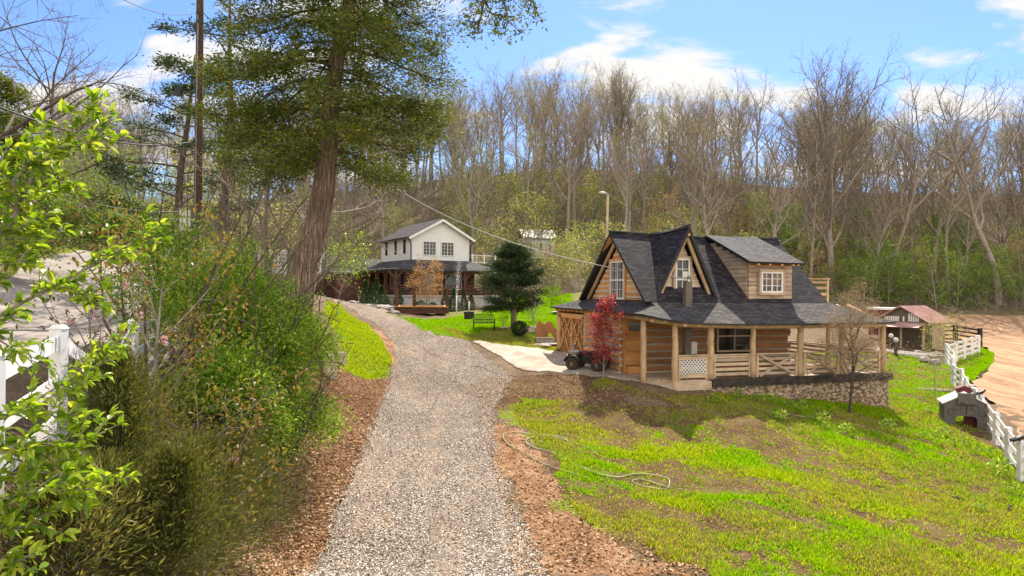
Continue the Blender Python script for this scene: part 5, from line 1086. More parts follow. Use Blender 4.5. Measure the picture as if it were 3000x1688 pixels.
# ================================================================= fences
def board_fence(name, pts, hgt, rails, mat, label, post=.13, cat='fence', railh=.14, sp=2.4, tops=0.06, group=None):
    e = empty(name, tuple(pts[0][:3]) if len(pts[0]) > 2 else (pts[0][0], pts[0][1], H(*pts[0][:2])), 0, label, cat, group); o = e.location.copy()
    P_ = []
    for a, b in zip(pts[:-1], pts[1:]):
        a = Vector(a[:2]); b = Vector(b[:2]); n = max(1, round((b - a).length / sp))
        for i in range(n): P_.append(a.lerp(b, i / n))
    P_.append(Vector(pts[-1][:2])); G_ = [H(p.x, p.y) for p in P_]
    for p, g in zip(P_, G_):
        mb = MB(); x, y, z_ = p.x - o.x, p.y - o.y, g - o.z; k = post / 2; ln = random.uniform(-.012, .012)
        mb.b2((x - k, y - k, z_ - .3), (x + k, y + k, z_ + hgt + tops)); mb.box((x, y, z_ + hgt + tops + .02), (post * 1.12, post * 1.12, .04), 0, None, .6)
        q = mb.build('post', mat, e)
    for r_ in range(rails):
        for (p, q, g, h2) in zip(P_[:-1], P_[1:], G_[:-1], G_[1:]):
            mb = MB(); f = hgt * (1 - r_ / rails * .98) - railh * .6; d = (q - p).normalized() * (post * .5)
            mb.bar((p.x + d.x - o.x, p.y + d.y - o.y, g + f - o.z + random.uniform(-.01, .01)), (q.x - d.x - o.x, q.y - d.y - o.y, h2 + f - o.z + random.uniform(-.01, .01)), .035, railh); mb.build('rail', mat, e)
    return e
def pxs(l): return [tuple(spot(px, d)[:2]) for px, d in l]
board_fence('board_fence', [(15.5, 18.2)] + pxs([(2996, 20.6), (2958, 23.4), (2922, 26.0), (2878, 29.2), (2848, 33.4), (2820, 38.8), (2797, 40.6)]), 1.15, 3, 'fence_white', 'white three rail board fence between the lawn and the dirt lot', post=.17, railh=.13, sp=2.9)
board_fence('board_fence', pxs([(2794, 41), (2796, 46), (2776, 50), (2868, 59)]), 1.5, 4, 'fence_white', 'white four rail fence corner near the shed by the dirt lot', post=.2, railh=.15, sp=3.2)
board_fence('board_fence', pxs([(2738, 66), (2800, 66), (2872, 64)]), 1.6, 4, 'tar_wood', 'dark brown board fence right of the plywood shed', post=.3, railh=.16, sp=2.2)
board_fence('vinyl_fence', [(-3.3, 3.4), (-4.84, 7.3), (-6.65, 12.0), (-8.55, 17), (-10.5, 22.0), (-13.8, 28), (-17.4, 36)], 1.27, 3, 'white_paint', 'bright white vinyl rail fence along the asphalt road behind the shrubs', post=.127, railh=.15, sp=2.4)
v = [(-19.0, 36.5), (-20.8, 40.5), (-21.3, 43)]
LF = empty('lattice_fence', (v[0][0], v[0][1], H(*v[0]) ), math.atan2(v[2][1] - v[0][1], v[2][0] - v[0][0]), 'white lattice topped fence panel far up the asphalt road', 'fence')
LF.location = (spot(480, 44).x, 44, at(480, 812, 44).z); LF.rotation_euler = (0, 0, R(2))
for k in range(4):
    x = k * 2.0
    if k == 2: continue
    mb = MB(); mb.b2((x, -.03, .3), (x + 1.85, .03, .55)); mb.b2((x, -.03, 1.7), (x + 1.85, .03, 1.85)); mb.b2((x - .12, -.08, -.5), (x, .08, 1.95)); mb.build('panel_frame', 'white_paint', LF)
    mb = MB()
    for i in range(8): mb.b2((x + .05 + i * .23, -.02, .55), (x + .15 + i * .23, .02, 1.7))
    for i in range(5): mb.b2((x, -.045, .6 + i * .24), (x + 1.85, -.02, .7 + i * .24))
    mb.build('lattice', 'white_paint', LF)
# ================================================================= poles, lamp, wires
v = spot(577, 28.0); UP = empty('utility_pole', (v.x, v.y, v.z), 0, 'tall brown wooden utility pole with conduit behind the dark green shrubs', 'utility pole')
mb = MB(); mb.rings([(0, 0, z_) for z_ in np.linspace(-.5, 14, 9)], [.17 - .004 * i for i in range(9)], 12); mb.build('pole', 'pole_wood', UP)
mb = MB(); mb.rings([(-.02, -.19, .3), (-.02, -.19, 4), (-.01, -.18, 8), (0, -.17, 12)], [.028] * 4, 6); mb.build('conduit', 'grey_metal', UP)
mb = MB(); mb.b2((-.66, -.18, 3.15), (-.22, .12, 4.05)); mb.build('meter_cabinet', 'plastic_pale', UP); mb = MB(); mb.b2((-.70, -.22, 4.05), (-.18, .16, 4.11)); mb.b2((-.22, -.05, 3.3), (-.14, .05, 3.9)); mb.build('cabinet_cap', 'grey_metal', UP)
mb = MB(); mb.b2((-.95, -.12, 8.72), (-.72, .1, 9.1)); mb.b2((-.72, -.04, 8.85), (-.16, .04, 8.92)); mb.build('junction_box', 'black_paint', UP)
UPT = Vector((v.x, v.y, v.z))
v = drop(1780, 850, dmin=30); v = spot(1778, 44); LP = empty('yard_lamp', (v.x, v.y, v.z), 0, 'pale wooden pole with a small lamp head rising behind the cabin', 'yard lamp')
zt = at(1778, 566, 44).z - v.z
mb = MB(); mb.rings([(-.1 * (1 - z_ / zt), 0, z_) for z_ in (0, zt * .5, zt - .1)], [.095, .085, .07], 9); mb.build('pole', 'grey_board', LP)
mb = MB(); mb.rings([(0, 0, zt - .12), (-.12, -.05, zt), (-.3, -.1, zt + .02)], [.03] * 3, 6); mb.blob((-.36, -.12, zt), (.24, .15, .09), 0, .02, 2, 4); mb.build('lamp_head', 'plastic_pale', LP)
def cable(name, a, b, sag, r_, mat, label):
    a = Vector(a); b = Vector(b); n = 24; mb = MB()
    mb.rings([a.lerp(b, i / n) - Vector((0, 0, 4 * sag * (i / n) * (1 - i / n))) - a for i in range(n + 1)], [r_] * (n + 1), 5, caps=False)
    o = mb.build(name, mat, None, a); return tag(o, label, 'cable')
wt = cab(1.2, 1.0, 4.05)
cable('power_cable', (UPT.x, UPT.y, UPT.z + 12.3), at(1150, 545, 46), .4, .02, 'wire', 'dark service cable running down from the utility pole behind the cedar')
cable('power_cable', at(1150, 545, 46), wt, 1.0, .028, 'wire_pale', 'pale service cable strung down to the cabin roof mast')
cable('power_cable', at(-60, 2, 16), (UPT.x - .2, UPT.y, UPT.z + 8.6), .8, .012, 'wire', 'upper thin dark cable crossing the left sky to the pole')
cable('power_cable', at(-60, 290, 14), (UPT.x - .1, UPT.y, UPT.z + 6.9), .5, .022, 'wire', 'thick dark cable crossing the left edge to the pole')
cable('power_cable', at(355, -5, 22), (UPT.x, UPT.y, UPT.z + 12.2), .3, .014, 'wire', 'short dark cable entering the top of the picture toward the pole')
for k, (y0, y1) in enumerate(((570, 618), (585, 640))): cable('power_cable', at(190, y0, 34), at(560, y1, 28.2), .3, .018, 'wire_pale', ('upper pale cable running to the white meter cabinet', 'lower pale cable running to the white meter cabinet')[k])
# bollard lamps
for (px, py, lb) in ((2610, 1028, 'left black bollard lamp with a pale ball on the lawn near the shed'), (2624, 1043, 'right black bollard lamp with a pale ball on the lawn near the shed')):
    v = drop(px, py); e = empty('bollard_lamp', v, 0, lb, 'garden lamp', 'bollard lamps near the shed')
    mb = MB(); mb.cyl((0, 0, 0), (0, 0, 1.05), .13, .13, 12); mb.build('post', 'black_paint', e); mb = MB(); mb.blob((0, 0, 1.25), (.2, .2, .2), 0, 0, 2, 1); mb.build('globe', 'plastic_pale', e)
v = drop(2735, 1147); mb = MB(); mb.rings([(-.85, .2, .08), (0, 0, .09), (.85, -.2, .08)], [.08, .09, .07], 9, wob=.06); o = mb.build('fallen_log', 'stone_pale', None, v); tag(o, 'pale barkless log lying on the lawn right of the cabin', 'log')
v = drop(2700, 1060); mb = MB(); rs = random.Random(3)
for k, (px, py, rx) in enumerate(((2690, 1043, .5), (2720, 1050, .6), (2745, 1047, .55), (2765, 1058, .5), (2710, 1062, .45), (2740, 1068, .4))):
    mb = MB(); mb.blob((0, 0, .15), (rx, rx * .7, .32), 0, .2, 2, seed=k + 70); o = mb.build('rock', 'stone_grey', None, drop(px, py)); tag(o, 'rounded grey rock in the heap beside the white fence corner', 'rock', 'rocks heaped by the fence corner')
v = drop(2640, 1045); e = empty('netting', drop(2650, 1045), R(-20), 'sagging grey netting ramp leaning from the shed to the fence', 'netting')
mb = MB(); mb.slab([(-3.5, 0, .9), (-1, -1.2, .45), (1.5, -2.2, .15), (4.5, -2.6, .5), (4.6, -1.8, .55), (1.5, -1.0, .35), (-1, .2, .7), (-3.4, 1.0, 1.0)], .05); mb.build('net', 'stone_grey', e); e.scale = (.55, .55, .6)
# garden hose
def hose(name, P_, label):
    W_ = [gp(x, y) for x, y in P_]; o = W_[0]; S = []
    for i in range(len(W_) - 1):
        p0 = W_[max(i - 1, 0)]; p1 = W_[i]; p2 = W_[i + 1]; p3 = W_[min(i + 2, len(W_) - 1)]
        for k in range(8):
            t_ = k / 8; q = .5 * ((2 * p1) + (-p0 + p2) * t_ + (2 * p0 - 5 * p1 + 4 * p2 - p3) * t_ ** 2 + (-p0 + 3 * p1 - 3 * p2 + p3) * t_ ** 3); S.append(Vector((q.x - o.x, q.y - o.y, H(q.x, q.y) + .045 - o.z)))
    mb = MB(); mb.rings(S, [.015] * len(S), 6); return tag(mb.build(name, 'hose_green', None, o), label, 'hose')
hose('garden_hose', [(1700, 1398), (1640, 1380), (1560, 1345), (1500, 1312), (1475, 1288), (1480, 1273), (1510, 1270), (1570, 1277), (1630, 1285), (1680, 1300), (1735, 1322), (1738, 1332), (1700, 1328), (1665, 1300), (1650, 1285), (1600, 1278), (1555, 1285), (1541, 1298), (1560, 1313), (1620, 1330), (1700, 1372), (1760, 1395), (1810, 1402), (1850, 1394), (1930, 1398), (1960, 1412), (1950, 1438), (1900, 1432), (1855, 1418), (1860, 1410), (1900, 1414), (2010, 1440)], 'yellow-green garden hose looped loosely over the lawn edge')
hose('garden_hose', [(2120, 1180), (2200, 1195), (2300, 1215), (2400, 1232)], 'thin dark hose lying in the shade before the stone foundation')
for (px, py, ang, l, lb) in ((2952, 1505, .9, .5, 'dark curved stick lying on the lawn at the right edge'), (2820, 1475, 1.9, .3, 'short thin dark twig standing in the grass near the right')):
    mb = MB(); mb.rings([(0, 0, .02), (l * .5 * math.cos(ang), l * .5 * math.sin(ang), .12), (l * math.cos(ang) * 1.3, l * math.sin(ang), .1)], [.02, .03, .015], 6); tag(mb.build('stick', 'tar_wood', None, drop(px, py)), lb, 'stick')
for (px, d, up_, lb) in ((2879, 29.2, 1.22, 'dark bird perched on the white fence beside the grey playhouse'), (2995, 20.6, 1.22, 'dark bird perched on the white fence at the right edge'), (2858, 32, 1.0, 'dark bird perched on the far part of the white fence')):
    v = spot(px, d); v.z += up_; mb = MB(); mb.rings([(-.24, 0, .04), (-.12, 0, .09), (0, 0, .12), (.09, 0, .17), (.14, 0, .21), (.2, 0, .19)], [.015, .05, .075, .05, .045, .006], 8); mb.b2((-.01, -.02, 0), (.0, -.01, .08)); mb.b2((-.01, .01, 0), (.0, .02, .08)); mb.bar((-.3, .05, .03), (.03, .07, .14), .02, .09); mb.bar((-.3, -.05, .03), (.03, -.07, .14), .02, .09)
    tag(mb.build('bird', 'black_paint', None, v), lb, 'bird')
# ================================================================= trees
def tubes(S, n):
    """S rows: x0 y0 z0 x1 y1 z1 r0 r1"""
    S = np.asarray(S, dtype=float); k = len(S); P0, P1, r0, r1 = S[:, :3], S[:, 3:6], S[:, 6], S[:, 7]
    D = P1 - P0; D /= np.linalg.norm(D, axis=1)[:, None] + 1e-9; A = np.where(np.abs(D[:, 2:3]) < .9, [[0, 0, 1.]], [[1., 0, 0]])
    X = np.cross(D, A); X /= np.linalg.norm(X, axis=1)[:, None]; Y = np.cross(D, X); V = np.empty((k, 2, n, 3))
    for j in range(n):
        a = 2 * math.pi * j / n; o = X * math.cos(a) + Y * math.sin(a); V[:, 0, j] = P0 + o * r0[:, None]; V[:, 1, j] = P1 + o * r1[:, None]
    b = np.arange(k)[:, None, None] * 2 * n; j = np.arange(n); q = np.stack([j, (j + 1) % n, (j + 1) % n + n, j + n], -1)[None]
    return V.reshape(-1, 3), (b + q).reshape(-1, 4)
def cat_(L_):
    V = []; Fc = []; o = 0
    for v, f in L_: V.append(v); Fc.append(f + o); o += len(v)
    return np.concatenate(V), np.concatenate(Fc)
class Tree:
    def __init__(s, seed): s.r = random.Random(seed); s.seg = [[] for _ in range(6)]; s.tips = []
    def branch(s, p, d, ln, r0, lev, P):
        r = s.r; n = P['seg'][lev]; d = Vector(d).normalized(); p = Vector(p); st = ln / n; pts = [(p.copy(), d.copy(), r0)]
        for i in range(n):
            d = (d + Vector((r.gauss(0, 1), r.gauss(0, 1), r.gauss(0, 1))) * P['wig'][lev] + Vector((0, 0, P['up'][lev]))).normalized()
            q = p + d * st; ra = r0 * (1 - (i / n) * P['tap'][lev]); rb = r0 * (1 - ((i + 1) / n) * P['tap'][lev])
            s.seg[lev].append((*p, *q, ra, rb)); p = q; pts.append((p.copy(), d.copy(), rb))
        s.tips.append((p.copy(), d.copy(), lev))
        if lev + 1 < P['lev']:
            m = P['n'][lev]; m = m if lev == 0 else max(1, int(m * r.uniform(.7, 1.3) * (P.get('lenk', 1))))
            a0 = r.uniform(0, 6)
            for k in range(m):
                u = P['start'][lev] + (1 - P['start'][lev]) * ((k + r.random()) / m); x = u * n; i = min(int(x), n - 1); f = x - i
                q = pts[i][0].lerp(pts[i + 1][0], f); dd = pts[i + 1][1]; a = a0 + k * 2.4 + r.uniform(-.5, .5); ang = R(P['ang'][lev] + r.uniform(-12, 12))
                ax = dd.cross(Vector((0, 0, 1))) if abs(dd.z) < .95 else Vector((1, 0, 0)); ax.normalize(); ay = dd.cross(ax)
                nd_ = dd * math.cos(ang) + (ax * math.cos(a) + ay * math.sin(a)) * math.sin(ang)
                l2 = ln * P['ratio'][lev] * r.uniform(.7, 1.2) * (P['shape'](u) if lev == 0 else (1.1 - .5 * u)); rr = min(pts[i][2] * .75, max(P['rmin'][lev + 1], r0 * P['rr'][lev]))
                s.branch(q, nd_, l2, rr, lev + 1, P)
        return pts
BARE = dict(lev=5, seg=[8, 6, 5, 3, 2], wig=[.05, .11, .14, .18, .25], up=[.03, .10, .07, .05, .03], tap=[.75, .8, .85, .8, .8], n=[15, 7, 6, 5], start=[.36, .25, .2, .2], ang=[38, 38, 42, 45], ratio=[.46, .46, .45, .5],
            rmin=[.2, .07, .03, .014, .008], rr=[.42, .42, .5, .6], shape=lambda u: 1.15 - .45 * abs(u - .45) * 1.2)
def bare_meshes(seed, Hh, r0, P, bud=None, nb=0, lsz=.12, bark='bark_grey', twig='twig', split=None):
    T = Tree(seed); T.branch((0, 0, -.6), (T.r.uniform(-.06, .06), T.r.uniform(-.06, .06), 1), Hh * .93, r0, 0, P)
    tm = np_mesh('trunk', *cat_([tubes(T.seg[0], 8), tubes(T.seg[1], 5)]), bark, link=False, smooth=True)
    L_ = [tubes(T.seg[2], 3), tubes(T.seg[3], 3)] + ([tubes(T.seg[4], 3)] if T.seg[4] else [])
    V, Fc = cat_(L_); mi = np.zeros(len(Fc), int); mats = [twig]
    if nb:
        r = np.random.default_rng(seed); tp = np.array([tuple(t_[0]) for t_ in T.tips if t_[2] >= 2]); k = r.integers(0, len(tp), nb); C = tp[k] + r.normal(0, .22, (nb, 3)); ln = r.uniform(.6, 1.3, nb) * lsz
        V2, F2 = leaf_quads(C, rnd_unit(r, nb), ln, ln * .6, r); V, Fc = cat_([(V, Fc), (V2, F2)]); mi = np.concatenate([mi, np.ones(nb, int)]); mats = [twig, bud]
    return tm, np_mesh('crown', V, Fc, mats, mi=mi, link=False)
def put(name, ms, loc, rz, s, label, group=None, cat='tree', tilt=(0, 0)):
    e = empty(name, loc, rz, label, cat, group); e.scale = s if isinstance(s, tuple) else (s, s, s); e.rotation_euler = (tilt[0], tilt[1], rz)
    link_mesh('trunk', ms[0], e); link_mesh('crown', ms[1], e); return e
leafmat('bud_yellow', [(.22, .24, .06), (.38, .39, .11), (.52, .50, .20)], .4, .6)
leafmat('bud_brown', [(.20, .12, .06), (.32, .20, .10), (.40, .30, .16)], .4, .6)
leafmat('leaf_spring', [(.12, .17, .03), (.22, .27, .05), (.33, .35, .09)], .45, .55)
leafmat('leaf_fresh', [(.07, .14, .018), (.14, .24, .03), (.25, .35, .06)], .45, .5)
leafmat('cedar_green', [(.046, .08, .011), (.09, .138, .016), (.145, .19, .025), (.23, .20, .04)], .35, .6)
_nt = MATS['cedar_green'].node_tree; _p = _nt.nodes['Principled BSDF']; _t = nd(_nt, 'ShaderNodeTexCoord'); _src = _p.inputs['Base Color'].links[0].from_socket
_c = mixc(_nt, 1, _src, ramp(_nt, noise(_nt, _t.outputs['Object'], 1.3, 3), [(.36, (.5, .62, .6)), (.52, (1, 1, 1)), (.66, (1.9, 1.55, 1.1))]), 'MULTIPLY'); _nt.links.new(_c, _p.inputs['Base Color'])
leafmat('pine_dark', [(.016, .036, .012), (.036, .066, .018), (.07, .105, .028)], .3, .6)
leafmat('red_leaf', [(.16, .015, .02), (.30, .03, .04), (.46, .07, .07), (.55, .16, .13)], .45, .45, tcol=(1.2, .8, .8))
leafmat('orange_leaf', [(.26, .12, .05), (.42, .22, .10), (.52, .34, .18)], .4, .5)
leafmat('bronze_leaf', [(.10, .07, .015), (.20, .12, .03), (.26, .20, .05), (.15, .17, .03)], .4, .45)
leafmat('cherry_leaf', [(.10, .20, .010), (.20, .34, .016), (.34, .46, .03), (.46, .54, .07)], .5, .3, spec=.6)
leafmat('holly_leaf', [(.08, .16, .012), (.17, .30, .022), (.30, .44, .04), (.46, .57, .10)], .45, .45, spec=.3)
leafmat('blossom', [(.65, .30, .34), (.78, .46, .50), (.85, .62, .64)], .4, .6, tcol=(1, .9, .9))
leafmat('dead_needle', [(.18, .125, .09), (.29, .21, .155), (.40, .31, .23)], .35, .8)
BP = []
for i in range(7):
    P = dict(BARE); P['start'] = [[.42, .25, .2, .2], [.58, .25, .2, .2], [.34, .2, .2, .2]][i % 3]; P['n'] = [[13, 7, 6, 5], [10, 7, 6, 5], [15, 7, 5, 5]][i % 3]; P['ang'] = [[38, 38, 42, 45], [30, 34, 42, 45], [46, 40, 42, 45]][i % 3]; P['wig'] = [.04 + .02 * (i % 3), .11 + .03 * (i % 2), .15, .18, .25]
    BP.append(bare_meshes(300 + i, 20, .33, P, ['bud_brown', 'bud_yellow'][i % 2], 2300 if i % 2 else 1100, .14, 'bark_grey', ['twig', 'twig_pale', 'twig'][i % 3]))
FAN = dict(BARE); FAN.update(n=[20, 9, 7, 5], start=[.20, .15, .2, .2], ang=[30, 26, 34, 40], up=[.02, .14, .10, .06, .03], ratio=[.62, .46, .45, .5], shape=lambda u: 1.25 - .7 * u)
FB = [bare_meshes(330 + i, 20, .36, FAN, 'bud_brown', 900, .17, 'bark_grey', 'twig') for i in range(2)]
FORK = dict(BARE); FORK.update(n=[9, 7, 6, 4], start=[.42, .2, .2, .2], ang=[44, 40, 42, 45], wig=[.10, .16, .18, .2, .25], ratio=[.6, .46, .45, .5])
FK = [bare_meshes(340 + i, 20, .40, FORK, 'bud_brown', 500, .15, 'bark_grey', 'twig') for i in range(2)]
SAP = dict(BARE); SAP.update(lev=4, seg=[6, 4, 3, 2], n=[16, 6, 4], start=[.2, .2, .2], ang=[50, 45, 45], ratio=[.42, .5, .5], up=[.02, .06, .03, .02], rmin=[.05, .02, .012, .008], shape=lambda u: 1.2 - .7 * u)
SP = [bare_meshes(360 + i, 7, .07, SAP, m_, n_, .15, 'bark_grey', 'twig_green') for i, (m_, n_) in enumerate((('leaf_spring', 1500), ('bud_yellow', 1400), ('leaf_fresh', 2300), ('bud_brown', 1300), ('leaf_spring', 1000)))]
BADP = [_PS, _PD, [(-15, 40), (-17, 60), (-19, 84), (-8, 92), (3, 90), (8, 78), (18, 66), (16, 40)], [(-30, 44), (-34, 62), (-24, 62), (-20, 44)]]
def bad(x, y):
    o = np.zeros(np.shape(x), bool)
    for q in BADP: o |= inpoly(x, y, q)
    return o
def zone(Y0, Y1, px0, px1, n, seed, mind=2.2):
    r = random.Random(seed); o = []; t_ = 0
    while len(o) < n and t_ < n * 40:
        t_ += 1; d = math.sqrt(r.uniform(Y0 * Y0, Y1 * Y1)); px = r.uniform(px0, px1); x = (px - 1500) / F * d
        if (px > 2560 and d < 99) or bad(np.array([x]), np.array([d]))[0]: continue
        if all((x - a) ** 2 + (d - b) ** 2 > mind * mind for a, b in o): o.append((x, d))
    return o
rt = random.Random(77)
LAB = {'c': 'bare grey-brown tree in the dense wood on the slope behind the two houses', 'r': 'bare dark tree in the dense wood above the dirt lot on the right', 'l': 'bare pale-twigged tree in the wood beyond the road on the left'}
for (Y0, Y1, a, b, n, sd_, key, s0, s1) in ((92, 128, 1080, 2450, 34, 1, 'c', .70, .95), (124, 186, 800, 2500, 92, 2, 'c', .78, 1.08), (98, 126, 2400, 3100, 18, 3, 'r', .8, 1.05), (126, 180, 2350, 3100, 38, 4, 'r', .82, 1.12), (62, 110, 130, 1000, 26, 5, 'l', .55, .85), (110, 170, 0, 1000, 34, 6, 'l', .7, .95)):
    for (x, y) in zone(Y0, Y1, a, b, n, sd_, 3.2):
        s = rt.uniform(s0, s1) * (1.0 if key == 'c' else .93); put('bare_tree', BP[rt.randrange(7)], (x, y, H(x, y)), rt.uniform(0, 6), (s * rt.uniform(.85, 1.15), s * rt.uniform(.85, 1.15), s), LAB[key], {'c': 'bare trees of the wood behind the houses', 'r': 'bare trees of the wood above the lot', 'l': 'bare trees of the wood beyond the road'}[key])
# single trees the eye picks out against the sky: (pixel, depth, top pixel row, kind, label)
for i, (px, d, top, ms, wk, lb) in enumerate(((1355, 118, 188, BP[3], 1.0, 'tall pale forked bare tree on the skyline just right of the cedar'), (1545, 128, 225, BP[1], .9, 'slim bare tree on the skyline above the dark pine'), (1690, 112, 215, BP[4], 1.0, 'bare tree with olive tuft on the skyline left of the broad fan tree'), (1800, 120, 165, FB[0], 1.05, 'broad fan shaped bare tree on the skyline above the yard lamp'),
        (2085, 92, 235, FK[0], 1.1, 'big dark forked bare tree directly behind the cabin ridge'), (1950, 125, 260, BP[5], 1, 'bare tree with brown tufts on the skyline above the cabin gable'), (2185, 125, 200, BP[6], 1.0, 'yellow-topped bare tree under the large white cloud'), (2350, 118, 105, BP[2], .9, 'tall narrow bare tree left of the largest fan tree'), (2440, 106, 88, FB[1], 1.15, 'largest fan shaped bare tree standing high above the cabin right side'),
        (2610, 108, 150, FK[1], .85, 'tall dark bare tree with two upright leaders right of the fan tree'), (2740, 112, 240, FK[0], 1.0, 'crooked dark forked bare tree above the dirt lot'), (2925, 103, 95, FK[1], 1.0, 'tall dark much branched bare tree near the right edge'), (3010, 110, 175, FB[0], .8, 'bare tree cut by the right edge of the picture'), (1180, 122, 260, BP[0], .9, 'bare tree seen against the sky behind the right side of the cedar'))):
    v = spot(px, d); zt = at(px, top, d).z; s = (zt - v.z) / max(q.co.z for q in ms[1].vertices)
    put('bare_tree', ms, v, rt.uniform(0, 6), (s * wk, s * wk, s), lb)
sl_ = {0: 'small tree with thin pale yellow-green spring leaves', 1: 'small tree with sparse yellow buds', 2: 'small tree with fresh green leaves', 3: 'small brownish budding tree', 4: 'small tree with scattered pale green leaves'}
for (Y0, Y1, a, b, n, sd_, ks, where) in ((80, 112, 1290, 2380, 30, 11, (0, 1, 1, 3, 4, 0), 'on the wooded slope behind the cabin'), (98, 135, 2200, 3080, 54, 12, (2, 2, 0, 4, 3), 'in the wood above the dirt lot'), (112, 150, 1200, 2200, 34, 13, (1, 3, 0, 4), 'high in the wood behind the houses'), (50, 95, 120, 900, 34, 14, (2, 0, 1, 4), 'in the wood beyond the road'), (76, 100, 880, 1400, 9, 15, (0, 4, 2), 'behind the white house')):
    for (x, y) in zone(Y0, Y1, a, b, n, sd_, 2.4):
        k = ks[rt.randrange(len(ks))]; s = rt.uniform(.7, 1.55); put('sapling', SP[k], (x, y, H(x, y)), rt.uniform(0, 6), (s * 1.25, s * 1.25, s), sl_[k] + ' ' + where, 'small leafing trees ' + where)
# thicket of thin stems and low leaves: nobody could count them
r = np.random.default_rng(44)
def stuffpts(n, Y0, Y1, px0, px1):
    d = np.sqrt(r.uniform(Y0 ** 2, Y1 ** 2, n)); px = r.uniform(px0, px1, n); x = (px - 1500) / F * d; return x, d
def thicket(name, n, Y0, Y1, px0, px1, h0, h1, mat, label):
    x, y = stuffpts(n, Y0, Y1, px0, px1); k = ~((y < 98) & (px_(x, y) > 2560)) & ~bad(x, y); x, y = x[k], y[k]; z = hz(x, y); n = len(x); h = r.uniform(h0, h1, n); t_ = r.normal(0, .3, (n, 2))
    S = np.stack([x, y, z - .2, x + t_[:, 0] * h, y + t_[:, 1] * h, z + h, .022 + .0002 * y, .008 + x * 0], 1); m = S[:, :6].copy()
    mid = (S[:, :3] + S[:, 3:6]) / 2; e = mid + np.stack([r.normal(0, .35, n) * h, r.normal(0, .35, n) * h, .45 * h], 1); S2 = np.concatenate([mid, e, S[:, 6:7] * .8, S[:, 7:8]], 1)
    V, Fc = tubes(np.concatenate([S, S2]), 3); return tag(np_mesh(name, V, Fc, mat), label, 'brush', kind='stuff')
def px_(x, y): return 1500 + F * x / y
thicket('bare_brush', 9000, 84, 178, 800, 3080, 1.0, 4.5, 'twig', 'bare brown brush covering the wooded slope')
thicket('tall_brush', 350, 100, 184, 780, 3080, 5, 12, 'twig', 'dense thin upright stems filling the wood on the slope')
thicket('bare_brush', 3500, 46, 120, 0, 900, .8, 3.5, 'twig_pale', 'pale bare brush in the wood beyond the road')
def lowleaves(name, n, Y0, Y1, px0, px1, mat, sz, label, hh=2.2, sd_=0):
    nc = n // 60; x, y = stuffpts(nc, Y0, Y1, px0, px1); k = ~((y < 99) & (px_(x, y) > 2560)) & ~bad(x, y) & (fbm(x, y, .12, 40 + sd_) > .44); x, y = x[k], y[k]; nc = len(x); z = hz(x, y)
    c = np.repeat(np.stack([x, y, z], 1), 60, 0); m = len(c); rad = np.repeat(r.uniform(.6, 1.7, nc), 60); hg = np.repeat(r.uniform(.3, hh, nc), 60)
    C = c + np.stack([r.normal(0, .5, m) * rad, r.normal(0, .5, m) * rad, hg + r.normal(0, .22, m) * rad], 1); D = rnd_unit(r, m); D[:, 2] *= .4; ln = r.uniform(.6, 1.3, m) * sz
    V, Fc = leaf_quads(C, D, ln, ln * .6, r); return tag(np_mesh(name, V, Fc, mat), label, 'undergrowth', kind='stuff')
lowleaves('undergrowth', 60000, 96, 128, 2150, 3080, 'leaf_fresh', .26, 'fresh green undergrowth at the foot of the wood on the right', 2.6, 1)
lowleaves('undergrowth', 26000, 82, 125, 1000, 2200, 'bud_yellow', .16, 'yellowish undergrowth on the slope behind the houses', 1.8, 2)
lowleaves('undergrowth', 26000, 48, 80, 60, 800, 'leaf_fresh', .18, 'green undergrowth on the bank beyond the road', 1.6, 3)
lowleaves('undergrowth', 14000, 34, 48, -60, 330, 'leaf_fresh', .13, 'leafy undergrowth on the mulched bank left of the road', 1.0, 4)
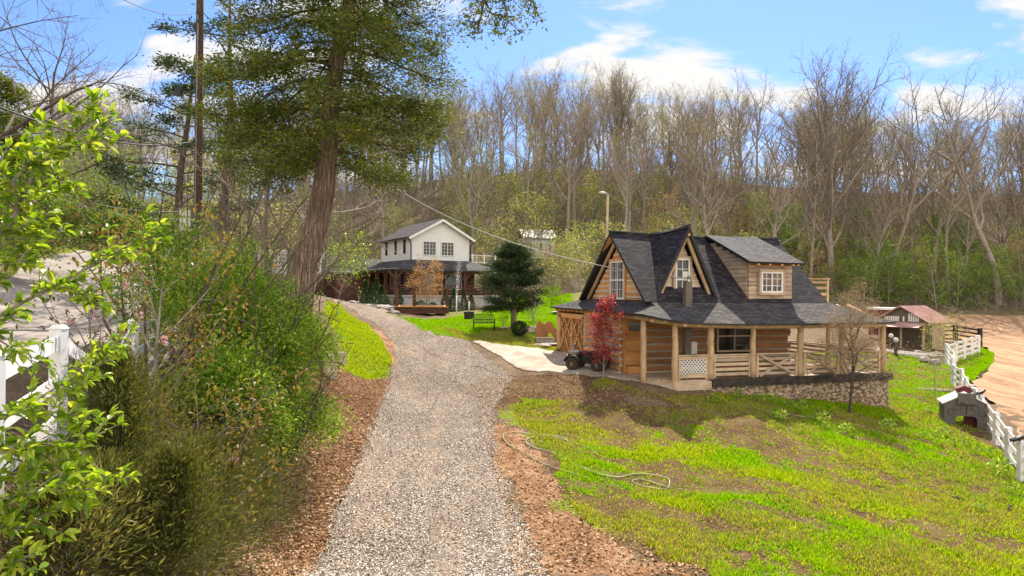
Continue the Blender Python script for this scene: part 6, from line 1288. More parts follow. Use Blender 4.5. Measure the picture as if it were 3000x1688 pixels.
# ----------------------------------------------------------------- conifers
def conifer(seed, path, rad, limbs, z0, z1, mat, bark, shape, pads, per, lsz, droop=-.10, padr=.45, flat=.35, lw=.35, fill=.25, limbr=.05, twig='twig', smin=0, inner=0):
    """path: trunk points with radii [(x,y,z,r)], local"""
    rr = random.Random(seed); r = np.random.default_rng(seed); P = [Vector(q[:3]) for q in path]; Rd = [q[3] for q in path]
    def onz(z):
        for i in range(len(P) - 1):
            if P[i].z <= z <= P[i + 1].z: f = (z - P[i].z) / (P[i + 1].z - P[i].z); return P[i].lerp(P[i + 1], f), Rd[i] * (1 - f) + Rd[i + 1] * f
        return P[-1], Rd[-1]
    mb = MB(); mb.rings(P, Rd, 14, 0, True, wob=.07 if Rd[0] > .2 else .02)
    seg = []; CC = []; a0 = rr.uniform(0, 6)
    for k in range(limbs):
        u = (k + rr.random()) / limbs; z = z0 + (z1 - z0) * u; c, tr = onz(z); a = a0 + k * 2.39996 + rr.uniform(-.3, .3); ln = rad * shape(u) * rr.uniform(.75, 1.12); n = 5
        d = Vector((math.cos(a), math.sin(a), rr.uniform(.05, .45))); p = c.copy(); lr = max(.012, limbr * ln / rad * rr.uniform(.7, 1.2)); q = p
        for i in range(n):
            d = (d + Vector((rr.gauss(0, .12), rr.gauss(0, .12), droop * (1 if i < 3 else -.6)))).normalized(); q = p + d * (ln / n); seg.append((*p, *q, lr * (1 - i / n * .8), lr * (1 - (i + 1) / n * .8)))
            if i >= smin:
                for j in range(pads):
                    side = rr.choice((-1, 1)); dv = Vector((-d.y, d.x, 0)) * side; l2 = ln * rr.uniform(.10, .34) * (1.1 - .6 * i / n); e = p.lerp(q, rr.random()) + dv * l2 + d * l2 * .7 + Vector((0, 0, rr.uniform(-.12, .12) * l2 * 3))
                    seg.append((*p.lerp(q, .5), *e, lr * .35, .006)); CC.append((*e, rr.uniform(.6, 1.25)))
            p = q
        CC.append((*q, 1.0))
    for k in range(inner):
        z = z0 + .9 + (z1 - z0) * rr.random() ** 1.1; c, tr = onz(z); a = rr.uniform(0, 6.3); q = rr.uniform(.5, 1.9); e = c + Vector((math.cos(a) * q, math.sin(a) * q, rr.uniform(-.5, .3))); seg.append((*c, *e, .02, .008)); CC.append((*e, rr.uniform(.7, 1.25)))
    CC = np.array(CC); m = len(CC) * per; c = np.repeat(CC, per, 0); th = r.uniform(0, 2 * np.pi, m); rho = np.abs(r.normal(0, .55, m)) * padr * c[:, 3]
    C = c[:, :3] + np.stack([np.cos(th) * rho, np.sin(th) * rho, r.normal(0, flat, m) * padr * c[:, 3]], 1); D = np.stack([np.cos(th), np.sin(th), r.normal(.1, .45, m)], 1) + r.normal(0, .35, (m, 3)); ln = r.uniform(.6, 1.4, m) * lsz
    V2, F2 = leaf_quads(C, D, ln, ln * lw, r)
    V, Fc = cat_([tubes(seg, 5), (V2, F2)]); mi = np.concatenate([np.zeros(len(seg) * 5, int), np.ones(len(F2), int)])
    return mb, V, Fc, mi, [twig, mat]
def put_conifer(name, loc, data, bark, label, cat='tree'):
    mb, V, Fc, mi, mats = data; e = empty(name, loc, 0, label, cat); t_ = mb.build('trunk', bark, e); np_mesh('crown', V, Fc, mats, e, mi=mi); return e, t_
# the great cedar
b0 = at(872, 1010, 21.5); gz = H(b0.x, 21.5)
pth = []
for (px, py, hw) in ((868, 1060, .46), (880, 900, .39), (898, 760, .375), (930, 650, .36), (948, 560, .34), (962, 440, .30), (968, 300, .26), (988, 150, .23), (1022, 10, .21), (1045, -130, .23), (1050, -300, .17), (1050, -480, .08)):
    q = at(px, py, 21.5); pth.append((q.x - b0.x, 0, q.z - gz, hw))
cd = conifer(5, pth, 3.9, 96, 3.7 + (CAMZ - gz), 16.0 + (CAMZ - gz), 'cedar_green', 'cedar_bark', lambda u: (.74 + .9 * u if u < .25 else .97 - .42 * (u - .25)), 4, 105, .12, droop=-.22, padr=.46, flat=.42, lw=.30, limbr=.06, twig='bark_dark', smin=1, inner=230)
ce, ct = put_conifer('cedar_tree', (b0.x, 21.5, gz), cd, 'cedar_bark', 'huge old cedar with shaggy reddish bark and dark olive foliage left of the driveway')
for (px, py, s) in ((925, 655, .12), (912, 735, .14), (945, 585, .09)):
    q = at(px, py, 21.24); mb = MB(); mb.rings([(0, .35, -.1), (0, .08, -.02), (0, .0, .02), (.01, .03, .05)], [s * 1.9, s * 1.3, s * .9, s * .4], 9, wob=.2); mb.build('branch_scar', 'cedar_bark', ce, (q.x - b0.x, q.y - 21.5, q.z - gz))
# its long overhanging limb that dips into the picture from above
def limb_sprays(seed, paths, per, lsz, padr, mat, lw=.34, side=.5):
    rr = random.Random(seed); r = np.random.default_rng(seed); seg = []; CC = []
    for path, r0 in paths:
        P = [Vector(p) for p in path]; n = len(P) - 1
        for i in range(n):
            seg.append((*P[i], *P[i + 1], r0 * (1 - i / n * .8), r0 * (1 - (i + 1) / n * .8)))
            if i >= 1:
                for j in range(5):
                    b = P[i].lerp(P[i + 1], rr.random()); e = b + Vector((rr.uniform(-1, 1), rr.uniform(-1, 1), rr.uniform(-.9, .35))) * side; seg.append((*b, *e, r0 * .3, .008)); CC.append((*e, rr.uniform(.6, 1.2)))
    CC = np.array(CC); m = len(CC) * per; c = np.repeat(CC, per, 0); C = c[:, :3] + r.normal(0, .5, (m, 3)) * padr * c[:, 3:4]; ln = r.uniform(.6, 1.4, m) * lsz; V2, F2 = leaf_quads(C, rnd_unit(r, m), ln, ln * lw, r)
    V, Fc = cat_([tubes(seg, 5), (V2, F2)]); return V, Fc, np.concatenate([np.zeros(len(seg) * 5, int), np.ones(len(F2), int)])
o_ = Vector((b0.x, 21.5, gz)); A_ = lambda px, py, d: tuple(at(px, py, d) - o_)
V, Fc, mi = limb_sprays(9, [([A_(1050, -450, 21.5), A_(1250, -400, 20.5), A_(1400, -240, 19.5), A_(1420, -40, 19), A_(1412, 40, 18.9), A_(1400, 80, 18.9)], .09), ([A_(1400, -240, 19.5), A_(1450, -60, 19), A_(1480, 20, 18.8), A_(1490, 70, 18.8)], .06), ([A_(1400, -240, 19.5), A_(1500, -120, 19), A_(1540, -20, 18.8), A_(1570, 15, 18.7)], .06), ([A_(1415, -10, 19), A_(1440, 40, 19), A_(1520, 55, 19)], .04)], 42, .13, .30, 'cedar_green', side=.42)
np_mesh('overhanging_limb', V, Fc, ['bark_dark', 'cedar_green'], ce, mi=mi)
# evergreen behind the utility pole
v = spot(530, 36); P_ = [(0, 0, -.5, .26), (-.2, 0, 3, .22), (-.1, 0, 6, .17), (.3, 0, 9, .11), (.6, 0, 12.3, .04)]
put_conifer('evergreen_tree', v, conifer(15, P_, 4.2, 30, 2.4, 12.0, 'pine_dark', 'bark_dark', lambda u: 1.15 - .85 * u ** 1.6, 2, 70, .20, droop=-.04, padr=.62, flat=.22, lw=.3, limbr=.06, twig='bark_dark', smin=2), 'bark_dark', 'sparse layered dark evergreen standing behind the utility pole')
v = spot(645, 31); P_ = [(0, 0, -.5, .24), (.1, 0, 4, .2), (.4, 0, 8, .15), (.3, 0, 12, .08), (.3, 0, 15.5, .03)]
put_conifer('evergreen_tree', v, conifer(16, P_, 3.0, 17, 6.4, 15.0, 'pine_dark', 'bark_dark', lambda u: .7 + .5 * u, 2, 66, .18, droop=-.04, padr=.6, flat=.22, lw=.3, limbr=.06, twig='bark_dark', smin=2), 'bark_dark', 'tall open dark evergreen between the utility pole and the great cedar')
v = spot(-40, 30); P_ = [(0, 0, -.5, .24), (.1, 0, 4, .2), (.2, 0, 8.5, .04)]
put_conifer('evergreen_tree', v, conifer(17, P_, 3.6, 44, 1.0, 8.5, 'cedar_green', 'bark_dark', lambda u: 1.15 - .95 * u, 2, 80, .18, padr=.6, flat=.3, lw=.3, smin=1), 'bark_dark', 'olive green conifer at the extreme left edge behind the bright leaves')
# dark pine on the lawn
v = drop(1504, 963); P_ = [(0, 0, -.3, .2), (.03, 0, 1.5, .17), (-.05, 0, 3, .12), (0, 0, 5.2, .02)]
put_conifer('pine_tree', v, conifer(18, P_, 2.4, 44, .95, 5.1, 'pine_dark', 'bark_grey', lambda u: (.72 + .9 * u if u < .3 else 1.0 - 1.15 * (u - .3)) * (.8 + .3 * math.sin(u * 37) ** 2), 3, 80, .17, droop=-.02, padr=.44, flat=.25, lw=.2, limbr=.03, smin=1), 'bark_grey', 'dark full pine tree on the bright lawn right of the metal bench')
# leaning bare tree beside the cedar
P = dict(BARE); P.update(n=[9, 7, 5, 4], start=[.3, .2, .2, .2], ang=[42, 40, 42, 45], wig=[.08, .14, .16, .2, .25], ratio=[.55, .5, .45, .5], up=[.0, .03, .04, .03, .03])
LT = bare_meshes(401, 10, .17, P, 'bud_yellow', 160, .07, 'bark_grey', 'twig_pale')
v = spot(895, 24); put('bare_tree', LT, v, 2.2, .92, 'bare grey tree leaning right beside the cedar trunk', tilt=(0, R(24)))
v = spot(820, 26); put('bare_tree', LT, v, .4, .8, 'small bare tree with spreading twigs left of the cedar trunk', tilt=(0, R(-14)))
# bare trees by the road, left edge
P = dict(BARE); P.update(n=[12, 8, 6, 4], start=[.3, .2, .2, .2], ang=[62, 42, 42, 45], ratio=[.62, .5, .48, .5], up=[.02, .02, .02, .01, .01])
WT = [bare_meshes(411 + i, 15, .26, P, 'bud_brown', 500, .06, 'bark_dark', 'twig') for i in range(2)]
for (px, d, s, k, rz, lb) in ((-330, 17, .92, 0, .5, 'bare tree reaching long dark limbs in from the left edge'), (-60, 34, .95, 1, 2.0, 'bare tree with fine dark twigs standing left of the asphalt road'), (120, 46, .9, 0, 4.0, 'bare twiggy tree behind the bright cherry leaves'), (-180, 26, .8, 1, 3.0, 'dark bare tree partly cut by the left edge')):
    put('bare_tree', WT[k], spot(px, d), rz, s, lb)
# maple, dead cypress, small garden trees
def leafy(name, loc, Hh, wd, seed, mat, nl, lsz, label, twig='twig', bark='bark_grey', clear=.12, spread=.25, P=None, tr=.03, rz=0, leafw=.5, column=False):
    P = P or dict(BARE, lev=4, seg=[7, 5, 3, 2], n=[20, 6, 4], start=[clear, .2, .2], ang=[38 if column else 50, 40, 45], ratio=[wd / Hh * .62, .5, .5], up=[.02, .07, .03, .02], rmin=[.02, .008, .005, .004], wig=[.05, .12, .15, .2], shape=lambda u: 1.0 - .45 * abs(u - .4))
    T = Tree(seed); T.branch((0, 0, -.1), (0.03, 0, 1), Hh, tr, 0, P); e = empty(name, loc, rz, label, 'tree')
    np_mesh('trunk', *cat_([tubes(T.seg[0], 8), tubes(T.seg[1], 5)]), bark, e, smooth=True)
    V, Fc = cat_([tubes(T.seg[2], 3), tubes(T.seg[3], 3)]); mi = np.zeros(len(Fc), int); r = np.random.default_rng(seed)
    tp = np.array([tuple(t_[0]) for t_ in T.tips if t_[2] >= 1]); k = r.integers(0, len(tp), nl); C = tp[k] + r.normal(0, spread * .4, (nl, 3)); ln = r.uniform(.6, 1.3, nl) * lsz; D = rnd_unit(r, nl); D[:, 2] = D[:, 2] * .6 - .1
    V2, F2 = leaf_quads(C, D, ln, ln * leafw, r); V, Fc = cat_([(V, Fc), (V2, F2)]); np_mesh('crown', V, Fc, [twig, mat], e, mi=np.concatenate([mi, np.ones(nl, int)])); return e
leafy('red_maple', drop(1766, 1113), 3.15, 1.3, 21, 'red_leaf', 4800, .085, 'young Japanese maple with crimson leaves in front of the cabin corner', bark='bark_grey', clear=.14, spread=.20, column=True)
leafy('bare_conifer', drop(2489, 1208), 4.0, 2.7, 22, 'dead_needle', 13000, .11, 'small dead looking brown feathery tree before the stone foundation', twig='twig_pale', bark='bark_dark', clear=.24, spread=.40, tr=.07, leafw=.14)
leafy('orange_budding_tree', spot(1245, 53), 3.5, 2.9, 23, 'orange_leaf', 3200, .11, 'small orange-brown budding tree by the timber pond', twig='twig_pale', spread=.3, tr=.05)
leafy('young_tree', drop(988, 925), 3.6, 3.0, 24, 'cherry_leaf', 2000, .10, 'young yellow-green tree with a dark stem on the grass left of the driveway', clear=.35, spread=.3, tr=.035)
leafy('thin_sapling', drop(1566, 985), 2.7, 1.2, 25, 'bud_yellow', 150, .05, 'thin nearly bare sapling between the pine and the wooden slab', spread=.1, tr=.02)
leafy('thin_sapling', drop(1473, 962), 1.4, .9, 26, 'leaf_spring', 300, .07, 'short leafing sapling just right of the bench', spread=.15, tr=.015)
leafy('thin_sapling', drop(1560, 942), 1.6, 1.3, 27, 'leaf_fresh', 700, .09, 'low green leafy sapling on the lawn behind the pine', spread=.25, tr=.02)
leafy('budding_shrub', drop(2738, 1168), 2.3, 2.0, 28, 'bud_yellow', 900, .06, 'sparse yellowish budding shrub beside the pale fallen log', clear=.03, spread=.2, tr=.025, twig='twig_pale')
leafy('budding_shrub', spot(2770, 54), 2.6, 3.2, 29, 'bud_yellow', 1500, .10, 'pale yellow branching shrub behind the white fence corner', clear=.05, spread=.3, tr=.04, twig='twig_pale')
for i, (px, d, s, k) in enumerate(((1620, 60, .8, 0), (1680, 66, .9, 1), (1640, 74, 1.0, 3), (1560, 78, .9, 0), (1450, 82, 1.0, 1), (1700, 80, 1.1, 4))):
    put('sapling', SP[k], spot(px, d), i, (s * 1.2, s * 1.2, s), 'small budding tree on the grassy rise between the pine and the cabin', 'small budding trees between the pine and the cabin')
# ================================================================= foreground planting on the left bank
def leaves_folded(C, D, Ln, r, w_=.46, mat=None):
    """near leaves: two halves folded along the midrib with a drooping tip (6 vertices, 4 quads-as-quads)"""
    n = len(C); D = D / np.linalg.norm(D, axis=1)[:, None]; up = np.array([[0, 0, 1.]]) + r.normal(0, .35, (n, 3)); s = np.cross(D, up); s /= np.linalg.norm(s, axis=1)[:, None] + 1e-9; u = np.cross(s, D)
    L1 = Ln[:, None]; W1 = s * (Ln * w_ / 2)[:, None]; fo = u * (Ln * .12)[:, None]; dn = -u * (Ln * .18)[:, None]
    b = C; m1 = C + D * L1 * .33; m2 = C + D * L1 * .70 + dn * .35; t_ = C + D * L1 + dn
    V = np.stack([b, m1, m2, t_, m1 + W1 + fo, m2 + W1 * .78 + fo, m1 - W1 + fo, m2 - W1 * .78 + fo], 1).reshape(-1, 3)
    q = np.array([[0, 4, 1, 1], [1, 4, 5, 2], [2, 5, 3, 3], [0, 1, 6, 6], [1, 2, 7, 6], [2, 3, 7, 7]])
    Tn = np.array([[0, 4, 1], [1, 4, 5], [1, 5, 2], [2, 5, 3], [0, 1, 6], [1, 2, 7], [1, 7, 6], [2, 3, 7]]); b_ = np.arange(n)[:, None, None] * 8
    return V, (b_ + Tn[None]).reshape(-1, 3)
def tri(q): return np.concatenate([q[:, [0, 1, 2]], q[:, [0, 2, 3]]])
def shoots(seed, paths, shoot_len, nshoot, nleaf, Ln, dirbias=(0.3, 0, .25)):
    rr = random.Random(seed); seg = []; C = []; D = []
    for path, r0 in paths:
        P = [Vector(p) for p in path]; n = len(P) - 1
        for i in range(n):
            seg.append((*P[i], *P[i + 1], r0 * (1 - i / n * .75), r0 * (1 - (i + 1) / n * .75))); d0 = (P[i + 1] - P[i]).normalized()
            for j in range(nshoot):
                b = P[i].lerp(P[i + 1], rr.random()); d = (d0 * .7 + Vector((rr.gauss(0, .6), rr.gauss(0, .6), rr.gauss(0, .5))) + Vector(dirbias)).normalized(); l = shoot_len * rr.uniform(.5, 1.2); m = 3
                for k in range(m):
                    e = b + d * l / m; seg.append((*b, *e, .0035, .002)); 
                    for q in range(nleaf):
                        ld = (d * .6 + Vector((rr.gauss(0, .7), rr.gauss(0, .7), rr.gauss(-.1, .5)))).normalized(); C.append(tuple(b.lerp(e, rr.random()))); D.append(tuple(ld))
                    b = e; d = (d + Vector((rr.gauss(0, .2), rr.gauss(0, .2), rr.gauss(0, .2)))).normalized()
                for q in range(3): C.append(tuple(b)); D.append(tuple((d + Vector((rr.gauss(0, .4), rr.gauss(0, .4), rr.gauss(0, .4)))).normalized()))
    r = np.random.default_rng(seed); C = np.array(C); D = np.array(D); L_ = r.uniform(.65, 1.2, len(C)) * Ln
    V1, F1 = tubes(seg, 5); V2, F2 = leaves_folded(C, D, L_, r); F1 = tri(F1)
    return np.concatenate([V1, V2]), np.concatenate([F1, F2 + len(V1)]), np.concatenate([np.zeros(len(F1), int), np.ones(len(F2), int)])
# cherry tree rooted just outside the left edge: real trunk, branches reaching into view
tx, ty = -3.75, 3.7; e = empty('cherry_tree', (tx, ty, H(tx, ty)), 0, 'bright green leafy cherry branches close by on the left edge', 'tree'); o_ = e.location.copy()
A_ = lambda px, py, d: tuple(at(px, py, d) - o_)
mb = MB(); mb.rings([(0, 0, -.2), (-.02, .02, 1), (.03, 0, 2.0), (0, .03, 3.0)], [.07, .06, .05, .03], 9); mb.build('trunk', 'bark_grey', e)
BR = [([A_(-260, 900, 3.8), A_(-60, 760, 4.0), A_(50, 620, 4.1), A_(100, 500, 4.2), A_(170, 430, 4.2), A_(235, 380, 4.3), A_(262, 345, 4.3)], .018),
      ([A_(50, 620, 4.1), A_(40, 530, 4.0), A_(90, 470, 4.0), A_(130, 450, 4.0)], .012), ([A_(170, 430, 4.2), A_(230, 440, 4.2), A_(285, 405, 4.2)], .008), ([A_(50, 620, 4.1), A_(-10, 560, 4.1), A_(-20, 500, 4.1)], .012), ([A_(50, 620, 4.1), A_(110, 585, 4.3), A_(150, 560, 4.3)], .009),
      ([A_(-260, 1150, 3.9), A_(-60, 960, 4.2), A_(60, 890, 4.3), A_(180, 825, 4.4), A_(290, 770, 4.5), A_(380, 715, 4.5), A_(430, 680, 4.5)], .016), ([A_(180, 825, 4.4), A_(240, 880, 4.4), A_(260, 870, 4.3)], .008), ([A_(-60, 960, 4.2), A_(20, 1010, 4.2), A_(70, 1050, 4.2)], .009),
      ([A_(-240, 1350, 3.9), A_(-50, 1250, 4.0), A_(80, 1190, 4.1), A_(190, 1120, 4.2), A_(290, 1070, 4.2), A_(340, 1045, 4.2)], .013), ([A_(80, 1190, 4.1), A_(160, 1220, 4.1), A_(200, 1240, 4.0)], .008),
      ([A_(-240, 1500, 3.8), A_(-40, 1420, 3.9), A_(90, 1370, 3.9), A_(200, 1300, 4.0), A_(310, 1265, 4.0)], .012), ([A_(90, 1370, 3.9), A_(200, 1400, 3.9), A_(320, 1395, 3.9)], .009), ([A_(-200, 1620, 3.7), A_(-20, 1560, 3.7), A_(80, 1540, 3.7), A_(150, 1500, 3.7)], .010), ([A_(-150, 1700, 3.6), A_(0, 1660, 3.6), A_(60, 1640, 3.6)], .010)]
BR += [([A_(-250, 700, 3.9), A_(-90, 660, 4.1), A_(0, 640, 4.2), A_(60, 680, 4.2), A_(120, 700, 4.2)], .01), ([A_(-200, 820, 3.8), A_(-60, 800, 4.0), A_(20, 770, 4.1), A_(90, 760, 4.1)], .009),
       ([A_(-200, 1300, 3.7), A_(-60, 1330, 3.8), A_(40, 1310, 3.8), A_(110, 1300, 3.8)], .009), ([A_(-200, 1500, 3.6), A_(-60, 1480, 3.7), A_(60, 1450, 3.7), A_(150, 1430, 3.7), A_(210, 1440, 3.7)], .009), ([A_(-200, 500, 4.0), A_(-60, 520, 4.1), A_(10, 500, 4.2), A_(50, 450, 4.2)], .009)]
V, Fc, mi = shoots(31, BR, .19, 5, 2, .078); np_mesh('leafy_branches', V, Fc, ['bark_grey', 'cherry_leaf'], e, mi=mi)
# flowering cherries with bronze leaves
def blossom_tree(loc, Hh, wd, seed, nl, nb, label, tr=.035, clear=.35, lean=(0, 0)):
    P = dict(BARE, lev=4, seg=[8, 5, 3, 2], n=[12, 5, 3], start=[clear, .2, .2], ang=[48, 40, 45], ratio=[wd / Hh * .6, .5, .5], up=[.01, .06, .03, .02], rmin=[.02, .009, .005, .003], wig=[.03, .1, .15, .2], shape=lambda u: 1.0)
    T = Tree(seed); T.branch((0, 0, -.2), (lean[0], lean[1], 1), Hh, tr, 0, P); e = empty('flowering_cherry', loc, 0, label, 'tree')
    np_mesh('trunk', *cat_([tubes(T.seg[0], 8), tubes(T.seg[1], 5)]), 'bark_grey', e, smooth=True); r = np.random.default_rng(seed)
    tp = np.array([tuple(t_[0]) for t_ in T.tips if t_[2] >= 1]); k = r.integers(0, len(tp), nl); C = tp[k] + r.normal(0, .09, (nl, 3)); D = rnd_unit(r, nl); D[:, 2] -= .3
    V1, F1 = cat_([tubes(T.seg[2], 3), tubes(T.seg[3], 3)]); F1 = tri(F1); V2, F2 = leaves_folded(C, D, r.uniform(.05, .10, nl), r)
    np_mesh('crown', np.concatenate([V1, V2]), np.concatenate([F1, F2 + len(V1)]), ['twig', 'bronze_leaf'], e, mi=np.concatenate([np.zeros(len(F1), int), np.ones(len(F2), int)]))
    c = np.repeat(tp[r.integers(0, len(tp), nb)], 34, 0); m = len(c); dd = rnd_unit(r, m); V, Fc = leaf_quads(c + dd * .028, dd + r.normal(0, .5, (m, 3)), r.uniform(.025, .045, m), r.uniform(.02, .035, m), r); np_mesh('blossom', V, Fc, 'blossom', e); return e
v = at(433, 1150, 8.6); blossom_tree((v.x, 8.6, H(v.x, 8.6)), 3.1, 2.1, 51, 1200, 5, 'slender flowering cherry with bronze leaves and pink blossom before the white fence', clear=.3)
v = at(600, 1300, 7.6); blossom_tree((v.x, 7.6, H(v.x, 7.6)), 1.7, 1.6, 52, 900, 5, 'low flowering cherry with bronze leaves and pale pink blossom among the junipers', clear=.25)
v = at(290, 1150, 9.4); blossom_tree((v.x, 9.4, H(v.x, 9.4)), 2.3, 1.7, 53, 260, 4, 'thin sparsely leaved flowering cherry in front of the vinyl fence post', clear=.3)
# glossy green hedge bushes
def leafbush(name, loc, rx, rz_, seed, n, Ln, mat, label, stems=7, lw=.5, cat='shrub', lump=.22, low=.0, shoot=0):
    r = np.random.default_rng(seed); rr = random.Random(seed); e = empty(name, loc, 0, label, cat); seg = []
    for i in range(stems):
        a = rr.uniform(0, 6.3); p = Vector((rr.uniform(-.1, .1), rr.uniform(-.1, .1), -.1)); d = Vector((math.cos(a) * .45, math.sin(a) * .45, 1)).normalized()
        for k in range(6): q = p + d * rz_ * .31; seg.append((*p, *q, .028 * (1 - k / 7), .028 * (1 - (k + 1) / 7))); 
    seg = []
    for i in range(stems):
        a = rr.uniform(0, 6.3); p = Vector((rr.uniform(-.1, .1), rr.uniform(-.1, .1), -.15)); d = Vector((math.cos(a) * .45, math.sin(a) * .45, 1)).normalized()
        for k in range(6):
            q = p + d * rz_ * .30; seg.append((*p, *q, .03 * (1 - k / 7), .03 * (1 - (k + 1) / 7)))
            s2 = q + Vector((rr.gauss(0, .4), rr.gauss(0, .4), rr.uniform(0, .5))) * rx * .8; seg.append((*q, *s2, .01, .004)); p = q; d = (d + Vector((rr.gauss(0, .2), rr.gauss(0, .2), .05))).normalized()
    np_mesh('stems', *tubes(seg, 5), 'bark_dark', e)
    n = int(n * 1.35); nc = max(30, n // 45); u = rnd_unit(r, nc); u[:, 2] = np.abs(u[:, 2]) * 1.0 - .25 * (r.random(nc) < .4); k = r.uniform(.62, 1.0, nc) * (1 + lump * np.sin(u[:, 0] * 5 + seed) * np.cos(u[:, 1] * 4 + u[:, 2] * 5))
    ctr = u * k[:, None] * [rx, rx, rz_ * .62]; ctr[:, 2] += rz_ * (.42 + low); c = np.repeat(ctr, 45, 0); m = len(c); uu = np.repeat(u, 45, 0)
    C = c + r.normal(0, .16, (m, 3)) * [1, 1, .8]; C[:, 2] = np.maximum(C[:, 2], .02); D = uu * .6 + r.normal(0, .6, (m, 3)) + [0, 0, .2]; V, Fc = leaves_folded(C, D, r.uniform(.6, 1.3, m) * Ln, r, w_=lw); np_mesh('foliage', V, Fc, mat, e); return e
def sp2(px, d): v = at(px, 900, d); return (v.x, d, H(v.x, d))
leafbush('green_shrub', sp2(700, 17.0), 1.9, 3.3, 61, 9000, .085, 'holly_leaf', 'largest glossy green shrub in front of the cedar trunk', low=.05)
leafbush('green_shrub', sp2(850, 18.5), 1.5, 2.6, 62, 6500, .085, 'holly_leaf', 'glossy green shrub at the foot of the cedar on the driveway side')
leafbush('green_shrub', sp2(575, 15.0), 1.25, 3.3, 63, 5500, .08, 'holly_leaf', 'upright glossy green shrub below the utility pole')
leafbush('green_shrub', sp2(455, 12.5), .8, 3.1, 64, 3200, .075, 'holly_leaf', 'narrow tall green shrub left of the utility pole beside the white cabinet', low=.15)
leafbush('green_shrub', sp2(850, 14.6), 1.1, 1.75, 65, 5200, .075, 'holly_leaf', 'rounded dark glossy shrub overhanging the mulch beside the boulder')
leafbush('green_shrub', sp2(790, 13.2), .62, 1.45, 66, 2400, .07, 'holly_leaf', 'small glossy shrub on a thin stem above the wood chips', low=.1)
#leafbush('green_shrub', sp2(300, 17.5), 1.2, 2.2, 67, 3600, .08, 'holly_leaf', 'green shrub beyond the vinyl fence at the roadside')
leafbush('green_shrub', sp2(660, 12.6), .95, 1.9, 73, 4600, .085, 'holly_leaf', 'fresh green shrub in the middle of the bank between the junipers and the cedar', low=.12)
leafbush('green_shrub', sp2(760, 15.6), 1.3, 2.6, 74, 6500, .09, 'holly_leaf', 'full fresh green shrub directly right of the largest one')
leafbush('green_shrub', sp2(640, 22.0), 1.5, 3.4, 68, 4200, .09, 'holly_leaf', 'green shrub behind the largest shrub near the fence')
leafbush('roadside_shrub', spot(330, 52), 3.2, 3.4, 69, 5200, .22, 'leaf_fresh', 'dark green bushy growth where the road bends away', cat='shrub')
leafbush('roadside_shrub', spot(480, 50), 2.8, 3.6, 70, 4200, .22, 'yew', 'dark evergreen growth behind the lattice fence', cat='shrub')
leafbush('roadside_shrub', spot(110, 40), 2.6, 3.2, 71, 4600, .18, 'leaf_fresh', 'bright green bushy growth on the bank left of the road', cat='shrub')
leafbush('roadside_shrub', spot(230, 60), 3.4, 4.2, 72, 4200, .25, 'leaf_spring', 'yellow-green bushy growth beyond the road bend', cat='shrub')
# fine needled junipers
def juniper(name, loc, Hh, wd, seed, n, mat, label, lean=(0, 0), Ln=.05, flare=.5):
    r = np.random.default_rng(seed); e = empty(name, loc, 0, label, 'shrub'); rr = random.Random(seed); seg = []; C = []; D = []
    nb = int(80 + Hh * 34)
    for i in range(nb):
        u = (i + rr.random()) / nb; a = i * 2.4 + rr.uniform(-.4, .4); z = .04 + u * Hh * .78; l = wd * .5 * (1.18 - u * .98) * rr.uniform(.45, 1.5); d = Vector((math.cos(a), math.sin(a), min(flare, -.05 + u * 3) + u * 1.1)); p = Vector((lean[0] * z, lean[1] * z, z)); m = 6
        for k in range(m):
            dn = d.normalized(); q = p + dn * l * 1.25 / m; seg.append((*p, *q, .008 * (1 - k / m), .008 * (1 - (k + 1) / m))); d = d + Vector((rr.gauss(0, .12), rr.gauss(0, .12), .12 + rr.gauss(0, .1)))
            if k >= 1: C.append((*p, *dn, l)); C.append((*q, *dn, l))
            p = q
    C = np.array(C); per = max(4, int(n * 1.5) // len(C)); c = np.repeat(C, per, 0); m = len(c); off = r.normal(0, 1, (m, 3)) * (c[:, 6:7] * .13 + .02); P0 = c[:, :3] + off; D = c[:, 3:6] * 1.0 + off / (np.linalg.norm(off, axis=1)[:, None] + 1e-6) * .55 + r.normal(0, .38, (m, 3))
    ln = r.uniform(.6, 1.5, m) * Ln; V2, F2 = leaf_quads(P0, D, ln, ln * .17, r); mb = MB(); mb.rings([(0, 0, -.2), (lean[0] * Hh * .5, lean[1] * Hh * .5, Hh * .5), (lean[0] * Hh, lean[1] * Hh, Hh * .92)], [.05, .035, .008], 7); mb.build('trunk', 'bark_grey', e)
    V, Fc = cat_([tubes(seg, 4), (V2, F2)]); np_mesh('foliage', V, Fc, ['twig', mat], e, mi=np.concatenate([np.zeros(len(seg) * 4, int), np.ones(len(F2), int)])); return e
leafmat('juniper', [(.045, .062, .010), (.085, .105, .018), (.14, .15, .03), (.21, .19, .05)], .35, .6)
leafmat('arborvitae', [(.05, .075, .015), (.11, .13, .028), (.20, .19, .05), (.30, .26, .09)], .4, .55)
juniper('juniper', sp2(360, 6.7), 2.1, 1.35, 81, 26000, 'juniper', 'dark olive juniper nearest the camera at the lower left', lean=(-.05, 0))
juniper('juniper', sp2(480, 6.3), 1.75, 1.25, 93, 24000, 'juniper', 'plume shaped olive juniper at the bottom edge beside the wood chips', lean=(.10, 0))
juniper('juniper', sp2(300, 5.9), 1.2, 1.1, 94, 14000, 'juniper', 'low olive juniper under the bright cherry branches')
juniper('juniper', sp2(640, 9.2), 1.7, 1.7, 82, 32000, 'juniper', 'middle olive juniper leaning over the wood chips', lean=(.12, 0))
juniper('juniper', sp2(555, 7.6), 1.45, 1.3, 83, 26000, 'juniper', 'soft olive juniper right of the nearest one', lean=(.1, 0))
juniper('juniper', sp2(760, 11.8), 1.3, 1.2, 84, 12000, 'juniper', 'low dark olive juniper in front of the largest green shrub')
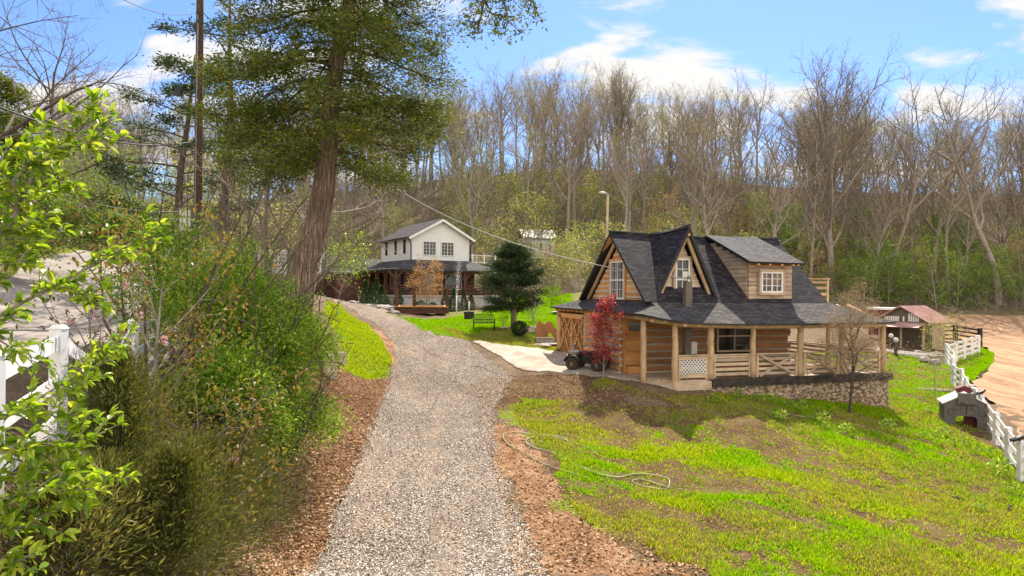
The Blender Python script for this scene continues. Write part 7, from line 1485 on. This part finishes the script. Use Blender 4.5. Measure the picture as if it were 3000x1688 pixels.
juniper('juniper', sp2(350, 8.2), 1.45, 1.3, 85, 12000, 'juniper', 'dark juniper filling the space before the white fence')
juniper('juniper', sp2(650, 14.2), 2.3, 1.3, 86, 11000, 'juniper', 'brownish juniper rising among the glossy green shrubs')
juniper('arborvitae', sp2(610, 8.3), 1.35, .85, 87, 7000, 'arborvitae', 'light tipped arborvitae between the olive junipers', Ln=.09)
juniper('arborvitae', sp2(180, 5.4), 1.15, 1.1, 88, 9000, 'arborvitae', 'light tipped arborvitae in the lower left corner', Ln=.07)
juniper('juniper', sp2(890, 20.3), 3.0, 1.5, 89, 9000, 'juniper', 'dark juniper growing against the cedar trunk')
# bare twiggy shrub between pole and cedar
def twigshrub(loc, Hh, wd, seed, label, n=60):
    P = dict(BARE, lev=4, seg=[6, 4, 3, 2], n=[10, 5, 3], start=[.15, .2, .2], ang=[30, 35, 40], ratio=[.5, .5, .5], up=[.02, .05, .03, .02], rmin=[.02, .009, .006, .004], wig=[.08, .12, .15, .2], shape=lambda u: 1.0); T = Tree(seed)
    for i in range(n): a = T.r.uniform(0, 6.3); T.branch((T.r.uniform(-.5, .5), T.r.uniform(-.5, .5), -.1), (math.cos(a) * wd / Hh * .5, math.sin(a) * wd / Hh * .5, 1), Hh * T.r.uniform(.6, 1), .022, 0, P)
    e = empty('twiggy_shrub', loc, 0, label, 'shrub'); np_mesh('stems', *cat_([tubes(T.seg[0], 4), tubes(T.seg[1], 3)]), 'twig', e); np_mesh('twigs', *cat_([tubes(T.seg[2], 3), tubes(T.seg[3], 3)]), 'twig_pale', e); return e
twigshrub(sp2(735, 24), 4.6, 4.4, 91, 'bare reddish twiggy shrub behind the green shrubs left of the cedar', 34)
twigshrub(sp2(620, 30), 4.2, 4.4, 92, 'bare pale twiggy shrub right of the utility pole', 26)
# weeds at the edges and in the lawn
WM = bush_mesh('leaves', 'holly_leaf', ball(.16, .22), 90, .10, 7, .8); rw = random.Random(12)
for i, (px, py) in enumerate(((2250, 1185), (2300, 1190), (2160, 1168), (2410, 1245), (2420, 1260), (2285, 1235), (2700, 1290), (2740, 1300), (2790, 1305), (2830, 1310), (2860, 1330), (2900, 1340), (2760, 1280), (2600, 1265), (2480, 1275), (2560, 1180), (2930, 1400), (2960, 1450), (2870, 1500), (2350, 1212), (2720, 1210), (2650, 1100), (2090, 1185))):
    v = drop(px, py); o = link_mesh('weed', WM, None, v); s = rw.uniform(.7, 1.7); o.scale = (s, s, s * rw.uniform(.7, 1.3)); o.rotation_euler = (0, 0, rw.uniform(0, 6)); tag(o, 'low dark green leafy weed clump in the lawn', 'weed', 'weed clumps on the front lawn')
